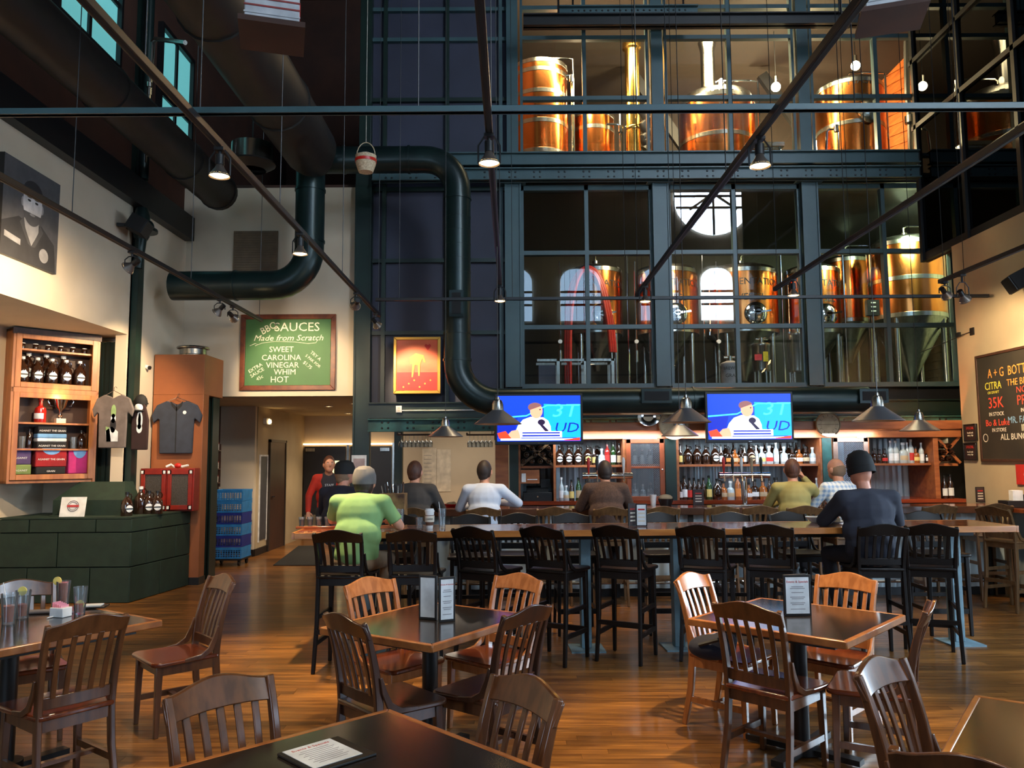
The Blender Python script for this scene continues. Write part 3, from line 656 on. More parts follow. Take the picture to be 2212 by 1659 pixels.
# mesh doors
def mesh_door(label, xa, xb, m, cat='cabinet door'):
    t = thing('mesh_door', label, cat, ((xa+xb)/2, BB-.02, zc)); w_ = (xb-xa)/2; h = ztp-zc
    obj('frame', B().box(-w_, -w_+.06, -.02, .01, 0, h).box(w_-.06, w_, -.02, .01, 0, h).box(-w_, w_, -.02, .01, h-.06, h).box(-w_, w_, -.02, .01, 0, .06).box(-w_, w_, -.01, .01, h*.52, h*.52+.03), m, t, bev=.003)
    ms = B(); st = .028; k = -h
    while k < 2*w_+h:
        for sgn in (1, -1):
            # diagonal wires clipped to the opening
            pts = []
            for z in (0.03, h-.03):
                x = -w_+k+sgn*0+(z if sgn > 0 else h-z)
                pts.append((x-h*.0, z))
            (xa_, za), (xb_, zb) = pts
            lo, hi = -w_+.04, w_-.04
            if abs(xb_-xa_) < 1e-6: continue
            def cl(x): return za+(zb-za)*(x-xa_)/(xb_-xa_)
            a_, b2 = min(xa_, xb_), max(xa_, xb_); a_, b2 = max(a_, lo), min(b2, hi)
            if b2-a_ > .01: ms.bar((a_, 0, cl(a_)), (b2, 0, cl(b2)), .004, .006, up=(0, 1, 0))
        k += st
    m_ = obj('wire_mesh', ms, ALU, t); m_['kind'] = 'stuff'
    obj('knob', B().ell((w_-.03, -.035, h*.5), .014, .014, .014), CHROME, t)
    return t
mesh_door('wood framed wire mesh door left of the dark green post, with glasses behind', X_(1353), X_(1434), mat('reddish_door_wood', (150, 70, 34), .4))
mesh_door('pale framed wire mesh door behind the man in the plaid shirt', X_(1800), X_(1875), mat('weathered_wood', (140, 112, 100), .6))

# ---------------------------------------------------------------- bottles
def bot_profile(kind):
    if kind == 'growler': return [(0, 0), (.062, 0), (.066, .01), (.066, .13), (.058, .165), (.03, .205), (.018, .225), (.017, .262), (.02, .268), (.02, .275), (0, .275)], .055
    if kind == 'wine': return [(0, 0), (.036, 0), (.038, .008), (.038, .17), (.032, .2), (.015, .23), (.014, .3), (0, .3)], .035
    if kind == 'slim': return [(0, 0), (.03, 0), (.032, .006), (.032, .16), (.026, .19), (.012, .22), (.012, .29), (0, .29)], .03
    if kind == 'squat': return [(0, 0), (.048, 0), (.05, .008), (.05, .11), (.044, .135), (.018, .155), (.016, .21), (.02, .212), (.02, .23), (0, .23)], .045
    if kind == 'jar': return [(0, 0), (.034, 0), (.036, .006), (.036, .07), (.03, .082), (.03, .085), (0, .085)], .03
bcache = {}
def bottle(kind, x, y, z, gm, lm, capm, label, group, s=1., name=None, cat='bottle'):
    prof, _ = bot_profile(kind)
    nm = name or {'growler': 'growler', 'jar': 'jar'}.get(kind, 'bottle')
    def g(key, fn, m, n):
        k = (kind, key, m.name)
        if k not in bcache: bcache[k] = fn().mesh(n, m)
        return bcache[k]
    t = thing(nm, label, cat, (x, y, z), 0, group); t.scale = (s, s, s)
    obj('body', g('b', lambda: B().lathe(prof, n=14), gm, 'body'), None, t)
    top = prof[-1][1]; rn = prof[-2][0]
    obj('cap', g('c', lambda: B().cyl((0, 0, top-.025), (0, 0, top+.003), rn+.003, n=10), capm, 'cap'), None, t)
    if lm is not None:
        if kind == 'growler':
            obj('label', g('l', lambda: B().lathe([(0, .003), (.040, .003), (.041, 0)], (0, -.066, .085), n=18, axis='y'), lm, 'label'), None, t)
            obj('label_band', g('l2', lambda: B().box(-.040, .040, -.0715, -.0695, .077, .092), BLACK, 'label_band'), None, t)
        else:
            r = prof[2][0]+.001; h0, h1 = .035, prof[3][1]*.78
            def lab():
                vs = []; fs = []
                for i in range(9):
                    a = -PI/2-1.1+2.2*i/8; vs += [(r*math.cos(a), r*math.sin(a), h0), (r*math.cos(a), r*math.sin(a), h1)]
                for i in range(8): fs.append((2*i, 2*i+2, 2*i+3, 2*i+1))
                return B().add(vs, fs)
            obj('label', g('l', lab, lm, 'label'), None, t)
    if kind == 'growler':
        obj('handle', g('h', lambda: B().tube([(.02, 0, .25), (.045, 0, .25), (.055, 0, .225), (.046, 0, .19)], .007, 6), gm, 'handle'), None, t)
    return t
YEL = mat('yellow_label', (214, 190, 110), .6); ORL = mat('orange_label', (214, 130, 60), .6); REDL = mat('red_label', (190, 40, 32), .6); BLKC = mat('black_cap', (14, 14, 14), .4); TANL = mat('tan_label', (186, 164, 130), .6)
col = {'growler': 'brown growler', 'wine': 'wine bottle', 'slim': 'slim bottle', 'squat': 'squat bottle'}
def row(items, y, z, where, group):
    cnt = {}
    for i, (px, kind, gm, lm, s) in enumerate(items):
        lt = {'white_paper': 'white-labelled ', 'cream_paper': 'cream-labelled ', 'yellow_label': 'yellow-labelled ', 'orange_label': 'orange-labelled ', 'red_label': 'red-labelled ', 'tan_label': 'tan-labelled '}.get(lm.name if lm else '', '')
        gt = {'amber_glass': 'dark ', 'green_bottle_glass': 'green ', 'pale_spirit_glass': 'clear ', 'whisky_amber': 'amber ', 'red_bottle': 'red '}[gm.name] if kind != 'growler' else ''
        bottle(kind, xY(px, y, 1000), y, z, gm, lm, BLKC if gm.name != 'pale_spirit_glass' else WHITE, '%s%s%s, %s from left %s' % (lt, gt, col[kind], ORD[i], where), group, s)
A_, Gn, Cl, Wk, Rd = AMBER, GREENG, CLEARB, WHISK, REDG
row([(1209, 'growler', A_, PAPER, 1), (1229, 'growler', A_, PAPER, 1), (1249, 'growler', A_, PAPER, 1), (1270, 'growler', A_, YEL, 1), (1283, 'slim', A_, YEL, .9), (1300, 'squat', Cl, PAPER, 1), (1312, 'wine', Rd, REDL, 1.05), (1325, 'wine', Gn, PAPER, 1.05), (1338, 'wine', A_, TANL, 1)],
    BB+.2, zsf, 'on the shelf left of the mesh door', 'bottles on the left upper back bar shelf')
row([(1290, 'growler', A_, None, 1), (1345, 'wine', A_, None, 1)], BB+.45, zsf, 'in the back row left of the mesh door', 'bottles on the left upper back bar shelf')
up = [(1470, 'slim', A_, YEL, 1), (1486, 'growler', A_, None, 1), (1506, 'growler', A_, None, 1), (1525, 'growler', A_, None, .95), (1545, 'growler', A_, PAPER, 1), (1558, 'slim', A_, PAPER, .95), (1575, 'squat', A_, ORL, 1), (1588, 'squat', Wk, TANL, 1),
      (1600, 'squat', A_, ORL, .95), (1609, 'slim', A_, PAPER, .9), (1623, 'growler', A_, TANL, 1), (1634, 'slim', Cl, PAPER, .9), (1646, 'squat', Cl, YEL, 1.05), (1662, 'squat', Cl, REDL, 1.1), (1677, 'wine', Cl, PAPER, 1), (1694, 'squat', Cl, PAPER, 1.05), (1712, 'squat', A_, PAPER, 1), (1727, 'squat', Wk, PAPER, 1), (1741, 'squat', A_, TANL, 1.05), (1756, 'squat', Cl, PAPER, 1)]
row(up, BB+.2, zsf, 'on the long upper shelf behind the taps', 'bottles on the long upper shelf')
row([(1568+i*17, ('growler', 'wine')[i % 2], A_, None, 1.0) for i in range(12)], BB+.42, zsf, 'in the back row of the long upper shelf', 'dark bottles in the back row of the long upper shelf')
lw = [(1470, 'slim', A_, PAPER, .9), (1477, 'wine', A_, PAPER, 1.1), (1488, 'wine', A_, REDL, 1.0), (1498, 'wine', A_, None, 1), (1508, 'wine', A_, None, .95), (1518, 'wine', A_, None, 1), (1530, 'wine', Gn, YEL, 1.1), (1548, 'growler', A_, None, 1.05), (1561, 'squat', Wk, TANL, 1.1), (1576, 'squat', Cl, TANL, 1.1), (1592, 'wine', Wk, ORL, 1.15),
      (1616, 'squat', Wk, PAPER, 1), (1628, 'squat', A_, PAPER, 1.2), (1646, 'squat', Wk, TANL, 1.2), (1660, 'slim', A_, None, 1.1), (1674, 'squat', A_, PAPER, 1.3), (1690, 'squat', Cl, PAPER, 1.0), (1762, 'slim', Cl, PAPER, 1.0)]
row(lw, BB+.15, zc, 'on the back counter behind the taps', 'bottles on the back counter behind the taps')
row([(1212, 'slim', Cl, PAPER, 1.1), (1222, 'squat', Cl, TANL, .9), (1234, 'wine', A_, YEL, .95), (1249, 'wine', Gn, TANL, 1.05), (1266, 'wine', A_, YEL, .95), (1280, 'squat', Wk, PAPER, 1)], BB+.15, zc, 'on the back counter beside the register', 'bottles on the back counter beside the register')
row([(1889, 'squat', A_, None, .9), (1900, 'squat', A_, None, .85), (1911, 'squat', A_, REDL, .9), (1925, 'wine', Cl, PAPER, 1.05), (1936, 'wine', Cl, PAPER, 1.05), (1952, 'squat', Cl, TANL, 1.25), (1961, 'slim', Cl, None, 1), (1969, 'wine', Cl, REDL, 1.1), (1979, 'squat', Wk, YEL, 1), (1991, 'wine', Cl, PAPER, .95), (2005, 'squat', A_, PAPER, .9)],
    BB+.2, zsf, 'on the orange lit shelf at right', 'bottles on the orange lit shelf at right')
row([(2037, 'wine', A_, PAPER, 1.05), (2050, 'wine', A_, PAPER, 1.1)], BB+.1, zc, 'beside the cream wall on the back counter', 'wine bottles beside the cream wall')
for i, (px, s) in enumerate(((1362, 1), (1378, 1), (1395, .9), (1412, 1))):
    bottle('squat', X_(px), BB+.3, zc, CLEARB, PAPER, WHITE, 'clear bottle behind the lower half of the reddish mesh door, %s from the left' % ORD[i], 'bottles behind the mesh door', s)
    bottle('squat', X_(px), BB+.3, zsf+.01, CLEARB, None, WHITE, 'clear vessel behind the upper half of the reddish mesh door, %s from the left' % ORD[i], 'vessels behind the mesh door', .9)
tag(obj('shelf_board', B().box(X_(1356), X_(1432), BB+.1, BB+.5, zsf-.02, zsf+.01), SHELFW), 'shelf board behind the reddish mesh door', 'shelf')
wb_ = []
for (a0, n0, lab) in ((1130, 8, 'left'), (2034, 4, 'right')):
    k = 0
    for r in range(3):
        for c in range(4 if lab == 'left' else 2):
            px = a0+c*18+(6 if r % 2 else 0); z = zsf+.06+r*.09
            b_ = B().cyl((0, .0, 0), (0, .26, 0), .037, n=12).cyl((0, -.06, 0), (0, 0, 0), .015, .03, n=10)
            tag(obj('wine_bottle', b_, AMBER, None, (X_(px)+.01, BB+.02, z)), 'dark bottle lying in the %s crossed wine rack, row %s from below, %s along' % (lab, ORD[r], ORD[c]), 'bottle', 'bottles lying in the %s wine rack' % lab); k += 1
# ================================================================ ducts
def ring(b, p, ax_, r, w_=.03, n=20):
    p = V(p); ax_ = V(ax_).normalized(); return b.cyl(p-ax_*w_/2, p+ax_*w_/2, r, n=n)
def duct(name, label, pts, r, m, rings=(), n=20):
    t = thing(name, label, 'duct', tuple(pts[0])); o = V(pts[0])
    obj('pipe', B().tube([V(p)-o for p in pts], r, n), m, t)
    for (p, a) in rings: obj('seam_ring', ring(B(), V(p)-o, a, (r if not isinstance(r, list) else r[0])*1.06), m, t)
    return t
y_, z_ = 11.5, zY(427, 11.5, 470)
duct('air_duct', 'huge dark round duct running along the left wall, rounded blunt end', [(-4.24, -2, z_), (-4.24, 11.3, z_)], .26, DUCTB, [((-4.24, k, z_), (0, 1, 0)) for k in (4, 6, 8, 10, 11.2)])
z2 = zY(340, 10.5, 660)
duct('air_duct', 'widest dark duct slanting toward the elbow ducts above the hall', [(-2.72, -2, z2+.1), (-2.72, 10.45, z2+.1), (-2.72, 10.75, z2+.02)], [.36, .36, .25], DUCTB, [((-2.72, k, z2+.1), (0, 1, 0)) for k in (5, 7, 9)])
YD = 10.8; zh = zY(617, YD, 500); xd = xY(660, YD); rr = .2
pts = [(xd, YD, z2)]+[(xd, YD, zh+.55)]+[tuple(p) for p in arc((xd-.5, YD, zh+.5), .5, 0, -PI/2, 8, (1, 0, 0), (0, 0, 1))]+[(xY(360, YD), YD, zh)]
duct('air_duct', 'green duct dropping down then turning left above the chalkboard', pts, rr, DUCT, [((xd, YD, zY(412, YD, 660)), (0, 0, 1)), ((xd, YD, zY(522, YD, 660)), (0, 0, 1)), ((xY(500, YD), YD, zh), (1, 0, 0))])
ya = 10.75; zt_ = zY(345, ya, 900); xv = xY(988, ya); zb_ = zY(868, ya, 1200); r2 = .185; xe = xY(1878, ya)
pts = [(xd, ya, zt_), (xv-.45, ya, zt_)]+[tuple(p) for p in arc((xv-.45, ya, zt_-.45), .45, PI/2, 0, 8, (1, 0, 0), (0, 0, 1))]+[(xv, ya, zb_+.6)]+[tuple(p) for p in arc((xv+.55, ya, zb_+.55), .55, PI, 3*PI/2, 8, (1, 0, 0), (0, 0, 1))]+[(xe, ya, zb_)]
du = duct('air_duct', 'long green duct running right, down past the picture and on behind the televisions', pts, r2, DUCT,
     [((xY(735, ya), ya, zt_), (1, 0, 0)), ((xY(880, ya), ya, zt_), (1, 0, 0)), ((xv, ya, zY(430, ya, 988)), (0, 0, 1)), ((xv, ya, zY(720, ya, 988)), (0, 0, 1)), ((xv, ya, zY(778, ya, 988)), (0, 0, 1)), ((xY(1500, ya), ya, zb_), (1, 0, 0))]
     +[((xv, ya, zY(yy, ya, 988)), (0, 0, 1)) for yy in ()])
o0 = V((xd, ya, zt_))
for (x, z, w_, h) in ((xv, zY(662, ya, 988), .19, .36), (xY(1415, ya), zY(858, ya, 1415), .40, .19), (xe, zY(858, ya, 1900), .38, .19)):
    b = B().box(-w_/2, w_/2, -.03, .03, -h/2, h/2)
    v = obj('duct_outlet', b, DUCT, du, tuple(V((x, ya-r2-.02, z))-o0)); obj('grille', B().box(-w_/2+.035, w_/2-.035, -.035, -.03, -h/2+.035, h/2-.035), BLACKM, v)
zs2 = [k for k in (470, 500, 530, 560, 590)]
for yy in zs2: obj('seam_ring', ring(B(), V((xv, ya, zY(yy, ya, 988)))-o0, (0, 0, 1), r2*1.02, .012), DUCT, du)
t = thing('round_diffuser', 'round galvanised diffuser drum hanging among the dark ducts', 'diffuser', tuple(atY(545, 352, 10.2)))
obj('drum', B().lathe([(0, 0), (.27, 0), (.27, .24), (.24, .26), (0, .26)]), STAIN, t); obj('lower_ring', B().lathe([(.18, -.1), (.3, -.02), (.3, 0), (.1, 0)]), DUCTB, t)
obj('hanger', B().cyl((0, 0, .25), (0, 0, 4.5), .012, n=6), BLACK, t)
t = thing('conduit_pipe', 'thin grey pipe bent over beside the teal clerestory windows', 'pipe', tuple(atY(322, 205, 9.9)))
p0 = atY(322, 205, 9.9); obj('pipe', B().tube([V((0, 0, 0)), atY(330, 92, 9.9)-p0, atY(336, 84, 9.8)-p0, atY(400, 92, 9.4)-p0], .03, 8), STAIN, t)
obj('clamp', B().cyl((0, 0, .1), (0, 0, .16), .045, n=10), STAIN, t); obj('drop', B().cyl((0, 0, -.9), (0, 0, .02), .022, n=8), STAIN, t)

# wall grille behind the elbow, unit heaters
t = thing('wall_grille', 'square brown louvred grille on the wall behind the green elbow duct', 'grille', (xY(553, D-.01, 540), D, zY(587, D, 553)))
wv, hv = .34, (zY(500, D)-zY(587, D)); obj('frame', B().box(-wv, wv, -.03, -.02, 0, hv), mat('brown_grille', (110, 90, 66), .6), t)
for k in range(16): obj('louver', B().bar((-wv+.02, -.032, .03+k*(hv-.06)/15), (wv-.02, -.032, .03+k*(hv-.06)/15), .02, .012), MATS['brown_grille'], t)
def heater(label, px, py, Y, w_, h, d, rz):
    p = atY(px, py, Y); t = thing('unit_heater', label, 'heater', tuple(p), rz)
    cs_ = mat('heater_casing', (176, 176, 178), .5) if 'heater_casing' not in MATS else MATS['heater_casing']
    obj('casing', B().box(-w_/2, w_/2, -d/2, d/2, .02, h), cs_, t, bev=.008); obj('louver_bottom', B().box(-w_/2-.04, w_/2+.04, -d/2-.04, d/2+.04, -.02, .02), DARKB, t)
    for k in range(4): obj('seam', B().box(-w_/2-.004, w_/2+.004, -d/2-.006, -d/2, h*.2+k*h*.18, h*.2+k*h*.18+.012), REDC if k in (1, 2) else cs_, t)
    obj('badge', B().box(w_/2, w_/2+.006, -.1, .08, h*.35, h*.75), REDP, t)
    for sx in (-1, 1): obj('hanger_rod', B().cyl((sx*w_*.4, 0, h), (sx*w_*.4, 0, 12.5-p.z), .008, n=6), BLACK, t)
    return t
heater('grey box heater with red badge hanging at the top left', 588, 78, 5.6, .38, .30, .36, .28)
heater('grey box heater half cut off at the top right', 1925, 40, 6.2, .42, .36, .36, -.3)
t = thing('hanging_basket', 'small pale woven basket with a red band hanging by its hoop handle', 'basket', tuple(atY(790, 372, 9.2)))
BK = mat('pale_wicker', (196, 176, 146), .8, rgb2=(160, 138, 108), scale=(60, 60, 60))
obj('bowl', B().lathe([(0, 0), (.085, 0), (.12, .10), (.125, .2), (.11, .2), (.10, .1), (0, .03)]), BK, t); obj('band', B().lathe([(.124, .12), (.128, .12), (.129, .155), (.124, .155)]), REDP, t)
obj('handle', B().tube(arc((0, 0, .2), .11, 0, PI, 10, (1, 0, 0), (0, 0, 1.5)), .006, 6), BK, t); obj('cord', B().cyl((0, 0, .365), (0, 0, 6.5), .003, n=5), PAPERW, t)
obj('filling', B().ell((0, 0, .19), .1, .1, .05), PAPERW, t)

# ================================================================ track lighting
TX = (-3.56, -1.83, -.13, 1.53, 3.12, 4.89); TZ = 3.66
ends = (11.2, 10.9, 9.0, 9.6, 9.3, 8.95)
tn = ('lowest dark lighting track crossing the portrait at left', 'dark lighting track slanting down through the left half', 'narrow central lighting track', 'boldest lighting track slanting down from the top right', 'lighting track rising to the right edge', 'lighting track just above the right wall speaker')
for x, e, l in zip(TX, ends, tn):
    t = thing('light_track', l, 'lighting track', (x, e, TZ)); obj('rail', B().box(-.022, .022, -e-1, 0, -.02, .025), BLACK, t, bev=.003)
    obj('slot', B().box(-.01, .01, -e-1, -.02, -.0215, -.02), BLACKM, t)
    for k in range(5): yy = -e+1.5+k*(e-1.6)/4; obj('hanger_wire', B().cyl((0, yy, .02), (0, yy, 12.5-TZ), .004, n=5), BLACK, t)
for (Y, xa, xb, l) in ((4.5, -3.4, 3.6, 'steel cross rail spanning the whole upper picture'), (10.05, xY(808, 10.05), xY(2158, 10.05), 'thin cross rail before the lower copper tanks')):
    t = thing('cross_rail', l, 'rail', (0, Y, TZ+.04)); obj('rail', B().box(xa, xb, -.018, .018, -.0, .04), STEEL if Y < 5 else BLACK, t, bev=.003); obj('lip', B().box(xa, xb, -.026, .026, .0, .008), STEEL if Y < 5 else BLACK, t)
    for k in range(6): xx = xa+.3+k*(xb-xa-.6)/5; obj('hanger_wire', B().cyl((xx, 0, .04), (xx, 0, 12.4-TZ), .004, n=5), BLACK, t)
LAMPM = mat('grey_lamp_housing', (110, 100, 92), .35, .7)
def track_lamp(x, y, label, aim=None, on=True, e=1., drop=.13, ang=66, col=(1, .74, .45)):
    t = thing('track_lamp', label, 'lamp', (x, y, TZ-.02), 0, 'track lamps')
    obj('stem', B().cyl((0, 0, 0), (0, 0, -drop*.35), .012, n=8).box(-.03, .03, -.03, .03, -.02, 0), BLACK, t)
    d = V((0, 0, -1)) if aim is None else (V(aim)-V((x, y, TZ-drop))).normalized()
    M = Matrix.Translation((0, 0, -drop)) @ d.to_track_quat('-Z', 'Y').to_matrix().to_4x4()
    yk = B().tube([(-.066, 0, -.05), (-.066, 0, .06), (-.03, 0, .115), (.03, 0, .115), (.066, 0, .06), (.066, 0, -.05)], .006, 6)
    obj('yoke', yk.xf(M) if aim is None else B().tube([(-.066, 0, -drop), (-.066, 0, -drop*.6), (-.03, 0, -drop*.36), (.03, 0, -drop*.36), (.066, 0, -drop*.6), (.066, 0, -drop)], .006, 6), BLACK, t)
    obj('socket', B().cyl((0, 0, .02), (0, 0, .085), .028, n=12).xf(M), BLACK, t)
    obj('reflector', B().lathe([(.02, .03), (.03, 0), (.055, -.035), (.066, -.055), (.064, -.055), (.052, -.034), (.02, 0)], n=18).xf(M), LAMPM, t)
    obj('lens', B().lathe([(0, -.058), (.04, -.054), (.06, -.044), (0, -.044)], n=18).xf(M), BULB if on else TUMB, t)
    if on:
        p = V((x, y, TZ-drop))+d*.09
        lamp('SPOT', 'track_lamp_light', tuple(p), SPOT_W*e, col, tuple(p+d), .045, ang)
    return t
def ly(x, px): return x*1720/(px-1105)
track_lamp(TX[1], ly(TX[1], 457), 'lit track lamp hanging before the dark ducts, the biggest at left', e=2.0)
track_lamp(TX[1], ly(TX[1], 640), 'lit track lamp in front of the green down duct', e=6.5, ang=50, col=(1, .74, .42))
track_lamp(TX[1], ly(TX[1], 765), 'round dark-rimmed track lamp at the corner beside the chalkboard wall', (-3.0, 11.9, 2.6), e=1.2)
track_lamp(TX[1], 10.6, 'small track lamp shining at the red framed picture', (-1.35, 11.95, 2.75), e=2.4, ang=46)
track_lamp(TX[0], ly(TX[0], 270), 'lit track lamp under the green pipe column', (-4.9, 7.7, 2.7), e=3.2, ang=130)
track_lamp(TX[0], ly(TX[0], 466), 'left one of two lamps aimed at the chalkboard', (-5.1, 10.2, 2.2), e=3.0, ang=80)
track_lamp(TX[0], ly(TX[0], 495), 'right one of two lamps aimed at the chalkboard', (-3.25, 11.9, 2.9), e=2.6, ang=62)
track_lamp(TX[2], 4.67, 'lit lamp with wide dark rim hanging at the centre of the photo', e=2.2)
track_lamp(TX[2], 8.9, 'small lit lamp left of the first teal column', e=1.4)
track_lamp(TX[3], 4.74, 'lit lamp with a tall chrome yoke before the copper kettles', e=4.6, col=(1, .74, .42), ang=58)
track_lamp(TX[3], 8.98, 'small lit lamp at the low end of the boldest track', e=1.4)
track_lamp(TX[4], 8.68, 'small lit lamp before the right-hand copper tank', e=1.4)
track_lamp(TX[5], 8.85, 'chrome track lamp beside the cream wall, upper of the pair', (XR, 9.9, 2.5), e=2.6, ang=90)
track_lamp(TX[5], 8.5, 'chrome track lamp beside the cream wall, lower of the pair', (XR, 9.4, 2.0), e=1.6, drop=.24, ang=80)
for (x, y, e, l) in ((TX[0], 2.0, .8, 'leftmost'), (TX[1], 1.8, 1.0, 'second'), (TX[2], 1.7, .9, 'third'), (TX[3], 1.8, 1.0, 'fourth'), (TX[4], 2.0, 1.0, 'fifth'), (TX[5], 2.2, .8, 'rightmost')):
    track_lamp(x, y, 'track lamp above the frame on the %s lighting track' % l, e=e, ang=76, col=(1, .74, .42))

# ================================================================ pendants, televisions, wall things
def pendant(x, y, z, label, cl=6.5):
    t = thing('pendant_lamp', label, 'lamp', (x, y, z), 0, 'spun metal pendant lamps over the bar')
    obj('shade', B().lathe([(.215, 0), (.218, .004), (.07, .115), (.052, .13), (.05, .13), (.066, .11), (.21, .0)], n=28), ALU, t)
    obj('inner_lining', B().lathe([(.205, .002), (.066, .106), (0, .112)], n=24), mat('cream_enamel', (210, 170, 130), .6) if 'cream_enamel' not in MATS else MATS['cream_enamel'], t)
    obj('cap', B().lathe([(.054, .125), (.05, .18), (.038, .215), (.02, .225), (.014, .25), (0, .25)], n=18), STAIN, t)
    obj('cord', B().cyl((0, 0, .24), (0, 0, cl), .004, n=5), BLACK, t)
pz = 1.99
pendant(TX[2], 7.2, pz, 'big pendant lamp overlapping the left television', TZ-.015-pz)
pendant(xY(1485, 7.1), 7.1, pz, 'big pendant lamp just left of the right television')
pendant(xY(1901, 7.0), 7.0, pz, 'big pendant lamp above the man in the beanie')
pendant(xY(962, 9.7), 9.7, 1.95, 'small pendant lamp left of the left television, over the bar')
pendant(xY(1470, 9.3), 9.3, 1.93, 'small pendant lamp under the big one, before a round disc')
pendant(xY(1990, 9.2), 9.2, 1.97, 'small pendant lamp nearest the cream wall')

TVB = mat('tv_blue', (10, 30, 160), .3, emit=(14, 60, 220), estr=1.5); TVT = mat('tv_teal', (10, 140, 180), .3, emit=(20, 150, 190), estr=1.5)
TVC = mat('tv_cyan', (80, 220, 240), .3, emit=(60, 200, 230), estr=1.5); TVW = mat('tv_white', (240, 240, 250), .3, emit=(236, 240, 255), estr=1.8)
TVS = mat('tv_skin', (230, 150, 120), .3, emit=(236, 150, 116), estr=1.5); TVH = mat('tv_hair', (120, 80, 80), .3, emit=(130, 84, 80), estr=1.2)
TVD = mat('tv_dark', (30, 20, 40), .3, emit=(40, 24, 60), estr=1); TVR = mat('tv_red', (230, 50, 30), .3, emit=(240, 60, 30), estr=1.5); TVN = mat('tv_navy', (8, 20, 120), .3, emit=(8, 36, 170), estr=1.3)
def ellp(cx_, cz_, rx, rz_, n=20, a0=0, a1=2*PI): return [(cx_+rx*math.cos(a0+(a1-a0)*k/n), cz_+rz_*math.sin(a0+(a1-a0)*k/n)) for k in range(n+(0 if a1-a0 > 6.2 else 1))]
def tv(px, py, Y, label):
    p = atY(px, py, Y); t = thing('television', label, 'television', (p.x, Y, p.z)); w_, h = .575, .335
    obj('bezel', B().box(-w_, w_, 0, .05, -h, h), BLACK, t, bev=.006); obj('wall_mount', B().box(-.15, .15, .05, .22, -.12, .12), BLACK, t)
    s = obj('screen', B().box(-w_+.03, w_-.03, -.004, 0, -h+.045, h-.03), TVB, t)
    W_, H_ = w_-.03, h-.04
    def pl(nm, poly, m, L): obj(nm, B().prism([(a*W_, b_*H_-.008) for a, b_ in poly], -.004-.0008*L, -.0042-.0008*L+.0003, 'xz'), m, s)
    pl('picture_shape', [(.12, -.8), (1, -.8), (1, .6), (.12, .7)], TVT, 1)
    pl('picture_shape', [(-1, .1), (-.3, .2), (.2, .66), (1, .66), (1, .62), (.2, .6), (-.3, .14), (-1, .04)], TVC, 2)
    pl('picture_shape', [(-1, -.78), (-.6, -.78), (-.5, .1), (-1, .0)], TVN, 1)
    text('3T', .24, TVC, s, (.33, -.0062, .10), sx=1.3, shear=.2, ext=.0002); text('UD', .18, TVN, s, (.355, -.0062, -.12), sx=1.25, shear=.2, ext=.0002)
    pl('presenter_shirt', [(-.62, -.8), (-.5, -.25), (-.38, .0), (-.2, .12), (.1, .1), (.22, -.05), (.28, -.3), (.3, -.8)], TVW, 4)
    pl('presenter_arm', [(-.85, -.86), (-.66, -.5), (-.5, -.44), (-.42, -.86)], TVS, 5)
    pl('presenter_head', ellp(-.06, .38, .15, .33), TVS, 5); pl('presenter_hair', ellp(-.09, .55, .17, .2, 16, .3, PI+.7), TVH, 6)
    pl('presenter_eye', ellp(.03, .44, .02, .03, 8), TVD, 7)
    pl('microphone', ellp(.06, -.12, .09, .13), TVD, 7); pl('microphone_arm', [(.0, -.2), (.08, -.2), (.24, -.5), (.16, -.55)], TVD, 6)
    pl('caption_bar', [(-.45, -.52), (.55, -.52), (.55, -.8), (-.45, -.8)], TVW, 8); pl('caption_line', [(-.4, -.56), (.5, -.56), (.5, -.62), (-.4, -.62)], TVN, 9); pl('caption_line', [(-.4, -.68), (.5, -.68), (.5, -.75), (-.4, -.75)], TVN, 9)
    pl('ticker', [(-.92, -.84), (.98, -.84), (.98, -.92), (-.92, -.92)], TVW, 8); pl('ticker', [(-1, -.6), (-.8, -.5), (-.66, -.84), (-.95, -.84)], TVR, 6); pl('ticker', [(.6, -.9), (.98, -.8), (.98, -.93), (.6, -.93)], TVR, 9)
    obj('logo', B().box(-.02, .02, -.004, 0, -h+.015, -h+.02), CHROME, t)
tv(1164, 905, 10.42, 'left flat television showing a presenter in a white shirt on blue')
tv(1619, 901, 10.42, 'right flat television showing a presenter in a white shirt on blue')

# round discs and plate on top of the back bar
def disc(name, label, px, py, Y, r, m, mk):
    p = atY(px, py, Y); t = thing(name, label, 'wall disc' if name != 'silver_platter' else 'platter', tuple(p))
    if name == 'silver_platter':
        obj('dish', B().lathe([(0, .02), (r*.6, .02), (r*.66, .05), (r*.96, .06), (r, .04), (r*.96, .045), (r*.66, .03), (0, 0)], n=28, axis='y'), m, t).scale = (1, 1, .82)
    else:
        obj('disc', B().lathe([(0, .03), (r*.98, .03), (r, .02), (r, 0), (0, 0)], n=30, axis='y'), m, t); obj('rim', B().lathe([(r*.99, .0), (r*1.04, .015), (r*1.03, .045), (r*.95, .04), (r*.94, .03)], n=30, axis='y'), mat('weathered_rim', (140, 112, 80), .6) if 'weathered_rim' not in MATS else MATS['weathered_rim'], t)
        for k in range(12):
            a = 2*PI*k/12; obj('mark', B().bar((r*.66*math.cos(a), -.032, r*.66*math.sin(a)), (r*.82*math.cos(a), -.032, r*.82*math.sin(a)), .003, .012, up=(0, 1, 0)), BLACK, t)
        if mk: obj('hand', B().bar((0, -.033, 0), (-.1, -.033, .07), .003, .012, up=(0, 1, 0)).bar((0, -.033, 0), (.02, -.033, -.12), .003, .01, up=(0, 1, 0)), BLACK, t)
        else: obj('line', B().box(-r*.9, r*.9, -.033, -.03, -.004, .004).lathe([(r*.6, .031), (r*.62, .031), (r*.62, .028), (r*.6, .028)], n=24, axis='y'), MATS['weathered_rim'], t)
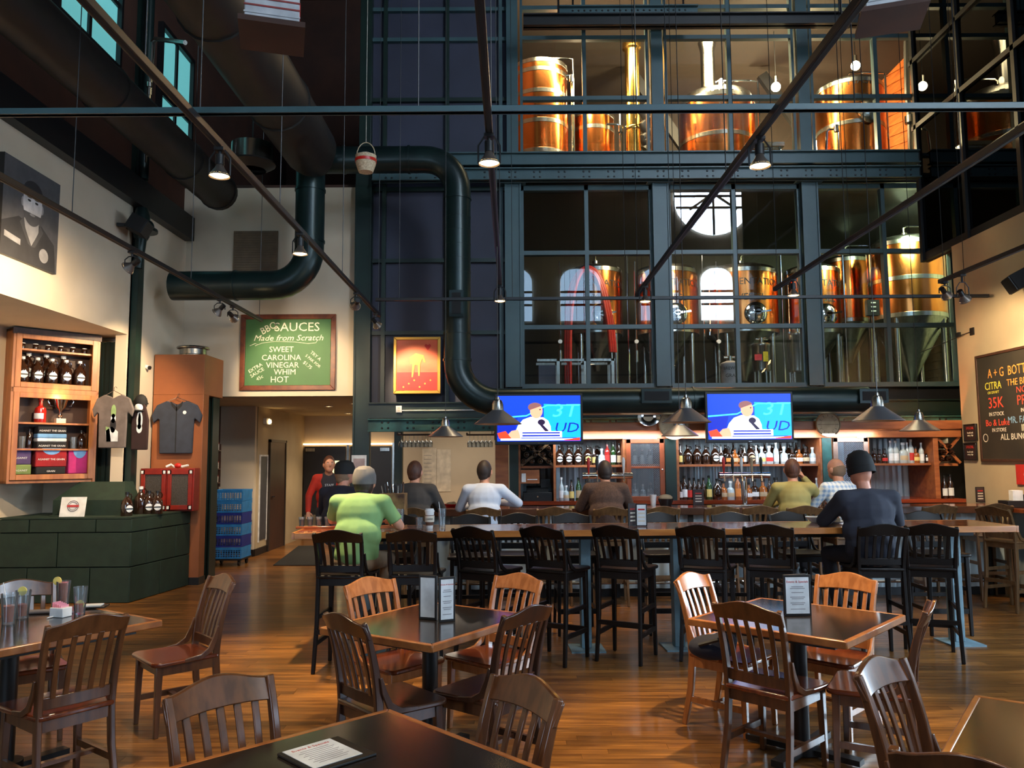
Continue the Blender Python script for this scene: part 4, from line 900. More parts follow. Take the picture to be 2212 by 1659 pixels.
TAND = mat('tan_barrel_head', (176, 154, 122), .7, rgb2=(156, 134, 102), scale=(10, 10, 10))
disc('silver_platter', 'oval silver platter standing on the back bar left of the round clock', 1400, 901, 11.0, .16, CHROME, 0)
disc('wall_clock', 'round wooden clock partly behind a pendant lamp', 1455, 917, 11.0, .205, TAND, 1)
disc('barrel_head', 'pale round barrel head right of the right television', 1787, 917, 11.0, .165, TAND, 0)

# framed picture on the navy wall
def framed(name, label, cat, px0, py0, px1, py1, Y, fm, fw, face, dep=.04):
    a, b_ = atY(px0, py1, Y), atY(px1, py0, Y); w_, h = (b_.x-a.x)/2, (b_.z-a.z)/2
    t = thing(name, label, cat, ((a.x+b_.x)/2, Y, (a.z+b_.z)/2))
    for s in (-1, 1):
        obj('frame', B().prism([(-w_, s*h), (w_, s*h), (w_-fw, s*(h-fw)), (-w_+fw, s*(h-fw))], -dep, 0, 'xz'), fm, t, bev=.006)
        obj('frame', B().prism([(s*w_, -h), (s*w_, h), (s*(w_-fw), h-fw), (s*(w_-fw), -h+fw)], -dep, 0, 'xz'), fm, t, bev=.006)
    f = obj('picture' if 'picture' in name else 'board', B().box(-w_+fw*.9, w_-fw*.9, -dep*.5, -.002, -h+fw*.9, h-fw*.9), face, t)
    return t, w_, h, f
RP = mat('orange_red_print', (214, 120, 80), .6, rgb2=(206, 84, 60), scale=(1, 1, 3)); RP2 = mat('red_print', (206, 40, 40), .6); OC = mat('ochre_line', (226, 150, 70), .6)
t, w_, h, f = framed('framed_picture', 'gilt-framed red and orange picture of a long-legged creature', 'picture', 850, 728, 952, 851, D-.21, GILT, .045, RP)
obj('red_ground', B().box(-w_+.05, w_-.05, -.024, -.021, -h+.05, -h*.25), RP2, t)
obj('creature', B().prism([(-.1, .02), (-.11, .12), (-.02, .18), (.1, .15), (.13, .04), (.1, .04), (.08, .1), (.05, .02), (.04, -.16), (.02, -.16), (.01, .0), (-.03, .0), (-.06, -.18), (-.08, -.18), (-.07, .02)], -.027, -.022, 'xz'), OC, t)
obj('heart', B().prism([(.16, .22), (.11, .29), (.13, .32), (.16, .3), (.19, .32), (.21, .29)], -.027, -.022, 'xz'), RP2, t)
for k in range(6): obj('flower', B().lathe([(0, .027), (.014, .027), (.014, .022), (0, .022)], (-.2+.08*k, 0, -h+.1+.05*(k % 3)), n=8, axis='y'), OC, t)
bpl = obj('back_panel', B().box(-w_, w_, -.0, .255, -h, h), NAVY, t)

# wall outlet and conduit on the beam
p = atY(862, 884, D-.2); t = thing('wall_outlet', 'white outlet box with conduit running right along the beam', 'outlet', tuple(p))
obj('plate', B().box(-.045, .045, -.03, .0, -.05, .05), WHITE, t, bev=.004); obj('socket', B().box(-.018, .018, -.034, -.03, .008, .034).box(-.018, .018, -.034, -.03, -.034, -.008), PAPERW, t); obj('conduit', B().cyl((.04, -.012, -.02), (1.5, -.012, -.02), .008, n=8), WHITE, t)

# chalkboard with sauces
t, w_, h, f = framed('chalkboard', 'green chalkboard in a reddish wood frame listing sauces', 'chalkboard', 518, 679, 727, 844, D-.005, REDFR, .075, CHALKG)
def ct_(s, sz, x, z, rot=0, sx=1., sh=0, m=CHALK):
    return text(s, sz, m, t, (x, -.022, z), (PI/2, -rot, 0), .001, sx=sx, shear=sh)
ct_('BBQ', .15, -.30, .37, .5, .9); ct_('SAUCES', .19, .13, .38, 0, 1.05); ct_('Made from Scratch', .125, 0.0, .215, 0, 1.1, .3)
ct_('SWEET', .12, -.10, .04); ct_('CAROLINA', .12, -.10, -.085); ct_('VINEGAR', .12, -.08, -.20); ct_('WHIM', .12, -.04, -.305); ct_('HOT', .13, -.12, -.42)
ct_('EXTRA', .075, -.49, -.24, .55); ct_('SAUCE', .075, -.46, -.31, .55); ct_('45c', .075, -.42, -.39, .55)
ct_('TRY A', .07, .42, -.06, -.7); ct_('5 PAK FOR', .06, .38, -.14, -.7); ct_('$1.75', .07, .30, -.2, -.7)
pp = [(-.58+.0*k, -.024, .10) for k in range(1)]+[(-.5, -.024, .135), (-.46, -.024, .12), (-.5, -.024, .1), (-.4, -.024, .14), (-.2, -.024, .165), (.1, -.024, .155), (.3, -.024, .13), (.42, -.024, .14), (.45, -.024, .19)]
obj('flourish', B().tube(pp, .0035, 5), CHALK, t)
# ================================================================ left corner
# portrait on the left wall: the canvas hangs on plane X = XL
pa, pb = atX(-3, 333, XL+.05), atX(126, 430, XL+.05)
y0, y1 = 7.55, atX(126, 500, XL+.05).y
zt0 = atX(126, 397, XL+.05).z; zb0 = atX(108, 588, XL+.05).z
hgt = (zt0-zb0); t = thing('portrait_canvas', 'black and white portrait canvas of a bearded man in a work shirt', 'picture', (XL+.001, (y0+y1)/2, (zt0+zb0)/2), -PI/2)
def gm(n, g): return mat('grey_print_'+n, (g, g, g+3), .7)
w_, h = (y1-y0)/2, hgt/2
cv = obj('canvas', B().box(-w_, w_, -.05, 0, -h, h), gm('background', 78), t, bev=.004)
# seen from the room local -y faces the room; local +x points to -Y, mirrored below with s=-1
t.rotation_euler = (0, 0, PI/2); 
def pf(nm, poly, m, L): obj(nm, B().prism([(a*w_, b_*h) for a, b_ in poly], -.0502-.0006*L, -.050-.0006*L+.0004, 'xz'), m, t)
obj('canvas_side', B().box(-w_-.002, -w_, -.05, 0, -h, h), BLACK, t)
pf('shirt', [(-1, -1), (-1, -.35), (-.45, -.12), (-.1, -.2), (.35, -.12), (.85, -.4), (.95, -1)], gm('shirt', 46), 1)
pf('neck', [(-.28, -.1), (-.22, -.3), (.02, -.62), (.25, -.3), (.24, -.05)], gm('neck', 140), 2)
pf('collar', [(-.3, -.1), (-.42, -.22), (-.1, -.6), (.02, -.64), (-.22, -.3)], gm('collar', 66), 3); pf('collar', [(.3, -.1), (.42, -.25), (.15, -.62), (.02, -.64), (.24, -.3)], MATS['grey_print_collar'], 3)
pf('face', ellp(0, .25, .34, .42, 24), gm('face', 190), 3); pf('beard', ellp(0, .05, .3, .26, 16, PI, 2*PI), gm('beard', 74), 4); pf('hair', ellp(.0, .45, .36, .28, 16, .1, PI-.1), gm('hair', 34), 4)
for sx in (-1, 1): pf('eye', ellp(sx*.13, .3, .06, .025, 10), MATS['grey_print_hair'], 5); pf('eyebrow', ellp(sx*.13, .37, .09, .02, 10), MATS['grey_print_hair'], 5); pf('ear', ellp(sx*.35, .22, .05, .1, 10), MATS['grey_print_neck'], 2)
pf('nose', [(-.03, .3), (-.06, .12), (.06, .12), (.03, .3)], gm('nose', 178), 5); pf('mouth', ellp(0, .02, .1, .025, 10), MATS['grey_print_neck'], 5)
pf('badge', ellp(.48, -.72, .17, .15, 18), gm('badge', 140), 2)
pf('name_tag', [(-.9, -.52), (-.36, -.58), (-.36, -.7), (-.9, -.64)], MATS['grey_print_badge'], 2)

def wall_speaker(label, p, rz, tl):
    t = thing('wall_speaker', label, 'speaker', tuple(p), rz)
    M = Matrix.Rotation(tl, 4, 'X')
    obj('cabinet', B().prism([(-.17, -.1), (.17, -.1), (.12, .12), (-.12, .12)], -.1, .1).xf(M), BLACKM, t, bev=.01)
    obj('grille', B().box(-.155, .155, -.112, -.1, -.09, .09).xf(M), BLACK, t); obj('bracket', B().box(-.03, .03, .1, .26, -.02, .02), BLACK, t)
wall_speaker('black speaker on the left wall beside the green pipe column', (XL+.27, 9.9, 4.66), PI/2+.2, .5)
wall_speaker('black speaker high on the cream wall at the right edge', (XR-.27, 9.25, zY(607, 9.25, 2180)), -PI/2-.3, .5)

# column with pipe
t = thing('pipe_column', 'dark green column with a pipe and flange beside the display cabinet', 'column', (XL, 10.38, 0))
obj('shaft', B().box(-.12, .0, -.10, .1, 1.02, 9).box(.0, .08, -.06, .1, 1.02, 9), GSTEEL, t); 
obj('pipe', B().cyl((.13, -.12, 5.4), (.13, -.12, 9), .06), DUCT, t)
zf = zY(500, 10.3, 300)
obj('flange', B().lathe([(0, -.12), (.08, -.12), (.1, -.08), (.1, -.02), (.2, -.02), (.2, .02), (.1, .02), (.1, .2), (.07, .3), (0, .3)], (.13, -.12, zf), n=16), DUCT, t)
obj('valve', B().ell((.23, -.14, zf+.05), .07, .07, .08).cyl((.13, -.12, zf), (.1, -.1, zf-.5), .08, .05), DUCT, t)
obj('fluted_panel', B().box(-.48, -.14, .08, .2, 1.35, 3.25), GSTEEL, t)
for k in range(4): obj('flute', B().box(-.46+k*.1, -.41+k*.1, .05, .08, 1.35, 3.25), GSTEEL, t)
b = B(); a0, a1 = [(-.72, -.38), (.17, -.38), (.17, .02), (-.72, .02)], [(-.5, -.2), (.08, -.2), (.08, .02), (-.5, .02)]
b.add([(x, y, 1.2) for x, y in a0]+[(x, y, 1.42) for x, y in a1], [(3, 2, 1, 0), (4, 5, 6, 7)]+[(i, (i+1) % 4, 4+(i+1) % 4, 4+i) for i in range(4)]); b.box(-.72, .17, -.38, .02, 1.011, 1.2)
obj('plinth', b, GREENB, t)

# painted block plinth
ZB = 1.01
fx0, fx1, fy = -6.17, -4.57, 9.66
t = thing('block_plinth', 'low plinth of big green painted blocks carrying growlers and a card', 'plinth', (0, 0, 0))
core = [(fx0+.02, fy+.03), (fx1-.03, fy+.03), (-4.43, 11.0), (-4.98, 11.0), (-4.98, 10.24), (-5.17, 10.24), (-5.17, 10.57), (fx0+.02, 10.57)]
obj('core', B().prism(core, 0, ZB-.02), MORTAR, t); obj('top_slab', B().prism([(fx0, fy), (fx1, fy), (-4.40, 11.0), (-4.98, 11.0), (-4.98, 10.24), (-5.17, 10.24), (-5.17, 10.58), (fx0, 10.58)], ZB-.02, ZB), GREENB, t)
zz = [0, .42, .83, ZB-.02]; cuts = [[-6.17, -5.80, -5.05, fx1], [-6.17, -5.45, fx1], [-6.17, -5.80, -5.0, fx1]]
g = .006
for r in range(3):
    for k in range(len(cuts[r])-1): obj('block', B().box(cuts[r][k]+g, cuts[r][k+1]-g, fy, fy+.05, zz[r]+g, zz[r+1]-g), GREENB, t, bev=.004)
    ycs = [[fy+.0, 10.3, 11.0], [fy, 10.0, 10.65, 11.0], [fy, 10.3, 11.0]][r]
    for k in range(len(ycs)-1):
        def xs(y): return fx1+(y-fy)/(11.0-fy)*(.17)
        ya_, yb_ = ycs[k]+g, ycs[k+1]-g
        obj('block', B().prism([(xs(ya_)-.04, ya_), (xs(ya_), ya_), (xs(yb_), yb_), (xs(yb_)-.04, yb_)], zz[r]+g, zz[r+1]-g), GREENB, t, bev=.004)

# display cabinet across the corner
P0, P1 = V((-6.02, 9.52)), V((-5.37, 10.29)); dr = (P1-P0).normalized(); cw = (P1-P0).length/2; cc = (P0+P1)/2; crz = math.atan2(dr.y, dr.x)
cz0, cz1 = 1.42, 3.30
t = thing('display_cabinet', 'oak display cabinet hung across the corner, with growlers and shirts inside', 'cabinet', (cc.x, cc.y, cz0), crz); CH = cz1-cz0; dp = .26
obj('back', B().box(-cw+.02, cw-.02, dp-.02, dp, 0, CH), mat('dark_cabinet_back', (60, 36, 22), .6), t)
obj('side', B().box(-cw, -cw+.025, 0, dp, 0, CH), CABW, t); obj('side', B().box(cw-.025, cw, 0, dp, 0, CH), CABW, t); obj('top', B().box(-cw, cw, 0, dp, CH-.03, CH), DOORW, t); obj('bottom', B().box(-cw, cw, 0, dp, 0, .03), CABW, t); obj('header', B().box(-cw-.01, cw+.01, -.03, .0, CH-.07, CH), DOORW, t)
def face(za, zb): 
    f = .065; d_ = obj('door', B().box(-cw+.03, -cw+.03+f, -.03, 0, za, zb).box(cw-.03-f, cw-.03, -.03, 0, za, zb).box(-cw+.03+f, cw-.03-f, -.03, 0, za, za+f).box(-cw+.03+f, cw-.03-f, -.03, 0, zb-f, zb), CABW, t, bev=.004)
    return d_
obj('stile', B().box(-cw, -cw+.03, -.02, 0, 0, CH).box(cw-.03, cw, -.02, 0, 0, CH).box(-cw, cw, -.02, 0, 1.12-.02, 1.14+.02), CABW, t)
face(.04, 1.10); face(1.16, CH-.06)
SH = {'jar': 1.64, 'grow': 1.225, 'tro': .74, 'fold': .42, 'low': .105}
for z in (SH['jar'], SH['tro'], SH['fold']): obj('shelf', B().box(-cw+.03, cw-.03, .01, dp-.02, z-.022, z), CABW, t)
lamp('POINT', 'cabinet_light', (cc.x+.10, cc.y-.05, cz0+1.05), 5, WARM2, size=.05)
def inC(x, y, z): q = cc+dr*x+V((-dr.y, dr.x))*y; return (q.x, q.y, cz0+z)
for k in range(6):
    o = bottle('jar', *inC(-.36+.145*k, .12, SH['jar']), AMBER, None, WHITE, 'dark little jar with pale lid on the cabinet top shelf, %s from the left' % ORD[k], 'jars on the cabinet top shelf', .9)
for k in range(5): o = bottle('growler', *inC(-.36+.165*k, .08, SH['grow']), AMBER, PAPER, PAPER, 'growler with round label in the display cabinet front row, %s from the left' % ORD[k], 'growlers in the display cabinet', 1.15); o.rotation_euler = (0, 0, crz-.1)
for k in range(3): o = bottle('growler', *inC(-.26+.2*k, .19, SH['grow']+.02), AMBER, PAPER, PAPER, 'growler behind the front row in the display cabinet, %s from the left' % ORD[k], 'growlers in the display cabinet', 1.3); o.rotation_euler = (0, 0, crz)
o = bottle('squat', *inC(-.13, .1, SH['tro']), REDG, PAPER, REDP, 'bottle with white label and red neck beside the trophy', None, 1.35)
t2 = thing('trophy_cup', 'small silver trophy cup with big handles in the display cabinet', 'trophy', inC(.1, .1, SH['tro']), crz)
obj('cup', B().lathe([(0, .12), (.015, .12), (.02, .16), (.06, .2), (.085, .29), (.09, .3), (.08, .29), (.05, .2), (0, .17)]), CHROME, t2); obj('base', B().box(-.055, .055, -.04, .04, 0, .06), PAPERW, t2); obj('stem', B().lathe([(.04, .06), (.02, .08), (.03, .1), (.012, .12)]), CHROME, t2)
for s in (-1, 1): obj('handle', B().tube([(s*.07, 0, .22), (s*.12, 0, .22), (s*.15, 0, .28), (s*.13, 0, .32), (s*.09, 0, .29)], .009, 6), CHROME, t2)
def folded(label, x, z, w_, h, m, txt=None, m2=None, y=.1):
    t2 = thing('folded_shirt', label, 'shirt', inC(x, y, z), crz, 'folded shirts in the display cabinet')
    obj('cloth', B().box(-w_/2, w_/2, -.06, .08, 0, h), m, t2, bev=.012)
    if m2: obj('collar_band', B().prism(ellp(0, h, w_*.3, h*.35, 12, PI, 2*PI), -.063, -.059, 'xz'), m2, t2)
    if txt: text(txt, min(.032, h*.7), WHITE, t2, (0, -.0625, h*.4), ext=.0008)
F1, F2, F3, F4, F5 = mat('black_cotton', (26, 26, 30), .9), mat('light_blue_cotton', (110, 160, 210), .9), mat('red_cotton', (150, 26, 34), .9), mat('magenta_cotton', (176, 40, 110), .9), mat('olive_cotton', (120, 140, 80), .9)
WC = mat('white_cotton', (214, 220, 224), .9); VC = mat('violet_cotton', (84, 66, 110), .9)
folded('black folded shirt with white lettering, lowest of the middle stack', 0, SH['fold'], .34, .085, F1, 'AGAINST THE GRAIN')
folded('white folded shirt in the middle stack of the cabinet', 0, SH['fold']+.085, .34, .045, WC); folded('light blue folded shirt in the middle stack of the cabinet', 0, SH['fold']+.13, .34, .055, F2)
folded('black folded shirt with lettering, topmost of the middle stack', 0, SH['fold']+.185, .33, .09, F1, 'AGAINST THE GRAIN')
folded('violet folded shirt at the bottom left of the cabinet', -.33, SH['low']+.12, .22, .2, VC, 'AGAINST', None, .12); folded('olive folded shirt at the bottom left of the cabinet', -.33, SH['low'], .22, .12, F5, 'AGAINST')
folded('red folded shirt with pale collar in the bottom of the cabinet', 0, SH['low']+.09, .36, .23, F3, 'AGAINST THE GRAIN', F2); folded('black folded shirt under the red one in the cabinet', 0, SH['low'], .34, .09, F1, 'GRAIN')
folded('magenta folded shirt with blue collar at the bottom right', .33, SH['low'], .26, .3, F4, None, F2)
for x, g_, l in ((-.32, TUMB, 'tall clear glass left of the folded shirts'), (.27, TUMB, 'clear mug right of the folded shirts')):
    t2 = thing('glass', l, 'glass', inC(x, .1, SH['fold'])); obj('wall', B().lathe([(0, 0), (.035, 0), (.042, .15), (.039, .15), (.032, .01), (0, .01)]), g_, t2)
bottle('wine', *inC(-.23, .13, SH['fold']), AMBER, None, BLKC, 'dark bottle left of the middle stack of shirts', None, .8); bottle('growler', *inC(.37, .12, SH['fold']), AMBER, None, BLKC, 'plain dark growler at the right of the folded shirts', None, .85)

# card sign, cap, growlers and red mesh cabinet on the plinth
p = atZ(187, 1112, ZB); t2 = thing('card_sign', 'white card with a round bottle-cap emblem standing on the green plinth', 'sign', (p.x, 9.80, ZB), .05)
obj('card', B().bar((0, 0, 0), (0, .05, .235), .30, .006, up=(0, 1, 0)), WHITE, t2)
RB = mat('emblem_dark', (70, 50, 56), .6); RS = mat('emblem_red', (190, 60, 60), .6)
Mx = Matrix.Translation((0, -.004, 0)) @ Matrix.Rotation(-.21, 4, 'X')
obj('emblem', B().lathe([(.068, .003), (.062, .003), (.062, 0), (.068, 0)], (0, 0, .13), n=28, axis='y').lathe([(.05, .003), (.046, .003), (.046, 0), (.05, 0)], (0, 0, .13), n=28, axis='y').xf(Mx), RB, t2); obj('emblem_band', B().box(-.07, .07, -.004, 0, .117, .143).xf(Mx), RS, t2)
obj('stand', B().bar((0, .05, .2), (0, .13, .0), .1, .005), WHITE, t2)
t2 = thing('cap', 'dark green cap lying behind the white card', 'cap', (p.x-.17, 9.98, ZB)); obj('crown', B().ell((0, 0, .045), .09, .1, .07), GREENB, t2); obj('brim', B().prism(ellp(-.1, -.03, .09, .08, 14), .0, .012), GREENB, t2)
for k, (px, l, s) in enumerate(((278, 'leftmost growler on the green plinth, label turned aside', 1.05), (307, 'growler with a white swing top on the green plinth', 1.25), (325, 'growler with round label left of the rightmost on the plinth', 1.05), (343, 'rightmost growler with round label on the green plinth', 1.05))):
    yy = 9.88 if k == 0 else 10.25; o = bottle('growler', xY(px, yy), yy, ZB, AMBER, None if k == 1 else PAPER, WHITE if k == 1 else BLKC, l, 'growlers on the green plinth', s); o.rotation_euler = (0, 0, (.9 if k == 0 else .5))
t2 = thing('mesh_cabinet', 'red wooden cabinet with two wire mesh doors on the green plinth', 'cabinet', (xY(361, 10.72), 10.72, ZB)); w_ = .36; h = .57
obj('body', B().box(-w_, w_, .03, .22, 0, h), REDC, t2, bev=.004)
for s in (-1, 1):
    xa, xb = (-w_+.02, -.015) if s < 0 else (.015, w_-.02)
    d_ = obj('door', B().box(xa, xa+.05, 0, .03, .02, h-.02).box(xb-.05, xb, 0, .03, .02, h-.02).box(xa, xb, 0, .03, .02, .08).box(xa, xb, 0, .03, h-.08, h-.02), REDC, t2, bev=.003)
    obj('mesh_panel', B().box(xa+.05, xb-.05, .018, .022, .08, h-.08), mat('grey_wire_mesh_backing', (96, 90, 84), .5, .5, rgb2=(60, 54, 50), scale=(120, 120, 120)), d_)
    for zc_ in (.03, h-.07):
        for xx in (xa, xb-.03): obj('corner_tag', B().box(xx, xx+.03, -.004, 0, zc_, zc_+.04), WHITE, t2)
t2 = thing('ribbon_clutter', 'small red and white ribbons lying on the red mesh cabinet', 'ribbon', (xY(385, 10.8), 10.8, ZB+h))
obj('ribbon', B().tube([(-.16, 0, .02), (-.1, .02, .05), (-.05, 0, .02), (0, .02, .05), (.06, 0, .02), (.14, .0, .04)], .016, 6), WHITE, t2); obj('red_ribbon', B().ell((0, 0, .035), .05, .03, .035), REDP, t2)

# garments
def garment(name, label, px0, px1, py0, py1, Y, m, sleeves=True, prints=None, cat='shirt', rz=0):
    a, b_ = atY(px0, py1, Y), atY(px1, py0, Y); w_, h = (b_.x-a.x)/2, b_.z-a.z
    t = thing(name, label, cat, ((a.x+b_.x)/2, Y, b_.z), rz)
    bw = w_*.68 if sleeves else w_*.85
    poly = [(-bw*.95, -h), (bw*.95, -h), (bw, -h*.36)]
    if sleeves: poly += [(bw+.02, -h*.34), (w_*.92, -h*.42), (w_, -h*.28), (w_*.8, -h*.08)]
    poly += [(w_*.42, 0), (w_*.2, -.02), (0, -h*.07), (-w_*.2, -.02), (-w_*.42, 0)]
    if sleeves: poly += [(-w_*.8, -h*.08), (-w_, -h*.28), (-w_*.92, -h*.42), (-bw-.02, -h*.34)]
    poly += [(-bw, -h*.36)]
    obj('cloth', B().prism(poly, -.02, .025, 'xz'), m, t, bev=.012)
    obj('hanger', B().tube([(-w_*.5, 0, -.02), (0, 0, .05), (w_*.5, 0, -.02)], .004, 5).tube([(0, 0, .05), (.0, 0, .09), (.02, .0, .1), (.02, .03, .085)], .004, 5), CHROME, t)
    for (nm, pol, mm) in (prints or []): obj(nm, B().prism([(x*w_, z*h) for x, z in pol], -.0235, -.0195, 'xz'), mm, t)
    return t
GC = mat('grey_cotton', (104, 94, 90), .9); BRC = mat('maroon_cotton', (44, 22, 22), .9); NC = mat('navy_work_cotton', (46, 52, 66), .85); GP = mat('pale_green_print', (140, 170, 110), .8)
garment('t_shirt', 'grey t-shirt with a green and white print hanging by the cabinet', 197, 291, 852, 968, 10.08, GC, True, [('print_hat', ellp(.05, -.32, .12, .13, 14), GP), ('print_face', ellp(.05, -.45, .12, .09, 14), WC), ('print_beard', ellp(.05, -.58, .14, .14, 14), F1), ('print_body', [(-.3, -.68), (0, -.6), (.3, -.7), (.3, -.88), (-.24, -.88)], WC), ('print_patch', [(-.3, -.6), (-.12, -.62), (-.02, -.88), (-.24, -.88)], GP)])
garment('t_shirt', 'narrow maroon shirt with an oval print between the grey and navy ones', 279, 326, 872, 972, 10.25, BRC, False, [('print', ellp(0, -.36, .3, .2, 16), WC), ('print', ellp(.0, -.36, .15, .16, 12), REDC), ('print', ellp(0, -.54, .28, .1, 14), WC)])
garment('work_shirt', 'navy short-sleeved work shirt hanging on the brown wooden pier', 325, 438, 866, 980, 10.97, NC, True, [('badge', ellp(.32, -.22, .07, .035, 10), WHITE), ('placket', [(-.02, -.06), (.02, -.06), (.02, -.98), (-.02, -.98)], F1), ('collar', [(-.25, -.0), (0, -.12), (.25, -.0), (.2, -.1), (0, -.2), (-.2, -.1)], F1)])
p = atY(304, 878, 10.28); t2 = thing('cap', 'black cap with white front hung above the maroon shirt', 'cap', tuple(p)); obj('crown', B().ell((0, 0, .05), .085, .07, .11), BLACKM, t2); obj('front_patch', B().ell((0, -.055, -.02), .055, .03, .055), WHITE, t2); obj('brim', B().ell((0, -.05, -.06), .07, .06, .015), BLACKM, t2); obj('hook', B().bar((0, .05, .05), (0, .2, .05), .02, .02), BLACK, t2)
p = atY(310, 796, 10.9); t2 = thing('security_camera', 'small white camera bracket on the wall above the shirts', 'camera', (p.x-.02, p.y, p.z)); obj('arm', B().bar((-.18, 0, .03), (.05, -.05, .02), .02, .02), WHITE, t2); obj('body', B().cyl((.02, -.06, .03), (.14, -.1, -.0), .03), WHITE, t2); obj('lens', B().cyl((.14, -.1, 0), (.16, -.107, -.005), .026), BLACK, t2)

# brown pier with keg lid, green column below
bx0, bx1, by0, by1 = -4.98, -4.28, 11.02, 11.74; bz = zY(765, 11.0, 400)
t2 = thing('wooden_pier', 'tall brown boxed pier between the wall and the hall opening', 'pier', (0, 0, 0))
zn = zY(858, 11.5, 450)
obj('upper_box', B().box(bx0, bx1, by0, by1, zn, bz), BOXW, t2, bev=.004); obj('lower_box', B().box(bx0, bx1-.0, by0, by0+.2, 0, zn), BOXW, t2, bev=.004); obj('plinth', B().box(bx0, bx1+.01, by0-.01, by0+.21, 0, .1), BLACK, t2)
t2 = thing('steel_column', 'dark green column under the boxed pier beside the blue crates', 'column', (xY(455, 11.7), 11.6, 0)); obj('web', B().box(-.05, .05, -.1, .12, 0, zn-.002), GSTEEL, t2); obj('flange', B().box(-.1, -.08, -.12, .13, 0, zn-.002), GSTEEL, t2); obj('flange', B().box(.08, .1, -.12, .13, 0, zn-.002), GSTEEL, t2)
t2 = thing('keg_lid', 'silver drum lying on top of the brown pier', 'drum', (xY(404, 11.2), 11.3, bz)); obj('drum', B().lathe([(0, 0), (.2, 0), (.2, .02), (.185, .03), (.185, .1), (.22, .11), (.225, .125), (.215, .14), (.1, .145), (0, .15)], n=28), STAIN, t2); obj('bung', B().cyl((0, 0, .148), (0, 0, .165), .03), STAIN, t2)

# crates on a dolly
cx_ = (xY(456, 12.9)+xY(527, 12.9))/2; cwid = (xY(527, 12.9)-xY(456, 12.9))/2
t2 = thing('crate_dolly', 'black wheeled dolly under the stack of blue crates', 'dolly', (cx_, 13.15, 0)); obj('deck', B().box(-cwid, cwid, -.25, .25, .09, .12), BLACK, t2)
for sx in (-1, 1):
    for sy in (-1, 1): obj('wheel', B().cyl((sx*(cwid-.06)-.015, sy*.18, .045), (sx*(cwid-.06)+.015, sy*.18, .045), .045), BLACK, t2)
    for sy in (-1, 1): obj('caster_fork', B().box(sx*(cwid-.06)-.02, sx*(cwid-.06)+.02, sy*.18-.02, sy*.18+.02, .05, .09), BLACK, t2)
ch = (zY(1058, 12.9, 490)-.12)/6
cl_ = ('lowest', 'second from below', 'third from below', 'fourth from below', 'second from the top', 'topmost')
for k in range(6):
    m = (CRATEL, CRATED, CRATEL, CRATED, CRATEL, CRATEL)[k]; z0 = .12+k*ch
    t3 = thing('plastic_crate', ('light' if m is CRATEL else 'dark')+' blue glass-rack crate, '+cl_[k]+' of the stack', 'crate', (cx_, 13.15, z0), 0, 'blue crates on the dolly'); W2 = cwid-.01
    obj('rim', B().box(-W2, W2, -.25, -.23, ch-.05, ch-.004).box(-W2, W2, .23, .25, ch-.05, ch-.004).box(-W2, -W2+.02, -.23, .23, ch-.05, ch-.004).box(W2-.02, W2, -.23, .23, ch-.05, ch-.004), m, t3)
    obj('floor_grid', B().box(-W2, W2, -.25, .25, 0.0, .025), m, t3); obj('side_wall', B().box(W2-.012, W2, -.23, .23, .025, ch-.05).box(-W2, -W2+.012, -.23, .23, .025, ch-.05), m, t3)
    lat = B()
    for i in range(13): x = -W2+.01+i*(2*W2-.02)/12; lat.box(x-.006, x+.006, -.245, -.235, .025, ch-.05)
    for i in range(3): z = .05+i*(ch-.12)/2; lat.box(-W2, W2, -.243, -.237, z-.004, z+.004)
    obj('lattice', lat, m, t3)
    gl = B()
    for i in range(5): gl.cyl((-W2+.06+i*(2*W2-.12)/4, -.15, .03), (-W2+.06+i*(2*W2-.12)/4, -.15, ch-.06), .035, n=8)
    obj('glassware', gl, TUMB, t3)
t2 = thing('spice_rack', 'narrow rack of red-capped jars peeping out beside the green column', 'rack', (xY(462, 12.2), 12.2, 0))
for k, (y_) in enumerate((972, 1012, 1042)):
    z = zY(y_, 12.2, 462); obj('shelf', B().box(-.06, .07, 0, .1, z-.02, z), DOORW, t2); obj('jars', B().cyl((.02, .05, z), (.02, .05, z+.09), .035), PAPERW, t2); obj('jar_lids', B().cyl((.02, .05, z+.09), (.02, .05, z+.11), .036), REDC, t2)
obj('back', B().box(-.06, .07, .1, .11, zY(1048, 12.2), zY(955, 12.2)), DOORW, t2)

# ---------------------------------------------------------------- hall
dxh = xh
o = struct('door_1', B().box(dxh, dxh+.03, 14.98, 15.95, 0, 2.02), DOORW); obj('frame', B().box(dxh, dxh+.045, 14.93, 14.98, 0, 2.07).box(dxh, dxh+.045, 15.95, 16.0, 0, 2.07).box(dxh, dxh+.045, 14.93, 16.0, 2.02, 2.07), mat('dark_jamb', (50, 40, 34), .5), o); obj('handle', B().bar((dxh+.06, 15.05, 1.0), (dxh+.06, 15.17, 1.0), .02, .02), CHROME, o)
t2 = thing('wall_panel', 'tall dark framed panel on the hall wall left of the brown door', 'panel', (dxh, 14.65, .25)); obj('panel', B().box(.0, .012, -.2, .2, 0, 1.5), mat('grey_panel', (70, 70, 74), .5), t2); obj('frame', B().box(0, .02, -.23, -.2, -.03, 1.53).box(0, .02, .2, .23, -.03, 1.53).box(0, .02, -.2, .2, 1.5, 1.53), WHITE, t2)
p = atX(577, 911, dxh+.02); t2 = thing('emergency_light', 'white emergency light box high on the hall wall', 'lamp', (dxh, p.y, p.z)); obj('box', B().box(0, .06, -.16, .16, -.05, .06), WHITE, t2); obj('lens', B().ell((.07, 0, 0), .03, .04, .04), BULB, t2)
ya_ = 17.47; xa, xb = xY(656, ya_), xY(848, ya_); zt3 = zY(961, ya_, 750); xm_ = (xa+xb)/2
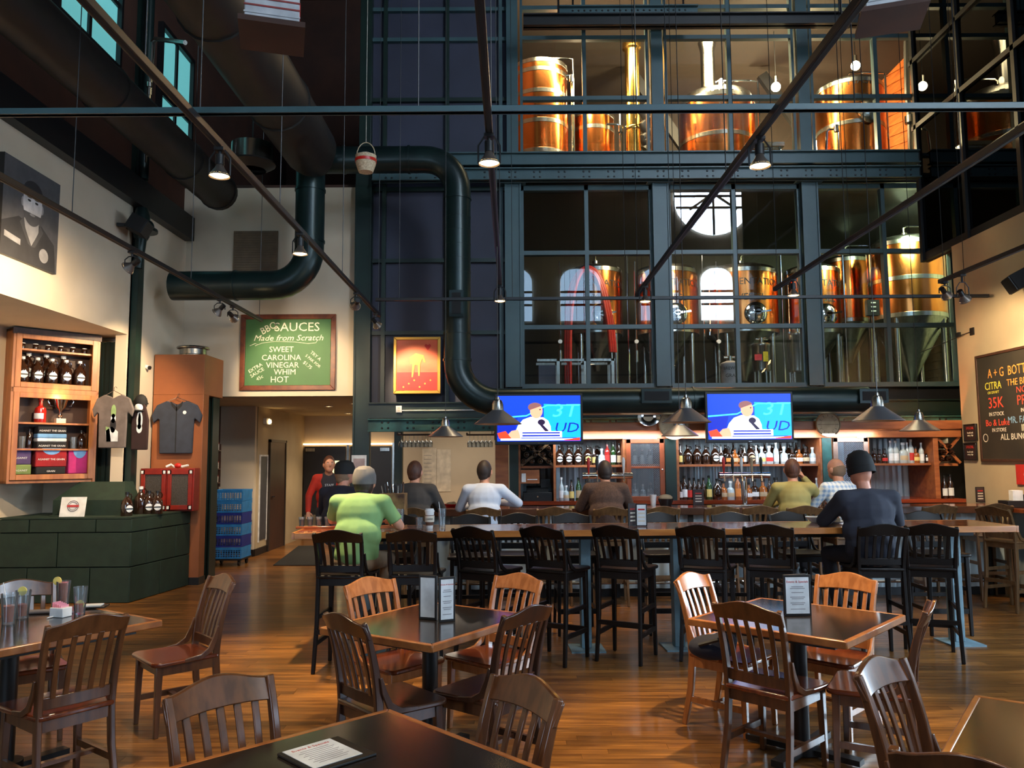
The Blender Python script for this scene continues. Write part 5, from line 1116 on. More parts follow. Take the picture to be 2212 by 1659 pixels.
for k, (a, b_) in enumerate(((xa, xm_-.03), (xm_+.03, xb))):
    o = struct('door_%d' % (k+2), B().box(a+.02, b_-.02, ya_-.04, ya_, .02, zt3-.03), mat('black_door', (30, 31, 36), .4) if k == 0 else MATS['black_door'])
    wx = (b_-.34, b_-.08) if k == 0 else (a+.08, a+.34)
    if k == 0: obj('window_pane', B().box(wx[0], wx[1], ya_-.05, ya_-.04, zY(1032, ya_), zY(993, ya_)), mat('lit_kitchen_window', (240, 230, 170), .5, emit=(250, 240, 180), estr=1.1), o)
    obj('closer', B().box(a+.06 if k == 0 else b_-.26, a+.26 if k == 0 else b_-.06, ya_-.08, ya_-.04, zt3-.14, zt3-.07), STAIN, o)
    obj('kick_plate', B().box(a+.05, b_-.05, ya_-.046, ya_-.04, .05, .5), STAIN, o)
o = struct('trim_2', B().box(xa-.06, xa, ya_-.06, ya_, 0, zt3+.04).box(xb, xb+.06, ya_-.06, ya_, 0, zt3+.04).box(xm_-.025, xm_+.025, ya_-.05, ya_, 0, zt3), STAIN); obj('head_light', B().box(xa, xb, ya_-.065, ya_-.045, zt3, zt3+.035), STRIP, o)
for (pxs, l) in ((((590, 1222), (645, 1180), (700, 1180), (700, 1222)), 'black floor mat at the mouth of the hall'),):
    q = [atZ(a, b_, 0) for a, b_ in pxs]; t2 = thing('floor_mat', l, 'mat', (0, 0, .001)); obj('mat', B().prism([(v.x, v.y) for v in q], 0, .01), RUBBER, t2)
def dlt(x, y, z, l):
    t2 = thing('ceiling_downlight', l, 'lamp', (x, y, z)); obj('trim_ring', B().lathe([(.05, 0), (.08, 0), (.08, -.01), (.05, -.01)], n=18), WHITE, t2); obj('lens', B().lathe([(0, -.002), (.05, -.002), (.05, -.004), (0, -.004)], n=16), BULB, t2)
dlt(-3.3, 14.3, zs, 'nearer round downlight in the hall ceiling'); dlt(-2.7, 13.6, zs, 'round downlight in the hall ceiling by the column'); dlt(-3.4, 16.5, zs, 'farther round downlight in the hall ceiling')

# kitchen side
t2 = thing('steel_column', 'dark green post in the kitchen opening, right of the double doors', 'column', (xY(861, 15.0), 15.0, 0)); obj('web', B().box(-.06, .06, -.05, .08, 0, 2.55), GSTEEL, t2); obj('flange', B().box(-.075, -.06, -.06, .09, 0, 2.55).box(.06, .075, -.06, .09, 0, 2.55), GSTEEL, t2)
a, b_ = atY(912, 1062, 15.19), atY(974, 968, 15.19); t2 = thing('notice_sheet', 'large faint paper notices on the wall behind the grey-jacketed man', 'poster', ((a.x+b_.x)/2, 15.19, a.z)); w_ = (b_.x-a.x)/2; h = b_.z-a.z
obj('sheet', B().box(-w_, 0-.005, -.004, 0, 0, h), PAPERW, t2); obj('sheet', B().box(.005, w_, -.004, 0, 0, h*.97), PAPERW, t2)
for k in range(8): obj('print_line', B().box(-w_+.03, -w_*.35, -.006, -.004, h*.2+k*h*.09, h*.2+k*h*.09+.008), gm('text', 140) if k == 0 else MATS['grey_print_text'], t2)
for (x0_, n_, l) in ((868, 8, 'left'), (1016, 6, 'right')):
    xa_ = xY(x0_-8, 12.6, 960); zz_ = zY(938, 12.6, x0_)
    t2 = thing('glass_rack', '%s overhead rack holding upside-down wine glasses' % l, 'rack', (xa_, 12.6, zz_)); L_ = n_*.065+.06
    for j in range(4): obj('rail', B().box(0, L_, -.12+.08*j, -.11+.08*j, -.02, .0), DOORW, t2)
    obj('crossbar', B().box(.0, .02, -.13, .15, 0, .02).box(L_-.02, L_, -.13, .15, 0, .02), DOORW, t2); obj('hanger', B().cyl((.05, 0, 0), (.05, 0, 2.6-zz_), .006, n=5), BLACK, t2); obj('hanger', B().cyl((L_-.05, 0, 0), (L_-.05, 0, 2.6-zz_), .006, n=5), BLACK, t2)
    for k in range(n_):
        g_ = thing('wine_glass', 'upside-down wine glass in the %s overhead rack, %s along' % (l, ORD[k]), 'glass', (xa_+.05+k*.065, 12.6+.03*(k % 2), zz_-.006), 0, 'hanging wine glasses in the %s rack' % l)
        obj('bowl', B().lathe([(.004, -.09), (.03, -.105), (.042, -.14), (.036, -.2), (.034, -.2), (.04, -.14), (.004, -.095)], n=12), TUMB, g_); obj('foot', B().lathe([(0, 0), (.034, 0), (.034, -.003), (.005, -.008), (.004, -.09)], n=12), TUMB, g_)

# ---------------------------------------------------------------- right wall
def rboard(name, label, cat, px0, py0, px1, py1, fm, fw, face_, yfix=None):
    """things on the plane X = XR; px0 is the far edge"""
    a = atX(px0, py0, XR-.01); c = atX(px0, py1, XR-.01); far = a.y; nearY = yfix if yfix else atX(px1, py0, XR-.01).y
    w_ = (far-nearY)/2; h = (a.z-c.z)/2; t = thing(name, label, cat, (XR-.002, (far+nearY)/2, (a.z+c.z)/2), -PI/2)
    if fm:
        for s in (-1, 1):
            obj('frame', B().prism([(-w_, s*h), (w_, s*h), (w_-fw, s*(h-fw)), (-w_+fw, s*(h-fw))], -.03, 0, 'xz'), fm, t, bev=.004)
            obj('frame', B().prism([(s*w_, -h), (s*w_, h), (s*(w_-fw), h-fw), (s*(w_-fw), -h+fw)], -.03, 0, 'xz'), fm, t, bev=.004)
    obj('board', B().box(-w_+fw*.8, w_-fw*.8, -.018, -.001, -h+fw*.8, h-fw*.8), face_, t); return t, w_, h
t, w_, h = rboard('chalkboard', 'black chalkboard with bottle prices in coloured chalk on the cream wall', 'chalkboard', 2108, 770, 2212, 997, DOORW, .035, CHALKB, 7.9)
CY, CR, CO, CBL = mat('yellow_chalk', (206, 196, 60), .9), mat('red_chalk', (226, 70, 44), .9), mat('orange_chalk', (230, 150, 60), .9), mat('blue_chalk', (130, 170, 200), .9)
for (s, sz, x, z, m, sx) in (('A + G  BOTTLES', .17, .72, .46, CO, .8), ('CITRA', .14, .30, .29, CY, .9), ('ON DRAFT', .05, .3, .2, CY, 1), ('35K', .2, .34, .05, CR, 1), ('IN STOCK', .07, .34, -.1, PAPERW, 1), ('Bo & Luke', .12, .35, -.22, CR, 1), ('IN STORE', .07, .38, -.32, PAPERW, 1),
    ('THE BROWN', .12, 1.0, .30, CO, 1), ('NOTE', .11, 1.0, .19, CR, 1.2), ('PRIDE', .17, 1.05, .05, CR, 1), ('IN STOCK', .07, 1.05, -.08, PAPERW, 1), ('MR. FANTASTIC', .12, 1.05, -.2, CBL, 1), ('IN Stock', .12, 1.1, -.31, PAPERW, 1), ('ALL BUNGED UP', .11, .85, -.42, PAPERW, 1), ('*5 Packs', .11, 1.4, -.52, CR, 1), ('For Sale', .1, 1.45, -.62, CR, 1)):
    text(s, sz, m, t, (-w_+x*.92+.08, -.02, z*h/.75), ext=.001, sx=sx)
obj('emblem', B().lathe([(.055, .021), (.045, .021), (.045, .019), (.055, .019)], (-w_+.13, 0, -.42*h/.75), n=16, axis='y'), PAPERW, t)
SLATE = mat('small_dark_board', (50, 30, 28), .6)
for (y0_, y1_, l) in ((917, 953, 'upper'), (957, 994, 'lower')):
    t, w_, h = rboard('small_sign', '%s of two small dark signs on the cream wall' % l, 'sign', 2083, y0_, 2110, y1_, BLACK, .012, SLATE)
    text('SPECIAL', .05, REDL, t, (0, -.02, h*.5), ext=.001); text('local draft\nevery day', .035, PAPERW, t, (0, -.02, -h*.2), ext=.001)
t, w_, h = rboard('wall_poster', 'reddish poster on the cream wall under the big chalkboard', 'poster', 2195, 1003, 2212, 1046, None, 0, REDL, 9.3)
obj('poster_figure', B().prism(ellp(0, 0, w_*.5, h*.6), -.022, -.018, 'xz'), PAPERW, t)
p = atX(2098, 716, XR-.02); t = thing('wall_bracket', 'small dark cable bracket on the cream wall above the chalkboard', 'bracket', (XR, p.y, p.z)); obj('plate', B().box(-.02, 0, -.04, .04, -.05, .05), BLACK, t); obj('clamp', B().box(-.05, -.02, .25, .33, -.03, .03), BLACK, t); obj('cable', B().tube([(-.02, 0, 0), (-.04, .2, -.02), (-.04, .6, -.06), (-.1, 1.2, -.12)], .006, 6), BLACK, t)

# ================================================================ brewhouse vessels
def lab(s, sz, t, x, z, r, m=BLACK):
    """lettering wrapped on a cylinder of radius r (axis z), facing -y"""
    o = text(s, sz, m, t, (0, 0, 0), ext=.0005); me = o.data; o.rotation_euler = (0, 0, 0)
    for v in me.vertices: a = (v.co.x+x)/(r+.004); zz__ = v.co.y+z; d = .004+v.co.z; v.co = V((math.sin(a)*(r+d), -math.cos(a)*(r+d), zz__))
    me.update()
def vessel(label, px, py0, py1, rpx, Y, m, zfloor, cone=.5, dome=.22, legs=True, manway=None, txt=None, bands=(), name='fermentation_tank', cat='tank'):
    a = atY(px, py0, Y-0); zt4 = a.z; zb4 = atY(px, py1, Y).z; r = rpx/1720*Y; t = thing(name, label, cat, (a.x, Y, zfloor)); zt4 -= zfloor; zb4 -= zfloor; dh = dome*r
    obj('shell', B().lathe([(r, zb4), (r, zt4-dh)], n=40), m, t)
    obj('dome', B().lathe([(r*1.005, zt4-dh-.03), (r*1.005, zt4-dh), (r*.93, zt4-dh*.5), (r*.7, zt4-dh*.2), (r*.35, zt4), (.06, zt4+.01), (.06, zt4+.09), (0, zt4+.09)], n=40), STAIN, t)
    zc4 = max(.1, zb4-cone*r*2)
    obj('cone', B().lathe([(r, zb4), (r*.97, zb4-.04), (.08, zc4), (.05, max(.02, zc4-.08)), (0, max(.02, zc4-.08))], n=40), STAIN, t)
    for z in [zb4, zt4-dh]+[zb4+(zt4-dh-zb4)*f for f in bands]: obj('band', B().lathe([(r*1.002, z-.04), (r*1.012, z-.035), (r*1.012, z+.035), (r*1.002, z+.04)], n=40), STAIN, t)
    if legs:
        for k in range(4): q = PI/4+k*PI/2; x, y = r*.9*math.cos(q), r*.9*math.sin(q); obj('leg', B().cyl((x, y, 0), (x, y, zb4), .045, n=10), STAIN, t)
    obj('vent_pipe', B().tube([(0, 0, zt4+.05), (0, 0, zt4+.18), (.05, 0, zt4+.22), (r*.9, 0, zt4+.22), (r+.1, 0, zt4+.2), (r+.1, 0, .3)], .02, 8), CHROME, t)
    if manway:
        mx4, mz4, mr = manway; obj('manway', B().lathe([(mr*.9, 0), (mr, -.02), (mr, .05), (mr*.9, .07), (mr*.5, .1), (0, .105)], (mx4, -math.sqrt(max(.01, r*r-mx4*mx4))+.03, mz4), n=28, axis='y'), CHROME, t)
        yy = -math.sqrt(max(.01, r*r-mx4*mx4))-.1; obj('clamp_handle', B().bar((mx4, yy, mz4), (mx4+mr*1.2, yy, mz4+.03), .03, .03).cyl((mx4, yy-.06, mz4), (mx4, yy+.04, mz4), .05).bar((mx4-mr*.3, yy-.05, mz4), (mx4+mr*.3, yy-.05, mz4), .02, .03), CHROME, t)
    if txt:
        for (s, sz, z) in txt: lab(s, sz, t, 0, z, r)
    return t, r, zt4, zb4
zf2, zf3 = 2.7, 6.1
YT = 14.4
fl3 = [(1286, 58, 'copper tank draped with a looped red hose'), (1438, 68, 'copper tank behind the tall teal column, second from the hose'), (1600, 76, 'copper tank right of the teal column, with legible lettering'), (1752, 58, 'copper tank partly behind the right teal column')]
for (px, rp, l) in fl3:
    zt5 = zY(575, YT, px)-zf2
    vessel(l, px, 575, 722, rp, YT, COPPER, zf2, .62, .3, True, (.05, zY(690, YT, px)-zf2, .2), [('FERMENTATION', .17, zt5-.42), ('VESSEL', .17, zt5-.70)])
# looped red hose on the first tank
hx = xY(1286, YT); q0 = atY(1286, 575, 13.8)
hp = []
t = thing('red_hose', 'thick red hose looped over the first copper tank', 'hose', (q0.x, 13.75, 0))
for off in (0, .09, .18):
    pts = [atY(x, y, 13.75)-V((q0.x, 13.75, 0)) for x, y in ((1222+off*50, 778), (1222+off*50, 720), (1224+off*60, 660), (1234+off*60, 610), (1252+off*30, 585), (1270, 574+off*60), (1292-off*30, 586+off*60), (1308-off*60, 625), (1318-off*60, 670), (1326-off*60, 720), (1330-off*60, 775))]
    sm = []
    for i in range(len(pts)-1):
        for k in range(4): sm.append(pts[i].lerp(pts[i+1], k/4))
    for _ in range(3): sm = [sm[0]]+[(sm[i-1]+sm[i]*2+sm[i+1])/4 for i in range(1, len(sm)-1)]+[sm[-1]]
    obj('coil', B().tube(sm, .032, 8), mat('red_hose_rubber', (176, 36, 26), .4) if off == 0 else MATS['red_hose_rubber'], t, (0, -off*.35, 0))
    obj('hose_end', B().cyl(tuple(sm[0]), tuple(sm[0]-V((0, 0, .9))), .028), MATS['red_hose_rubber'], t, (0, -off*.35, 0))
vessel('biggest copper tank with a steel cone, at the right behind the glass', 1952, 515, 690, 78, 13.9, COPPER, zf2, .85, .3, True, None, None, (.5,))
vessel('copper tank squeezed beside the biggest one at right', 1826, 555, 698, 50, 15.3, COPPER, zf2, .8, .3, True, None, None)
t = thing('control_box', 'black control box with a cross handle before the biggest tanks', 'control box', tuple(atY(1884, 664, 13.0))); obj('box', B().box(-.1, .1, -.05, .05, -.14, .12), BLACK, t)
for k in range(3): obj('label_strip', B().box(-.04, .04, -.054, -.05, -.08+.07*k, -.06+.07*k), WHITE, t)
obj('stand', B().cyl((0, 0, -.14), (0, 0, zf2-t.location.z), .02), STAIN, t)
# lower floor clutter: steel work table, kegs, bucket
a = atY(1160, 776, 13.2); b_ = atY(1328, 776, 13.2); t = thing('steel_frame_table', 'square steel tube frame behind the glass above the left television', 'table', (a.x, 13.2, zf2)); L_ = b_.x-a.x; hh_ = a.z-zf2
obj('top_frame', B().box(0, L_, -.04, .0, hh_-.04, hh_).box(0, L_, .5, .54, hh_-.04, hh_), STAIN, t)
for x in (L_*.27, L_*.62, L_*.97): obj('leg', B().box(x-.025, x+.025, -.04, .0, 0, hh_), STAIN, t); obj('leg', B().box(x-.025, x+.025, .5, .54, 0, hh_), STAIN, t)
obj('control_cabinet', B().box(L_*.02, L_*.24, .02, .3, hh_-.5, hh_-.1), mat('grey_blue_box', (60, 64, 84), .5), t)
def keg(label, px, py0, py1, rpx, Y, m, extra=None):
    a = atY(px, py0, Y); r = rpx/1720*Y; z1 = a.z; z0 = atY(px, py1, Y).z; t = thing('steel_pot', label, 'pot', (a.x, Y, zf2)); 
    obj('body', B().lathe([(0, z0-zf2), (r*.95, z0-zf2), (r, z0-zf2+.03), (r, z1-zf2-.05), (r*1.04, z1-zf2-.04), (r*1.04, z1-zf2), (r*.4, z1-zf2+.04), (0, z1-zf2+.05)], n=26), m, t)
    obj('fitting', B().cyl((0, 0, z1-zf2), (0, 0, z1-zf2+.12), .04).cyl((-.1, 0, z1-zf2+.1), (.1, 0, z1-zf2+.1), .02), STAIN, t)
    if z0-zf2 > .1:
        for sx in (-1, 1):
            for sy in (-1, 1): obj('leg', B().cyl((sx*r*.6, sy*r*.6, 0), (sx*r*.6, sy*r*.6, z0-zf2+.02), .02, n=8), STAIN, t)
    if extra: extra(t, r, z0-zf2, z1-zf2)
    return t
keg('steel pot with red and yellow tags on a stand behind the glass', 1645, 745, 803, 21, 13.3, STAIN, lambda t, r, a, b_: (obj('yellow_tag', B().box(-.03, .05, -r-.01, -r+.0, b_-.3, b_-.14), CY, t), obj('red_tag', B().box(-.17, -.05, -r*.93-.01, -r*.93, b_-.28, b_-.18), REDP, t)))
keg('taller plain steel pot on a stand beside the tagged one', 1722, 722, 805, 23, 13.3, STAIN)
keg('pale bucket with dark lettering low behind the glass', 1577, 785, 836, 20, 12.9, mat('pale_grey_plastic', (150, 148, 150), .6), lambda t, r, a, b_: (lab('BREWERY', .07, t, 0, (a+b_)/2+.1, r), lab('GRAIN', .08, t, 0, (a+b_)/2-.02, r)))
t = thing('steel_frame_table', 'low steel bench carrying the two pots', 'bench', (xY(1690, 13.3), 13.3, zf2)); obj('rail', B().box(-.45, .45, -.02, .02, .02, .06).box(-.45, .45, .3, .34, .02, .06), STAIN, t); obj('post', B().box(-.02, .02, -.02, .02, .06, .22), STAIN, t)
for i, (px, l) in enumerate(((1208, 'left of the hose'), (1371, 'between the first and second copper tanks'), (1547, 'left of the lettered tank'))):
    a = atY(px, 565, 13.3); t = thing('steel_standpipe', 'thin upright steel pipe with a round gauge '+l, 'pipe', (a.x, 13.3, zf2)); obj('pipe', B().cyl((0, 0, 0), (0, 0, a.z-zf2), .016, n=8), CHROME, t)
    zg = zY(738, 13.3, px)-zf2; obj('gauge', B().cyl((0, -.03, zg), (0, .02, zg), .035), WHITE, t); obj('valve', B().cyl((0, 0, zg-.35), (0, 0, zg-.15), .03), STAIN, t)
# mezzanine kettles
t, r, zt5, zb5 = vessel('tall copper kettle with steel bands at the left of the upper floor', 1166, 152, 345, 62, 13.7, COPPER, zf3, .3, .08, True, None, None, (.33, .66, .9), 'brew_kettle', 'kettle')
vessel('low copper kettle right of the tall banded one', 1280, 256, 360, 48, 14.2, COPPER, zf3, .3, .1, True, None, None, (.7,), 'brew_kettle', 'kettle')
t, r, zt5, zb5 = vessel('domed copper kettle with a steel chimney, lettered', 1546, 200, 360, 83, 13.9, COPPER, zf3, .3, .45, True, None, None, (.35,), 'brew_kettle', 'kettle')
zk = zY(238, 13.9, 1546)-zf3; lab('KETTLE', .22, t, 0, zk, r); lab('SN 2', .13, t, 0, zk-.2, r)
xch = xY(1530, 13.9)-xY(1546, 13.9); obj('chimney', B().lathe([(.13, zt5-.2), (.13, zY(115, 13.9)-zf3), (.17, zY(95, 13.9)-zf3), (.15, zY(95, 13.9)-zf3)], (xch, 0, 0), n=24), STAIN, t); obj('lamp_globe', B().ell((.05, -.2, zt5+.1), .045, .045, .07), BULB, t)
t, r, zt5, zb5 = vessel('copper kettle with a steel bowl on its front at the right of the upper floor', 1832, 182, 360, 72, 14.0, COPPER, zf3, .3, .3, True, None, None, (.45,), 'brew_kettle', 'kettle')
zk = zY(205, 14.0, 1832)-zf3; lab('MASH', .2, t, .0, zk, r); lab('TUN', .16, t, .0, zk-.3, r)
zk = zY(272, 14.0, 1840)-zf3; obj('bowl', B().ell((.08, -r-.02, zk), .2, .12, .22), STAIN, t); obj('bowl_rim', B().lathe([(.2, -.02), (.23, 0), (.2, .02)], (.08, -r-.02, zk), n=24), STAIN, t)
t = thing('steel_stack', 'polished golden steam stack rising between the upper kettles', 'chimney', (xY(1383, 13.6), 13.6, zf3)); zq = zY(92, 13.6, 1383)-zf3
obj('pipe', B().lathe([(.0, 0), (.13, 0), (.13, zq-.15), (.165, zq-.12), (.165, zq-.02), (.15, zq), (.13, zq-.02)], n=28), BRASS, t); obj('collar', B().lathe([(.133, zq*.45), (.14, zq*.45+.01), (.14, zq*.45+.06), (.133, zq*.45+.07)], n=28), BRASS, t)
pg = [V((.17+.04*math.sin(k*1.5), -.25, zY(225, 13.35, 1395)-zf3-k*.055)) for k in range(16)]
t = thing('flexible_hose', 'black corrugated hose with a blue cover hanging beside the golden stack', 'hose', (xY(1383, 13.6), 13.6, zf3)); obj('hose', B().tube(pg, [.07+.015*(k % 2) for k in range(16)], 10), BLACK, t); obj('blue_cover', B().ell((.22, -.25, .25), .1, .1, .25), mat('blue_cloth', (30, 34, 110), .8), t)
def pipes(label, px, Y, pts, zf, r=.02, m=CHROME):
    o_ = atY(px, 400, Y); t = thing('process_pipe', label, 'pipe', (o_.x, Y, zf)); P = [atY(a, b_, Y)-V((o_.x, Y, zf)) for a, b_ in pts]; obj('pipe', B().tube(P, r, 8), m, t); obj('valve', B().cyl(tuple(P[len(P)//2]-V((0, .03, .06))), tuple(P[len(P)//2]+V((0, -.03, .06))), r*2), m, t)
pipes('bent steel pipe beside the low copper kettle', 1335, 13.5, ((1310, 268), (1335, 268), (1340, 280), (1342, 344)), zf3)
pipes('bent steel pipe beside the tall banded kettle', 1232, 13.5, ((1210, 163), (1230, 163), (1234, 172), (1236, 210), (1236, 344)), zf3)
pipes('hoop of steel pipe before the right upper kettle', 1795, 13.2, ((1784, 342), (1786, 285), (1792, 279), (1805, 279), (1811, 285), (1812, 340)), zf3)
pipes('tall silver pipe at the far right of the upper floor', 1962, 13.0, ((1958, 90), (1960, 200), (1966, 260), (1968, 344)), zf3, .05, STAIN)
pipes('slim upright steel pipe near the golden stack', 1352, 13.3, ((1352, 240), (1352, 344)), zf3, .01)
for k, (px, py, Y) in enumerate(((1676, 188, 14.2), (1848, 142, 14.6))):
    p = atY(px, py, Y); t = thing('work_lamp', ('left', 'right')[k]+' glaring work lamp among the upper kettles', 'lamp', tuple(p)); obj('bulb', B().ell((0, 0, 0), .085, .085, .085), BULBW, t); obj('guard', B().cyl((0, 0, .08), (0, 0, .2), .04), STAIN, t); obj('cable', B().cyl((0, 0, .2), (0, 0, TOPZ-p.z), .008, n=6), BLACK, t)
t = thing('filter_cart', 'steel frame cart with pipes between the upper kettles', 'cart', (xY(1672, 13.4), 13.4, zf3)); 
for x in (-.25, -.1, .1, .3): obj('post', B().cyl((x, 0, 0), (x, 0, .95), .018, n=8), STAIN, t)
for z in (.2, .5, .75, .93): obj('rail', B().cyl((-.27, 0, z), (.32, 0, z), .016, n=8), STAIN, t)
obj('tray', B().box(-.3, .35, -.1, .2, .93, 1.0), STAIN, t); obj('panel', B().box(.05, .3, .02, .05, .25, .48), mat('pale_panel', (190, 186, 170), .5), t)
t = thing('dark_dome_lid', 'dark steel dome lid low before the right upper kettle', 'lid', (xY(1832, 12.9), 12.9, zf3)); obj('dome', B().lathe([(.55, 0), (.55, .02), (.4, .2), (.15, .29), (0, .3)], n=28), mat('dark_steel', (80, 76, 68), .25, .9), t); obj('knob', B().cyl((0, 0, .3), (0, 0, .36), .03), STAIN, t)
# ================================================================ people
def remesh(o, vox, it=4):
    md = o.modifiers.new('remesh', 'REMESH'); md.mode = 'VOXEL'; md.voxel_size = vox; md.use_smooth_shade = True
    s = o.modifiers.new('smooth', 'SMOOTH'); s.factor = .5; s.iterations = it
def fingers(b, wr, d, up, side, curl=.5, sc_=1.):
    """palm, four fingers of unequal length and a thumb from wrist wr along d"""
    wr = V(wr); d = V(d).normalized(); up = V(up); up = (up-d*up.dot(d)).normalized(); sd = d.cross(up)*side
    b.cap(wr, wr+d*.055*sc_, .024*sc_, .034*sc_); 
    for k in (-1, 0, 1): b.cap(wr+d*.02+sd*.012*k, wr+d*.08*sc_+sd*.018*k, .015*sc_, .014*sc_)
    for i, L in enumerate((.072, .08, .075, .058)):
        s0 = wr+d*.085*sc_+sd*(.027-.018*i)*sc_; a = s0; dd = d
        for j in range(3):
            ang = curl*(.5+.5*j); dd = (d*math.cos(ang)-up*math.sin(ang)).normalized(); n_ = a+dd*L*(.46, .30, .24)[j]*sc_; b.cap(a, n_, .0095*sc_, .0085*sc_, 8); a = n_
    t0 = wr+d*.02*sc_+sd*.025*sc_; t1 = t0+(d*.6+sd*.8-up*.2).normalized()*.035*sc_; t2 = t1+(d*.9+sd*.25-up*.35).normalized()*.03*sc_
    b.cap(t0, t1, .014*sc_, .011*sc_, 8); b.cap(t1, t2, .011*sc_, .009*sc_, 8)
def person(label, x, y, rz, shirt, pants, hair, seat=.76, lean=.06, head=(0, .05, 0), turn=0., LH=None, RH=None, LE=None, RE=None, long=True, skin=None, w=1., hat=None, collar=None, standing=False, jacket=False, bald=False):
    t = thing('person', label, 'person', (x, y, 0), rz); skin = skin or SKIN
    h0 = seat+.10 if not standing else .94
    pel = V((0, 0, h0)); waist = V((0, lean*.3-.01, h0+.19)); ch = V((0, lean*.75, h0+.34)); nk = V((0, lean+.015, h0+.52)); hd = nk+V((head[0], head[1]+.02, .15+head[2]))
    sh = [nk+V((s*.175*w, -.02, -.065)) for s in (-1, 1)]
    if not standing:
        hip = [V((s*.095*w, .02, seat+.085)) for s in (-1, 1)]; kn = [V((s*.13*w, .43, seat+.055)) for s in (-1, 1)]; an = [V((s*.11*w, .34, seat-.40)) for s in (-1, 1)]; toe = [a+V((0, .15, -.045)) for a in an]
    else:
        hip = [V((s*.09, 0, .92)) for s in (-1, 1)]; kn = [V((-.10, .02, .5)), V((.11, .08, .5))]; an = [V((-.1, -.04, .09)), V((.12, .02, .09))]; toe = [a+V((0, .16, -.05)) for a in an]
    el = [V(LE) if LE else V((-.27*w, .12+lean, h0+.24)), V(RE) if RE else V((.27*w, .12+lean, h0+.24))]
    wr = [V(LH) if LH else V((-.14, .36+lean, 1.13)), V(RH) if RH else V((.14, .36+lean, 1.13))]
    b = B()
    b.ell(pel, .155*w, .12, .13); b.cap(pel, waist, .12*w, .115*w); b.ell(waist, .155*w, .11, .15); b.ell(ch, .165*w, .115, .19); b.cap(sh[0], sh[1], .06, .06); b.cap(ch, nk-V((0, 0, .04)), .10, .065)
    b.cap(nk-V((0, 0, .05)), hd-V((0, .01, .05)), .060, .057); b.cap(nk-V((0, .01, .03)), sh[0]+V((.04, 0, .01)), .05, .05); b.cap(nk-V((0, .01, .03)), sh[1]+V((-.04, 0, .01)), .05, .05)
    hb = len(b.v)
    b.ell(hd, .076, .094, .112, 18, 12); b.ell(hd+V((0, .03, -.055)), .056, .062, .058); b.ell(hd+V((0, .097, -.012)), .012, .02, .024)
    for s in (-1, 1): b.ell(hd+V((s*.078, .0, -.008)), .012, .02, .03)
    R4 = Matrix.Translation(hd) @ Matrix.Rotation(turn, 4, 'Z') @ Matrix.Scale(1.09, 4) @ Matrix.Translation(-hd); b.xf(R4, hb)
    for i in (0, 1):
        b.cap(sh[i], el[i], .052, .042); b.cap(el[i], wr[i], .041, .027)
        d = (wr[i]-el[i]).normalized(); d = V((d.x*.4, d.y, d.z*.3)) if abs(d.y) > .3 else d
        fingers(b, wr[i], d, (0, 0, 1), -1 if i else 1, .55)
        b.cap(hip[i], kn[i], .078, .056); b.cap(kn[i], an[i], .054, .036); b.cap(an[i], toe[i], .036, .03)
    bd = obj('body', b, skin, t); remesh(bd, .0085, 3)
    # face: eyes, brows, mouth
    F = lambda v: tuple(R4 @ (hd+V(v)))
    for s in (-1, 1):
        obj('eye', B().ell(F((s*.03, .083, .012)), .011, .008, .007, 8, 6), WHITE, t); obj('iris', B().ell(F((s*.03, .090, .012)), .005, .003, .005, 8, 6), BLACK, t); obj('eyebrow', B().cap(F((s*.018, .09, .032)), F((s*.042, .083, .032)), .004, .003, 6), HAIRB, t)
    obj('mouth', B().cap(F((-.02, .088, -.055)), F((.02, .088, -.055)), .005, .005, 6), SKIN2, t)
    # clothes
    s_ = B(); k = 1.16 if jacket else 1.08; g = .02 if jacket else .012
    s_.ell(pel+V((0, 0, .03)), .155*w*k, .12*k, .13); s_.cap(pel+V((0, 0, .03)), waist, .12*w+g, .115*w+g); s_.ell(waist, .162*w*k+.01, .115*k+.008, .17); s_.ell(waist-V((0, .005, .12)), .155*w*k, .124*k, .13); s_.cap(nk-V((0, .012, .035)), sh[0]+V((.04, 0, .01)), .05+g, .05+g); s_.cap(nk-V((0, .012, .035)), sh[1]+V((-.04, 0, .01)), .05+g, .05+g); s_.ell(ch, .165*w*k, .115*k+.008, .19*1.05); s_.cap(sh[0]+V((0, 0, .005)), sh[1]+V((0, 0, .005)), .06+g, .06+g); s_.cap(ch, nk-V((0, 0, .045)), .10+g, .062+g)
    for i in (0, 1):
        f = .93 if long else .0
        s_.cap(sh[i], el[i] if long else sh[i].lerp(el[i], .62), .052+g*1.3, .042+g if long else .060)
        if long: e2 = el[i].lerp(wr[i], f); s_.cap(el[i], e2, .042+g, .028+g)
        else: q = sh[i].lerp(el[i], .62); q2 = sh[i].lerp(el[i], .78); s_.cyl(q, q2, .060, .064)
    so = obj('jacket' if jacket else 'shirt', s_, shirt, t); remesh(so, .012, 5)
    if collar: obj('collar', B().tube([nk+V((.064*math.cos(a), .060*math.sin(a)-.004, -.022+.014*math.sin(a+PI))) for a in [2*PI*k_/16 for k_ in range(17)]], .014, 8), collar, t)
    p_ = B(); p_.ell(pel-V((0, 0, .02)), .165*w, .132, .11)
    for i in (0, 1):
        p_.cap(hip[i], kn[i], .09, .066); p_.cap(kn[i], kn[i].lerp(an[i], .95), .065, .05)
        so = B().cap(an[i]+V((0, -.02, -.02)), toe[i]-V((0, .02, 0)), .045, .038).cap(toe[i]-V((0, .03, .0)), toe[i]+V((0, .03, 0)), .04, .034); so_ = obj('shoe', so, BLACK if hat != 'cap' else WHITE, t); remesh(so_, .01, 2)
    po = obj('trousers', p_, pants, t); remesh(po, .014, 5)
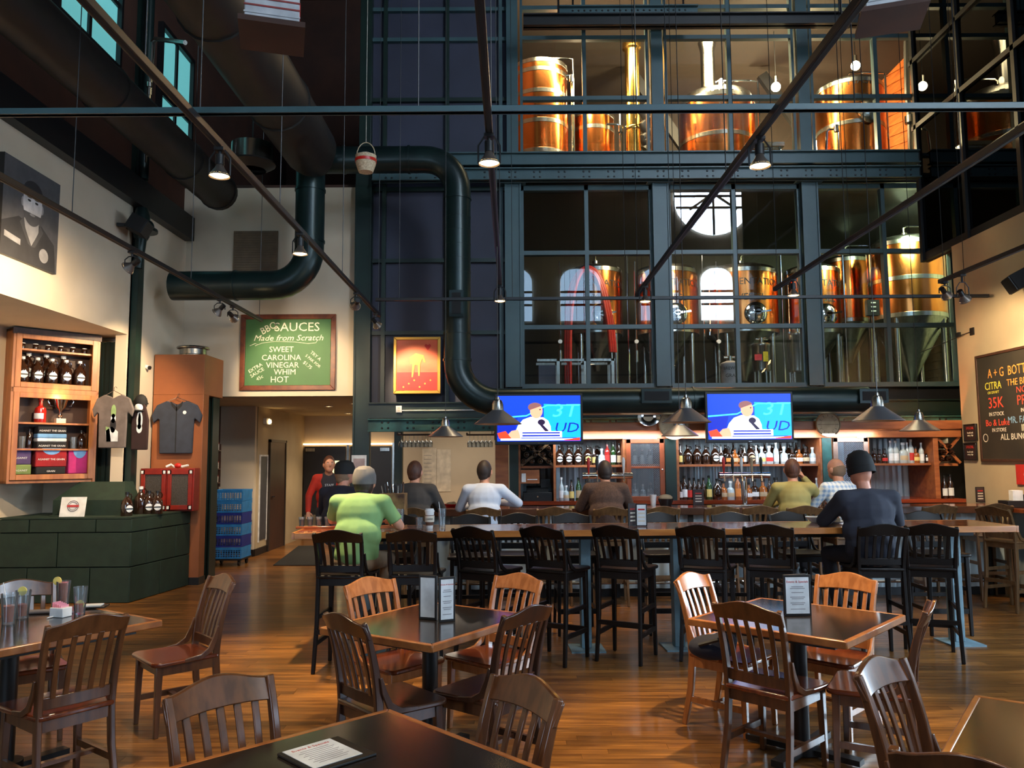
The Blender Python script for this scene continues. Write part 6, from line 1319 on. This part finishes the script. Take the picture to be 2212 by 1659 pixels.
    # hair / headgear
    if not hat == 'beanie':
        if bald: q = B().ell((0, -.012, -.012), .0795, .094, .088, 20, 14)
        else: q = B().ell((0, -.016, .012), .0815, .095, .114, 22, 14).ell((0, -.045, -.05), .058, .05, .055, 16, 10)
        if hat: q.v = [(v[0]*.985, v[1]*.97, v[2]-.012) for v in q.v]
        ho = obj('hair', q.xf(R4 @ Matrix.Translation(hd) @ Matrix.Rotation(-.12, 4, 'X')), hair, t)
        if not hat: remesh(ho, .007, 2); 
        if bald: obj('bald_crown', B().ell((0, .004, .028), .078, .092, .09, 20, 14).xf(R4 @ Matrix.Translation(hd)), skin, t)
    if hat == 'beanie':
        M = Matrix.Rotation(-.25, 4, 'X'); q = B().lathe([(.098, -.01), (.103, .0), (.105, .05), (.100, .10), (.075, .15), (.03, .172), (0, .175)], n=24); q.v = [(v[0]*.92, v[1]*1.08, v[2]) for v in q.v]
        q.xf(R4 @ Matrix.Translation(hd+V((0, -.012, .0))) @ M); bo = obj('beanie', q, BLACKM, t)
        obj('cuff', B().lathe([(.1, -.022), (.107, -.02), (.109, .03), (.103, .034)], n=24).xf(R4 @ Matrix.Translation(hd+V((0, -.012, .0))) @ M @ Matrix.Diagonal((.92, 1.08, 1, 1))), BLACKM, t)
    if hat in ('cap', 'darkcap'):
        cm = mat('grey_cap_cloth', (112, 108, 106), .85) if hat == 'cap' and 'grey_cap_cloth' not in MATS else MATS['grey_cap_cloth'] if hat == 'cap' else BLACKM
        q = B().lathe([(.094, -.005), (.096, .02), (.095, .06), (.078, .11), (.045, .132), (.0, .138)], n=22); q.v = [(v[0]*.96, v[1]*1.15-.004, v[2]) for v in q.v]; obj('cap_crown', q.xf(R4 @ Matrix.Translation(hd+V((0, -.004, -.002)))), cm, t)
        br = B().prism([(-.062, .07), (-.055, .14), (-.02, .175), (.02, .175), (.055, .14), (.062, .07)], .022, .03); br.xf(R4 @ Matrix.Translation(hd)); obj('cap_brim', br, cm, t, bev=.002)
    return t
def px_(px, Y): return xY(px, Y, 1080)
LIME = mat('lime_green_cotton', (128, 164, 104), .85, rgb2=(118, 154, 96), scale=(6, 6, 6), bump=.1); WSH = mat('white_dress_shirt', (206, 214, 228), .7, rgb2=(190, 198, 214), scale=(7, 7, 7), bump=.15)
GSU = mat('charcoal_wool', (60, 56, 54), .9); BJK = mat('brown_tweed', (82, 58, 46), .9, rgb2=(66, 46, 36), scale=(60, 60, 60)); TSH = mat('tan_khaki_shirt', (166, 152, 90), .8, rgb2=(150, 136, 78), scale=(6, 6, 6), bump=.15)
NVJ = mat('dark_navy_wool', (42, 44, 56), .9); NVC = mat('dark_navy_sweater', (30, 32, 48), .9); KHA = mat('khaki_shorts', (134, 110, 84), .85); DKP = mat('dark_trousers', (34, 34, 40), .9); DEN = mat('blue_denim', (54, 66, 96), .9)
def plaid():
    m = bpy.data.materials.new('blue_white_plaid'); m.use_nodes = True; N = m.node_tree.nodes; L = m.node_tree.links; b = N['Principled BSDF']; b.inputs['Roughness'].default_value = .8
    tc = N.new('ShaderNodeTexCoord'); prev = None
    for ax_, sc2 in (('X', 26), ('Z', 24)):
        wv = N.new('ShaderNodeTexWave'); wv.bands_direction = ax_; wv.inputs['Scale'].default_value = sc2/6.283*1.6; L.new(tc.outputs['Object'], wv.inputs[0])
        if prev is None: prev = wv.outputs['Fac']
        else:
            ad = N.new('ShaderNodeMath'); ad.operation = 'ADD'; L.new(prev, ad.inputs[0]); L.new(wv.outputs['Fac'], ad.inputs[1]); prev = ad.outputs[0]
    cr_ = N.new('ShaderNodeValToRGB'); cr_.color_ramp.elements[0].color = lin((150, 176, 206)); cr_.color_ramp.elements[1].color = lin((226, 228, 226)); cr_.color_ramp.elements[0].position = .15; cr_.color_ramp.elements[1].position = .7
    dv = N.new('ShaderNodeMath'); dv.operation = 'MULTIPLY'; dv.inputs[1].default_value = .5; L.new(prev, dv.inputs[0]); L.new(dv.outputs[0], cr_.inputs[0]); L.new(cr_.outputs[0], b.inputs['Base Color']); MATS[m.name] = m; return m
PLD = plaid()
person('man in a lime green t-shirt and grey cap seated on the leftmost black stool', px_(775, 6.8), 6.72, -.12, LIME, KHA, HAIRB, lean=.10, head=(.0, .07, -.05), hat='cap', long=False, w=1.16, LE=(-.30, .26, 1.16), LH=(-.12, .42, 1.14), RE=(.33, .14, 1.12), RH=(.16, .40, 1.14))
person('man in a charcoal jacket with white collar seated at the bar', px_(893, 9.35), 9.36, 0, GSU, DKP, HAIRR, lean=.06, collar=WSH, jacket=True, w=1.12, turn=-.3)
person('man in a white dress shirt seated at the bar, elbow out to the right', px_(1046, 9.35), 9.36, 0, WSH, DKP, HAIRB, lean=.07, w=1.12, turn=-.3, RE=(.40, .10, 1.16), RH=(.18, .32, 1.16), collar=WSH)
person('man in a brown tweed jacket seated at the bar before the shelf', px_(1311, 9.3), 9.32, 0, BJK, DKP, HAIRB, lean=.07, w=1.1, jacket=True, turn=.1, head=(0, .06, -.01))
person('man in a tan khaki shirt seated at the bar with a raised right hand', px_(1718, 9.3), 9.32, -.2, TSH, DKP, HAIRR, lean=.05, w=1.08, RE=(.31, .22, 1.22), RH=(.13, .20, 1.44), collar=TSH)
person('balding man in a blue and white plaid shirt leaning over the bar', px_(1826, 9.3), 9.34, .15, PLD, DEN, HAIRG, lean=.05, w=1.1, turn=.35, bald=True, collar=PLD)
person('man in a black beanie and dark coat seated at the high table', px_(1872, 6.95), 6.92, .1, NVJ, DKP, HAIRG, lean=.02, head=(-.01, .03, .02), hat='beanie', jacket=True, w=1.26, turn=.25, skin=SKIN2, LE=(-.30, .22, 1.12), LH=(-.1, .44, 1.14))
person('man in a black cap and dark navy sweater seated behind the green-shirted man', px_(735, 8.9), 8.8, -.35, NVC, DEN, HAIRG, lean=.05, hat='darkcap', w=1.14, turn=-.5, skin=SKIN2)
RSL = mat('red_sleeve_cotton', (196, 44, 22), .8)
pt = person('standing man in a dark shirt with red sleeves before the kitchen doors', px_(708, 12.2), 12.2, PI+.35, RSL, DKP, HAIRR, lean=.02, standing=True, w=.98, LH=(-.34, .10, .84), LE=(-.30, -.02, 1.12), RH=(.30, .12, .9), RE=(.28, -.02, 1.14))
v_ = B().ell((0, .015, 1.28), .165, .137, .235).ell((0, .01, 1.08), .15, .125, .14); v_o = obj('shirt_front', v_, mat('charcoal_cotton', (52, 48, 54), .9), pt); remesh(v_o, .012, 4)
text('STAFF', .05, WHITE, pt, (0, .155, 1.30), (PI/2, 0, PI), ext=.001)

# ================================================================ things on the tables
def on(px, py, z=T): p = atZ(px, py, z); return (p.x, p.y, z+.001)
def menu(label, px, py, z, w_, h, rz, rz2=None, paper=PAPER, group='table menus', base=None):
    t = thing('menu_card', label, 'menu', on(px, py, z), rz, group)
    def leaf(rot, x0):
        b = B().box(0, w_, -.006, .006, 0, h).xf(Matrix.Rotation(rot, 4, 'Z')); c = obj('cover', b, BLACK, t, bev=.002)
        obj('page', B().box(.012, w_-.012, -.0075, -.006, .014, h-.014).xf(Matrix.Rotation(rot, 4, 'Z')), paper, t); obj('page', B().box(.012, w_-.012, .006, .0075, .014, h-.014).xf(Matrix.Rotation(rot, 4, 'Z')), paper, t)
        for k, (s, zz_) in enumerate((('Events & Specials', .83),)):
            o = text(s, w_*.115, REDL, t, (0, 0, 0), ext=.0003); M = Matrix.Rotation(rot, 4, 'Z') @ Matrix.Translation((w_/2, -.0082, h*zz_)) @ Matrix.Rotation(PI/2, 4, 'X'); o.matrix_local = M
        ln = 0
        for zz_ in (.70, .66, .56, .45, .41, .31, .27, .16): obj('print_line', B().box(w_*(.28-.05*(ln % 2)), w_*(.72+.05*(ln % 2)), -.0081, -.0075, h*zz_, h*zz_+.004).xf(Matrix.Rotation(rot, 4, 'Z')), MATS['grey_print_text'], t); ln += 1
    leaf(0, 0)
    if rz2 is not None: leaf(rz2, 0)
    return t
menu('open menu standing at the middle table, its back leaf to the left', 944, 1340, T, .115, .25, PI-.62, .25, group=None)
menu('menu leaf standing at the right on the middle table', 947, 1345, T, .10, .25, .45, None)
menu('upright menu in a black frame on the right-hand table', 1694, 1331, T, .16, .235, 0.03, .30)
t = thing('menu_card', 'menu lying flat on the nearest table at bottom centre', 'menu', on(698, 1634), .78, 'table menus')
obj('cover', B().box(-.10, .12, -.115, .105, 0, .008), BLACK, t, bev=.002); obj('page', B().box(-.085, .085, -.09, .10, .008, .0095), PAPER, t)
o = text('Events & Specials', .019, REDL, t, (0, .075, .0098), (0, 0, 0), ext=.0002)
for k in range(9): obj('print_line', B().box(-.05-.012*(k % 2), .05+.012*(k % 2), .05-k*.014, .0525-k*.014, .0095, .0101), MATS['grey_print_text'], t)
def drink(label, px, py, z, liq, fill, h=.15, r=.036, lemon=None, straw=False, name='iced_tea', group='iced teas on the left table', cat='drink'):
    t = thing(name, label, cat, on(px, py, z), 0, group); r0 = r*.74
    obj('glass', B().lathe([(0, 0), (r0, 0), (r, h), (r-.002, h), (r0-.003, .012), (0, .012)], n=20), TUMB, t)
    if liq: rf = r0+(r-r0)*fill-.003; obj('liquid', B().lathe([(0, .013), (r0-.004, .013), (rf, h*fill), (0, h*fill)], n=20), liq, t)
    if lemon: obj('lemon', B().lathe([(0, .003), (.026, .003), (.026, -.003), (0, -.003)], n=16, axis='y').xf(Matrix.Translation((lemon[0], lemon[1], h*lemon[2]))), LEMON, t)
    if straw: obj('straw', B().cyl((0, 0, .02), (-.04, .0, h+.06), .003, n=6), WHITE, t)
    return t
drink('half-full iced tea at the very left with a straw', 18, 1348, T, TEA, .6, .17, .045, None, True)
drink('iced tea with a lemon slice on its rim, second from the left', 48, 1335, T, TEA, .5, .16, .043, (.0, -.01, .98))
drink('tall full iced tea with a lemon slice at its rim, behind the sugar caddy', 135, 1315, T, TEA, .95, .17, .042, (-.04, .0, 1.0))
drink('nearly finished iced tea with a lemon wedge, rightmost glass', 172, 1326, T, TEA, .4, .16, .040, (.005, -.01, .35))
t = thing('sugar_caddy', 'small white caddy with pink sugar packets', 'caddy', on(131, 1332), -.3); obj('caddy', B().box(-.05, .05, -.035, .035, 0, .055), WHITE, t, bev=.004)
for k in range(5): obj('packet', B().box(-.035+k*.015, -.033+k*.015, -.03, .03, .02, .085-.004*k), mat('pink_paper', (230, 150, 170), .6) if k == 0 else MATS['pink_paper'], t)
t = thing('straw', 'white wrapped straw lying on the left table', 'straw', on(130, 1334), -.5); p, q = atZ(102, 1337, T), atZ(158, 1324, T); t.location = (p.x, p.y, T+.001); t.rotation_euler = (0, 0, math.atan2(q.y-p.y, q.x-p.x)); obj('wrapper', B().cyl((0, 0, .005), ((q-p).length, 0, .005), .004, n=6), WHITE, t)
t = thing('straw', 'short white straw paper near the table edge', 'straw', on(174, 1337), .1); obj('wrapper', B().cyl((0, 0, .004), (.07, 0, .004), .003, n=6), WHITE, t)
t = thing('bill_tray', 'dark tray with a folded white receipt, right of the iced teas', 'tray', on(202, 1312), .2); obj('tray', B().box(-.08, .08, -.06, .06, 0, .01), BLACK, t, bev=.003); obj('receipt', B().box(-.06, .05, -.04, .045, .01, .016), PAPER, t)
t = thing('napkin', 'grey folded napkin roll beside the sugar caddy', 'napkin', on(90, 1325), .2); obj('roll', B().box(-.09, .09, -.03, .03, 0, .02), mat('grey_napkin', (120, 112, 110), .8), t, bev=.008)
# high table
ZT = 1.071
def oh(px, py): p = atZ(px, py, ZT); return (p.x, p.y, ZT)
t = thing('tasting_tray', 'wooden tray with a row of small beers at the left end of the high table', 'tray', oh(690, 1141), .1)
obj('board', B().box(-.20, .20, -.05, .05, 0, .02), BARW, t, bev=.004)
for k in range(5):
    g_ = thing('tasting_glass', 'small glass of dark beer on the tasting tray, %s from the left' % ORD[k], 'glass', (oh(690, 1141)[0]-.155+k*.075, oh(690, 1141)[1]-.015*2+k*.0075+.01, ZT+.021), 0, 'small beers on the tasting tray')
    obj('glass', B().lathe([(0, 0), (.02, 0), (.028, .08), (.026, .08), (.019, .006), (0, .006)], n=14), TUMB, g_); obj('beer', B().lathe([(0, .007), (.018, .007), (.024, .06), (0, .06)], n=14), BEER, g_)
t = thing('coffee_cup', 'paper coffee cup with white lid and printed sleeve on the high table', 'cup', oh(928, 1142)); obj('cup', B().lathe([(0, 0), (.028, 0), (.041, .15), (0, .15)], n=22), WHITE, t); obj('sleeve', B().lathe([(.0325, .03), (.0335, .03), (.041, .12), (.039, .12)], n=22), mat('brown_sleeve', (100, 60, 40), .7), t)
obj('lid', B().lathe([(.043, .148), (.044, .158), (.038, .162), (.036, .175), (0, .175)], n=22), WHITE, t); obj('sleeve_label', B().lathe([(.0375, .06), (.0415, .06), (.0435, .115), (.040, .115)], n=22), PAPERW, t); lab('COFFEE', .022, t, 0, .085, .042)
for (px, py, h, l) in ((864, 1138, .16, 'tall empty glass left of the coffee cup'), (906, 1142, .10, 'short clear glass beside the coffee cup'), (955, 1140, .17, 'tall glass with a straw right of the coffee cup')):
    p = oh(px, py); t = thing('glass', l, 'glass', p, 0, 'glasses near the coffee cup'); obj('glass', B().lathe([(0, 0), (.028, 0), (.036, h), (.034, h), (.026, .01), (0, .01)], n=20), TUMB, t)
    if h > .165: obj('straw', B().cyl((0, 0, .02), (-.03, 0, h+.06), .003, n=6), WHITE, t)
def tcard(label, px, py, z, w_, h, m, rz=0, name='table_card'):
    p = atZ(px, py, z); t = thing(name, label, 'table card', (p.x, p.y, z+.001), rz); obj('holder', B().box(-w_, w_, -.006, .006, 0, h), BLACK, t, bev=.002); obj('page', B().box(-w_+.01, w_-.01, -.0075, -.006, .01, h-.01), m, t); 
    for k in range(4): obj('print_block', B().box(-w_*.6, w_*.6, -.0083, -.0075, h*(.2+.17*k), h*(.27+.17*k)), REDL if k == 3 else PAPERW, t)
    return t
tcard('tall white-paged card holder on the high table right of the brown jacket', 1386, 1137, ZT, .05, .2, PAPER, -.1); tcard('dark menu card leaning beside the white-paged holder', 1366, 1136, ZT, .045, .2, mat('dark_menu_print', (60, 40, 40), .7), .5)
ZK = 1.071
tcard('dark red table card on the bar before the bottles', 1509, 1091, ZK, .07, .2, MATS['dark_menu_print'], .05); tcard('small dark red table card on the bar beside the cream wall', 2118, 1085, ZK, .06, .2, MATS['dark_menu_print'], .05)
def bar_(px, py): p = atZ(px, py, ZK); yy = min(max(p.y, BY+.08), BY+.5); return (xY(px, yy, py), yy, ZK)
t = thing('napkin_cup', 'white fluted paper cup on the bar near the basket', 'cup', bar_(1411, 1078)); obj('cup', B().lathe([(0, 0), (.03, 0), (.045, .14), (.04, .14), (0, .02)], n=14), WHITE, t)
t = thing('bread_basket', 'dark wire basket holding a brown loaf on the bar', 'basket', bar_(1438, 1080)); obj('basket', B().lathe([(0, 0), (.07, 0), (.10, .09), (.095, .09), (.065, .01), (0, .01)], n=18), BLACK, t); obj('loaf', B().ell((0, 0, .1), .09, .07, .045), TAND, t)
t = thing('bar_caddy', 'black caddy with white napkins at the right end of the bar', 'caddy', (5.98, 9.55, ZK)); obj('tray', B().box(-.16, .16, -.1, .1, 0, .08), BLACK, t, bev=.004); obj('napkins', B().box(-.06, .06, -.04, .04, .05, .2), WHITE, t); obj('menu_stack', B().box(.07, .12, -.08, .08, .05, .15), BLACK, t)
t = thing('bowl', 'white soup bowl in front of the man in the beanie', 'bowl', oh(1760, 1128)); obj('bowl', B().lathe([(0, 0), (.03, 0), (.085, .05), (.082, .052), (.03, .008), (0, .008)], n=24), WHITE, t)
t = thing('plate', 'white plate with a toasted sandwich beside the bowl', 'plate', oh(1795, 1130)); obj('plate', B().lathe([(0, 0), (.07, 0), (.13, .018), (.13, .022), (.07, .006), (0, .006)], n=26), WHITE, t); obj('sandwich', B().prism([(-.09, -.05), (.08, -.03), (0, .07)], .01, .05).box(-.09, .0, .0, .06, .012, .06), TAND, t, bev=.006)
t = thing('condiment_caddy', 'wire caddy with glasses and a yellow lidded bottle before the plaid shirt', 'caddy', bar_(1782, 1093)); obj('rack', B().lathe([(.0, 0), (.1, 0), (.1, .006), (.1, .08), (.097, .08), (.097, .006), (0, .006)], n=12), CHROME, t)
for k in range(3): obj('jar', B().cyl((-.05+.05*k, 0, .01), (-.05+.05*k, 0, .12), .022), (TUMB, CY, REDG)[k], t)
obj('yellow_cap', B().cyl((0, 0, .12), (0, 0, .16), .018, .008), CY, t)
p = atZ(1548, 1107, ZK)
# beer taps: chrome rails on posts with tall handles
def taps(label, px0, px1, py, xs_):
    a, b_ = atY(px0, py, 10.2), atY(px1, py, 10.2); t = thing('beer_tower', label, 'beer tap', ((a.x+b_.x)/2, 10.2, ZK)); L_ = (b_.x-a.x)/2; z = a.z-ZK
    obj('manifold', B().cyl((-L_, 0, z), (L_, 0, z), .04, n=18), CHROME, t)
    for x in (-L_*.55, L_*.55) if L_ > .4 else (0,): obj('post', B().cyl((x, 0, 0), (x, 0, z), .035, n=14), CHROME, t)
    for k, px in enumerate(xs_):
        x = xY(px, 10.2)-t.location.x; f_ = obj('faucet', B().tube([(x, -.03, z), (x, -.09, z), (x, -.1, z-.07)], .01, 8), CHROME, t)
        obj('tap_handle', B().lathe([(0, z+.02), (.008, z+.03), (.016, z+.10), (.022, z+.19), (.012, z+.23), (0, z+.235)], (x, -.06, 0), n=10), (REDP, BLACK, WHITE, TAND, GSTEEL, CABW)[k % 6], t)
taps('left chrome beer tap rail above the brown-jacketed man', 1258, 1366, 1028, (1270, 1288, 1345)); taps('right chrome beer tap rail before the long bottle shelf', 1553, 1662, 1027, (1560, 1579, 1598, 1620, 1640))
t = thing('drip_tray', 'steel drip tray on the bar under the right taps', 'tray', (atY(1610, 1090, 10.05).x, 10.05, ZK)); obj('tray', B().box(-.4, .4, -.1, .1, 0, .02), STAIN, t, bev=.004)
# register
a = atY(1150, 1083, 11.3); t = thing('cash_register', 'black cash register with a printer under a brown board in the back bar', 'register', (xY(1160, 11.3), 11.3, zc)); obj('drawer', B().box(-.2, .2, -.16, .16, 0, .12), BLACK, t, bev=.004); obj('keypad', B().prism([(-.14, .12), (.14, .12), (.14, .20), (-.14, .15)], -.15, .15, 'yz'), BLACKM, t); obj('screen', B().box(.05, .18, .02, .06, .16, .3), BLACK, t); obj('keyhole', B().cyl((0, -.165, .06), (0, -.16, .06), .012), CHROME, t)
t = thing('notice_board', 'brown board with a white ticket beside the register', 'board', (xY(1145, 11.12), 11.14, zY(1045, 11.1))); obj('board', B().box(-.13, .13, -.0, .02, 0, .19), SHELFW, t); obj('ticket', B().box(-.12, -.06, -.004, 0, .02, .14), WHITE, t); obj('tape', B().box(-.04, .1, -.004, 0, .05, .062), WHITE, t)
# utensil crate at the service end
t = thing('utensil_crate', 'tall patterned wooden crate holding utensils beside the charcoal jacket', 'crate', (xY(850, 8.75), 8.75, 0)); obj('crate', B().box(-.14, .14, -.12, .12, 0, zY(1064, 8.75)), mat('patterned_crate', (140, 110, 64), .7, rgb2=(70, 44, 24), scale=(9, 9, 9)), t, bev=.004); z = zY(1064, 8.75)
for k in range(9): obj('utensil', B().cyl((-.1+.025*k, .02*(k % 3), z-.05), (-.13+.03*k, .02, z+.08+.02*(k % 3)), .006, n=6), (CHROME, BLACK)[k % 2], t)
t = thing('ketchup_bottle', 'red squeeze bottle between the charcoal and white-shirted men', 'bottle', bar_(944, 1083)); obj('body', B().lathe([(0, 0), (.035, 0), (.035, .13), (.02, .17), (.012, .2), (0, .205)], n=16), REDP, t); obj('cap', B().cyl((0, 0, .185), (0, 0, .22), .016, .006), REDC, t)
t = thing('food_basket', 'red basket of food on the bar by the white-shirted man', 'basket', bar_(975, 1091)); obj('basket', B().lathe([(0, 0), (.07, 0), (.1, .04), (.095, .04), (.065, .006), (0, .006)], n=20), REDP, t); obj('food', B().ell((0, 0, .035), .07, .06, .03).ell((.03, -.02, .05), .03, .03, .02), TAND, t)
t = thing('folded_notice', 'framed paper notice on the corner column above the grey cap', 'poster', (xY(776, 11.84), 11.835, zY(1020, 11.8, 776))); obj('sheet', B().box(-.11, .11, -.006, 0, 0, .25), PAPER, t); obj('picture', B().box(-.085, .085, -.008, -.006, .06, .2), mat('faded_print', (170, 150, 150), .7), t)
# bags on the seats of the right-hand table
t = thing('backpack', 'dark blue bag lying on the seat behind the brown chair at right', 'bag', (1.22, 5.02, .452)); bg = B().ell((0, 0, .07), .15, .12, .075).ell((.08, .02, .1), .08, .08, .06); o = obj('bag', bg, NVC, t); remesh(o, .012, 3); obj('strap', B().tube([(-.1, -.08, .1), (0, -.13, .14), (.1, -.08, .12)], .012, 6), BLACK, t)
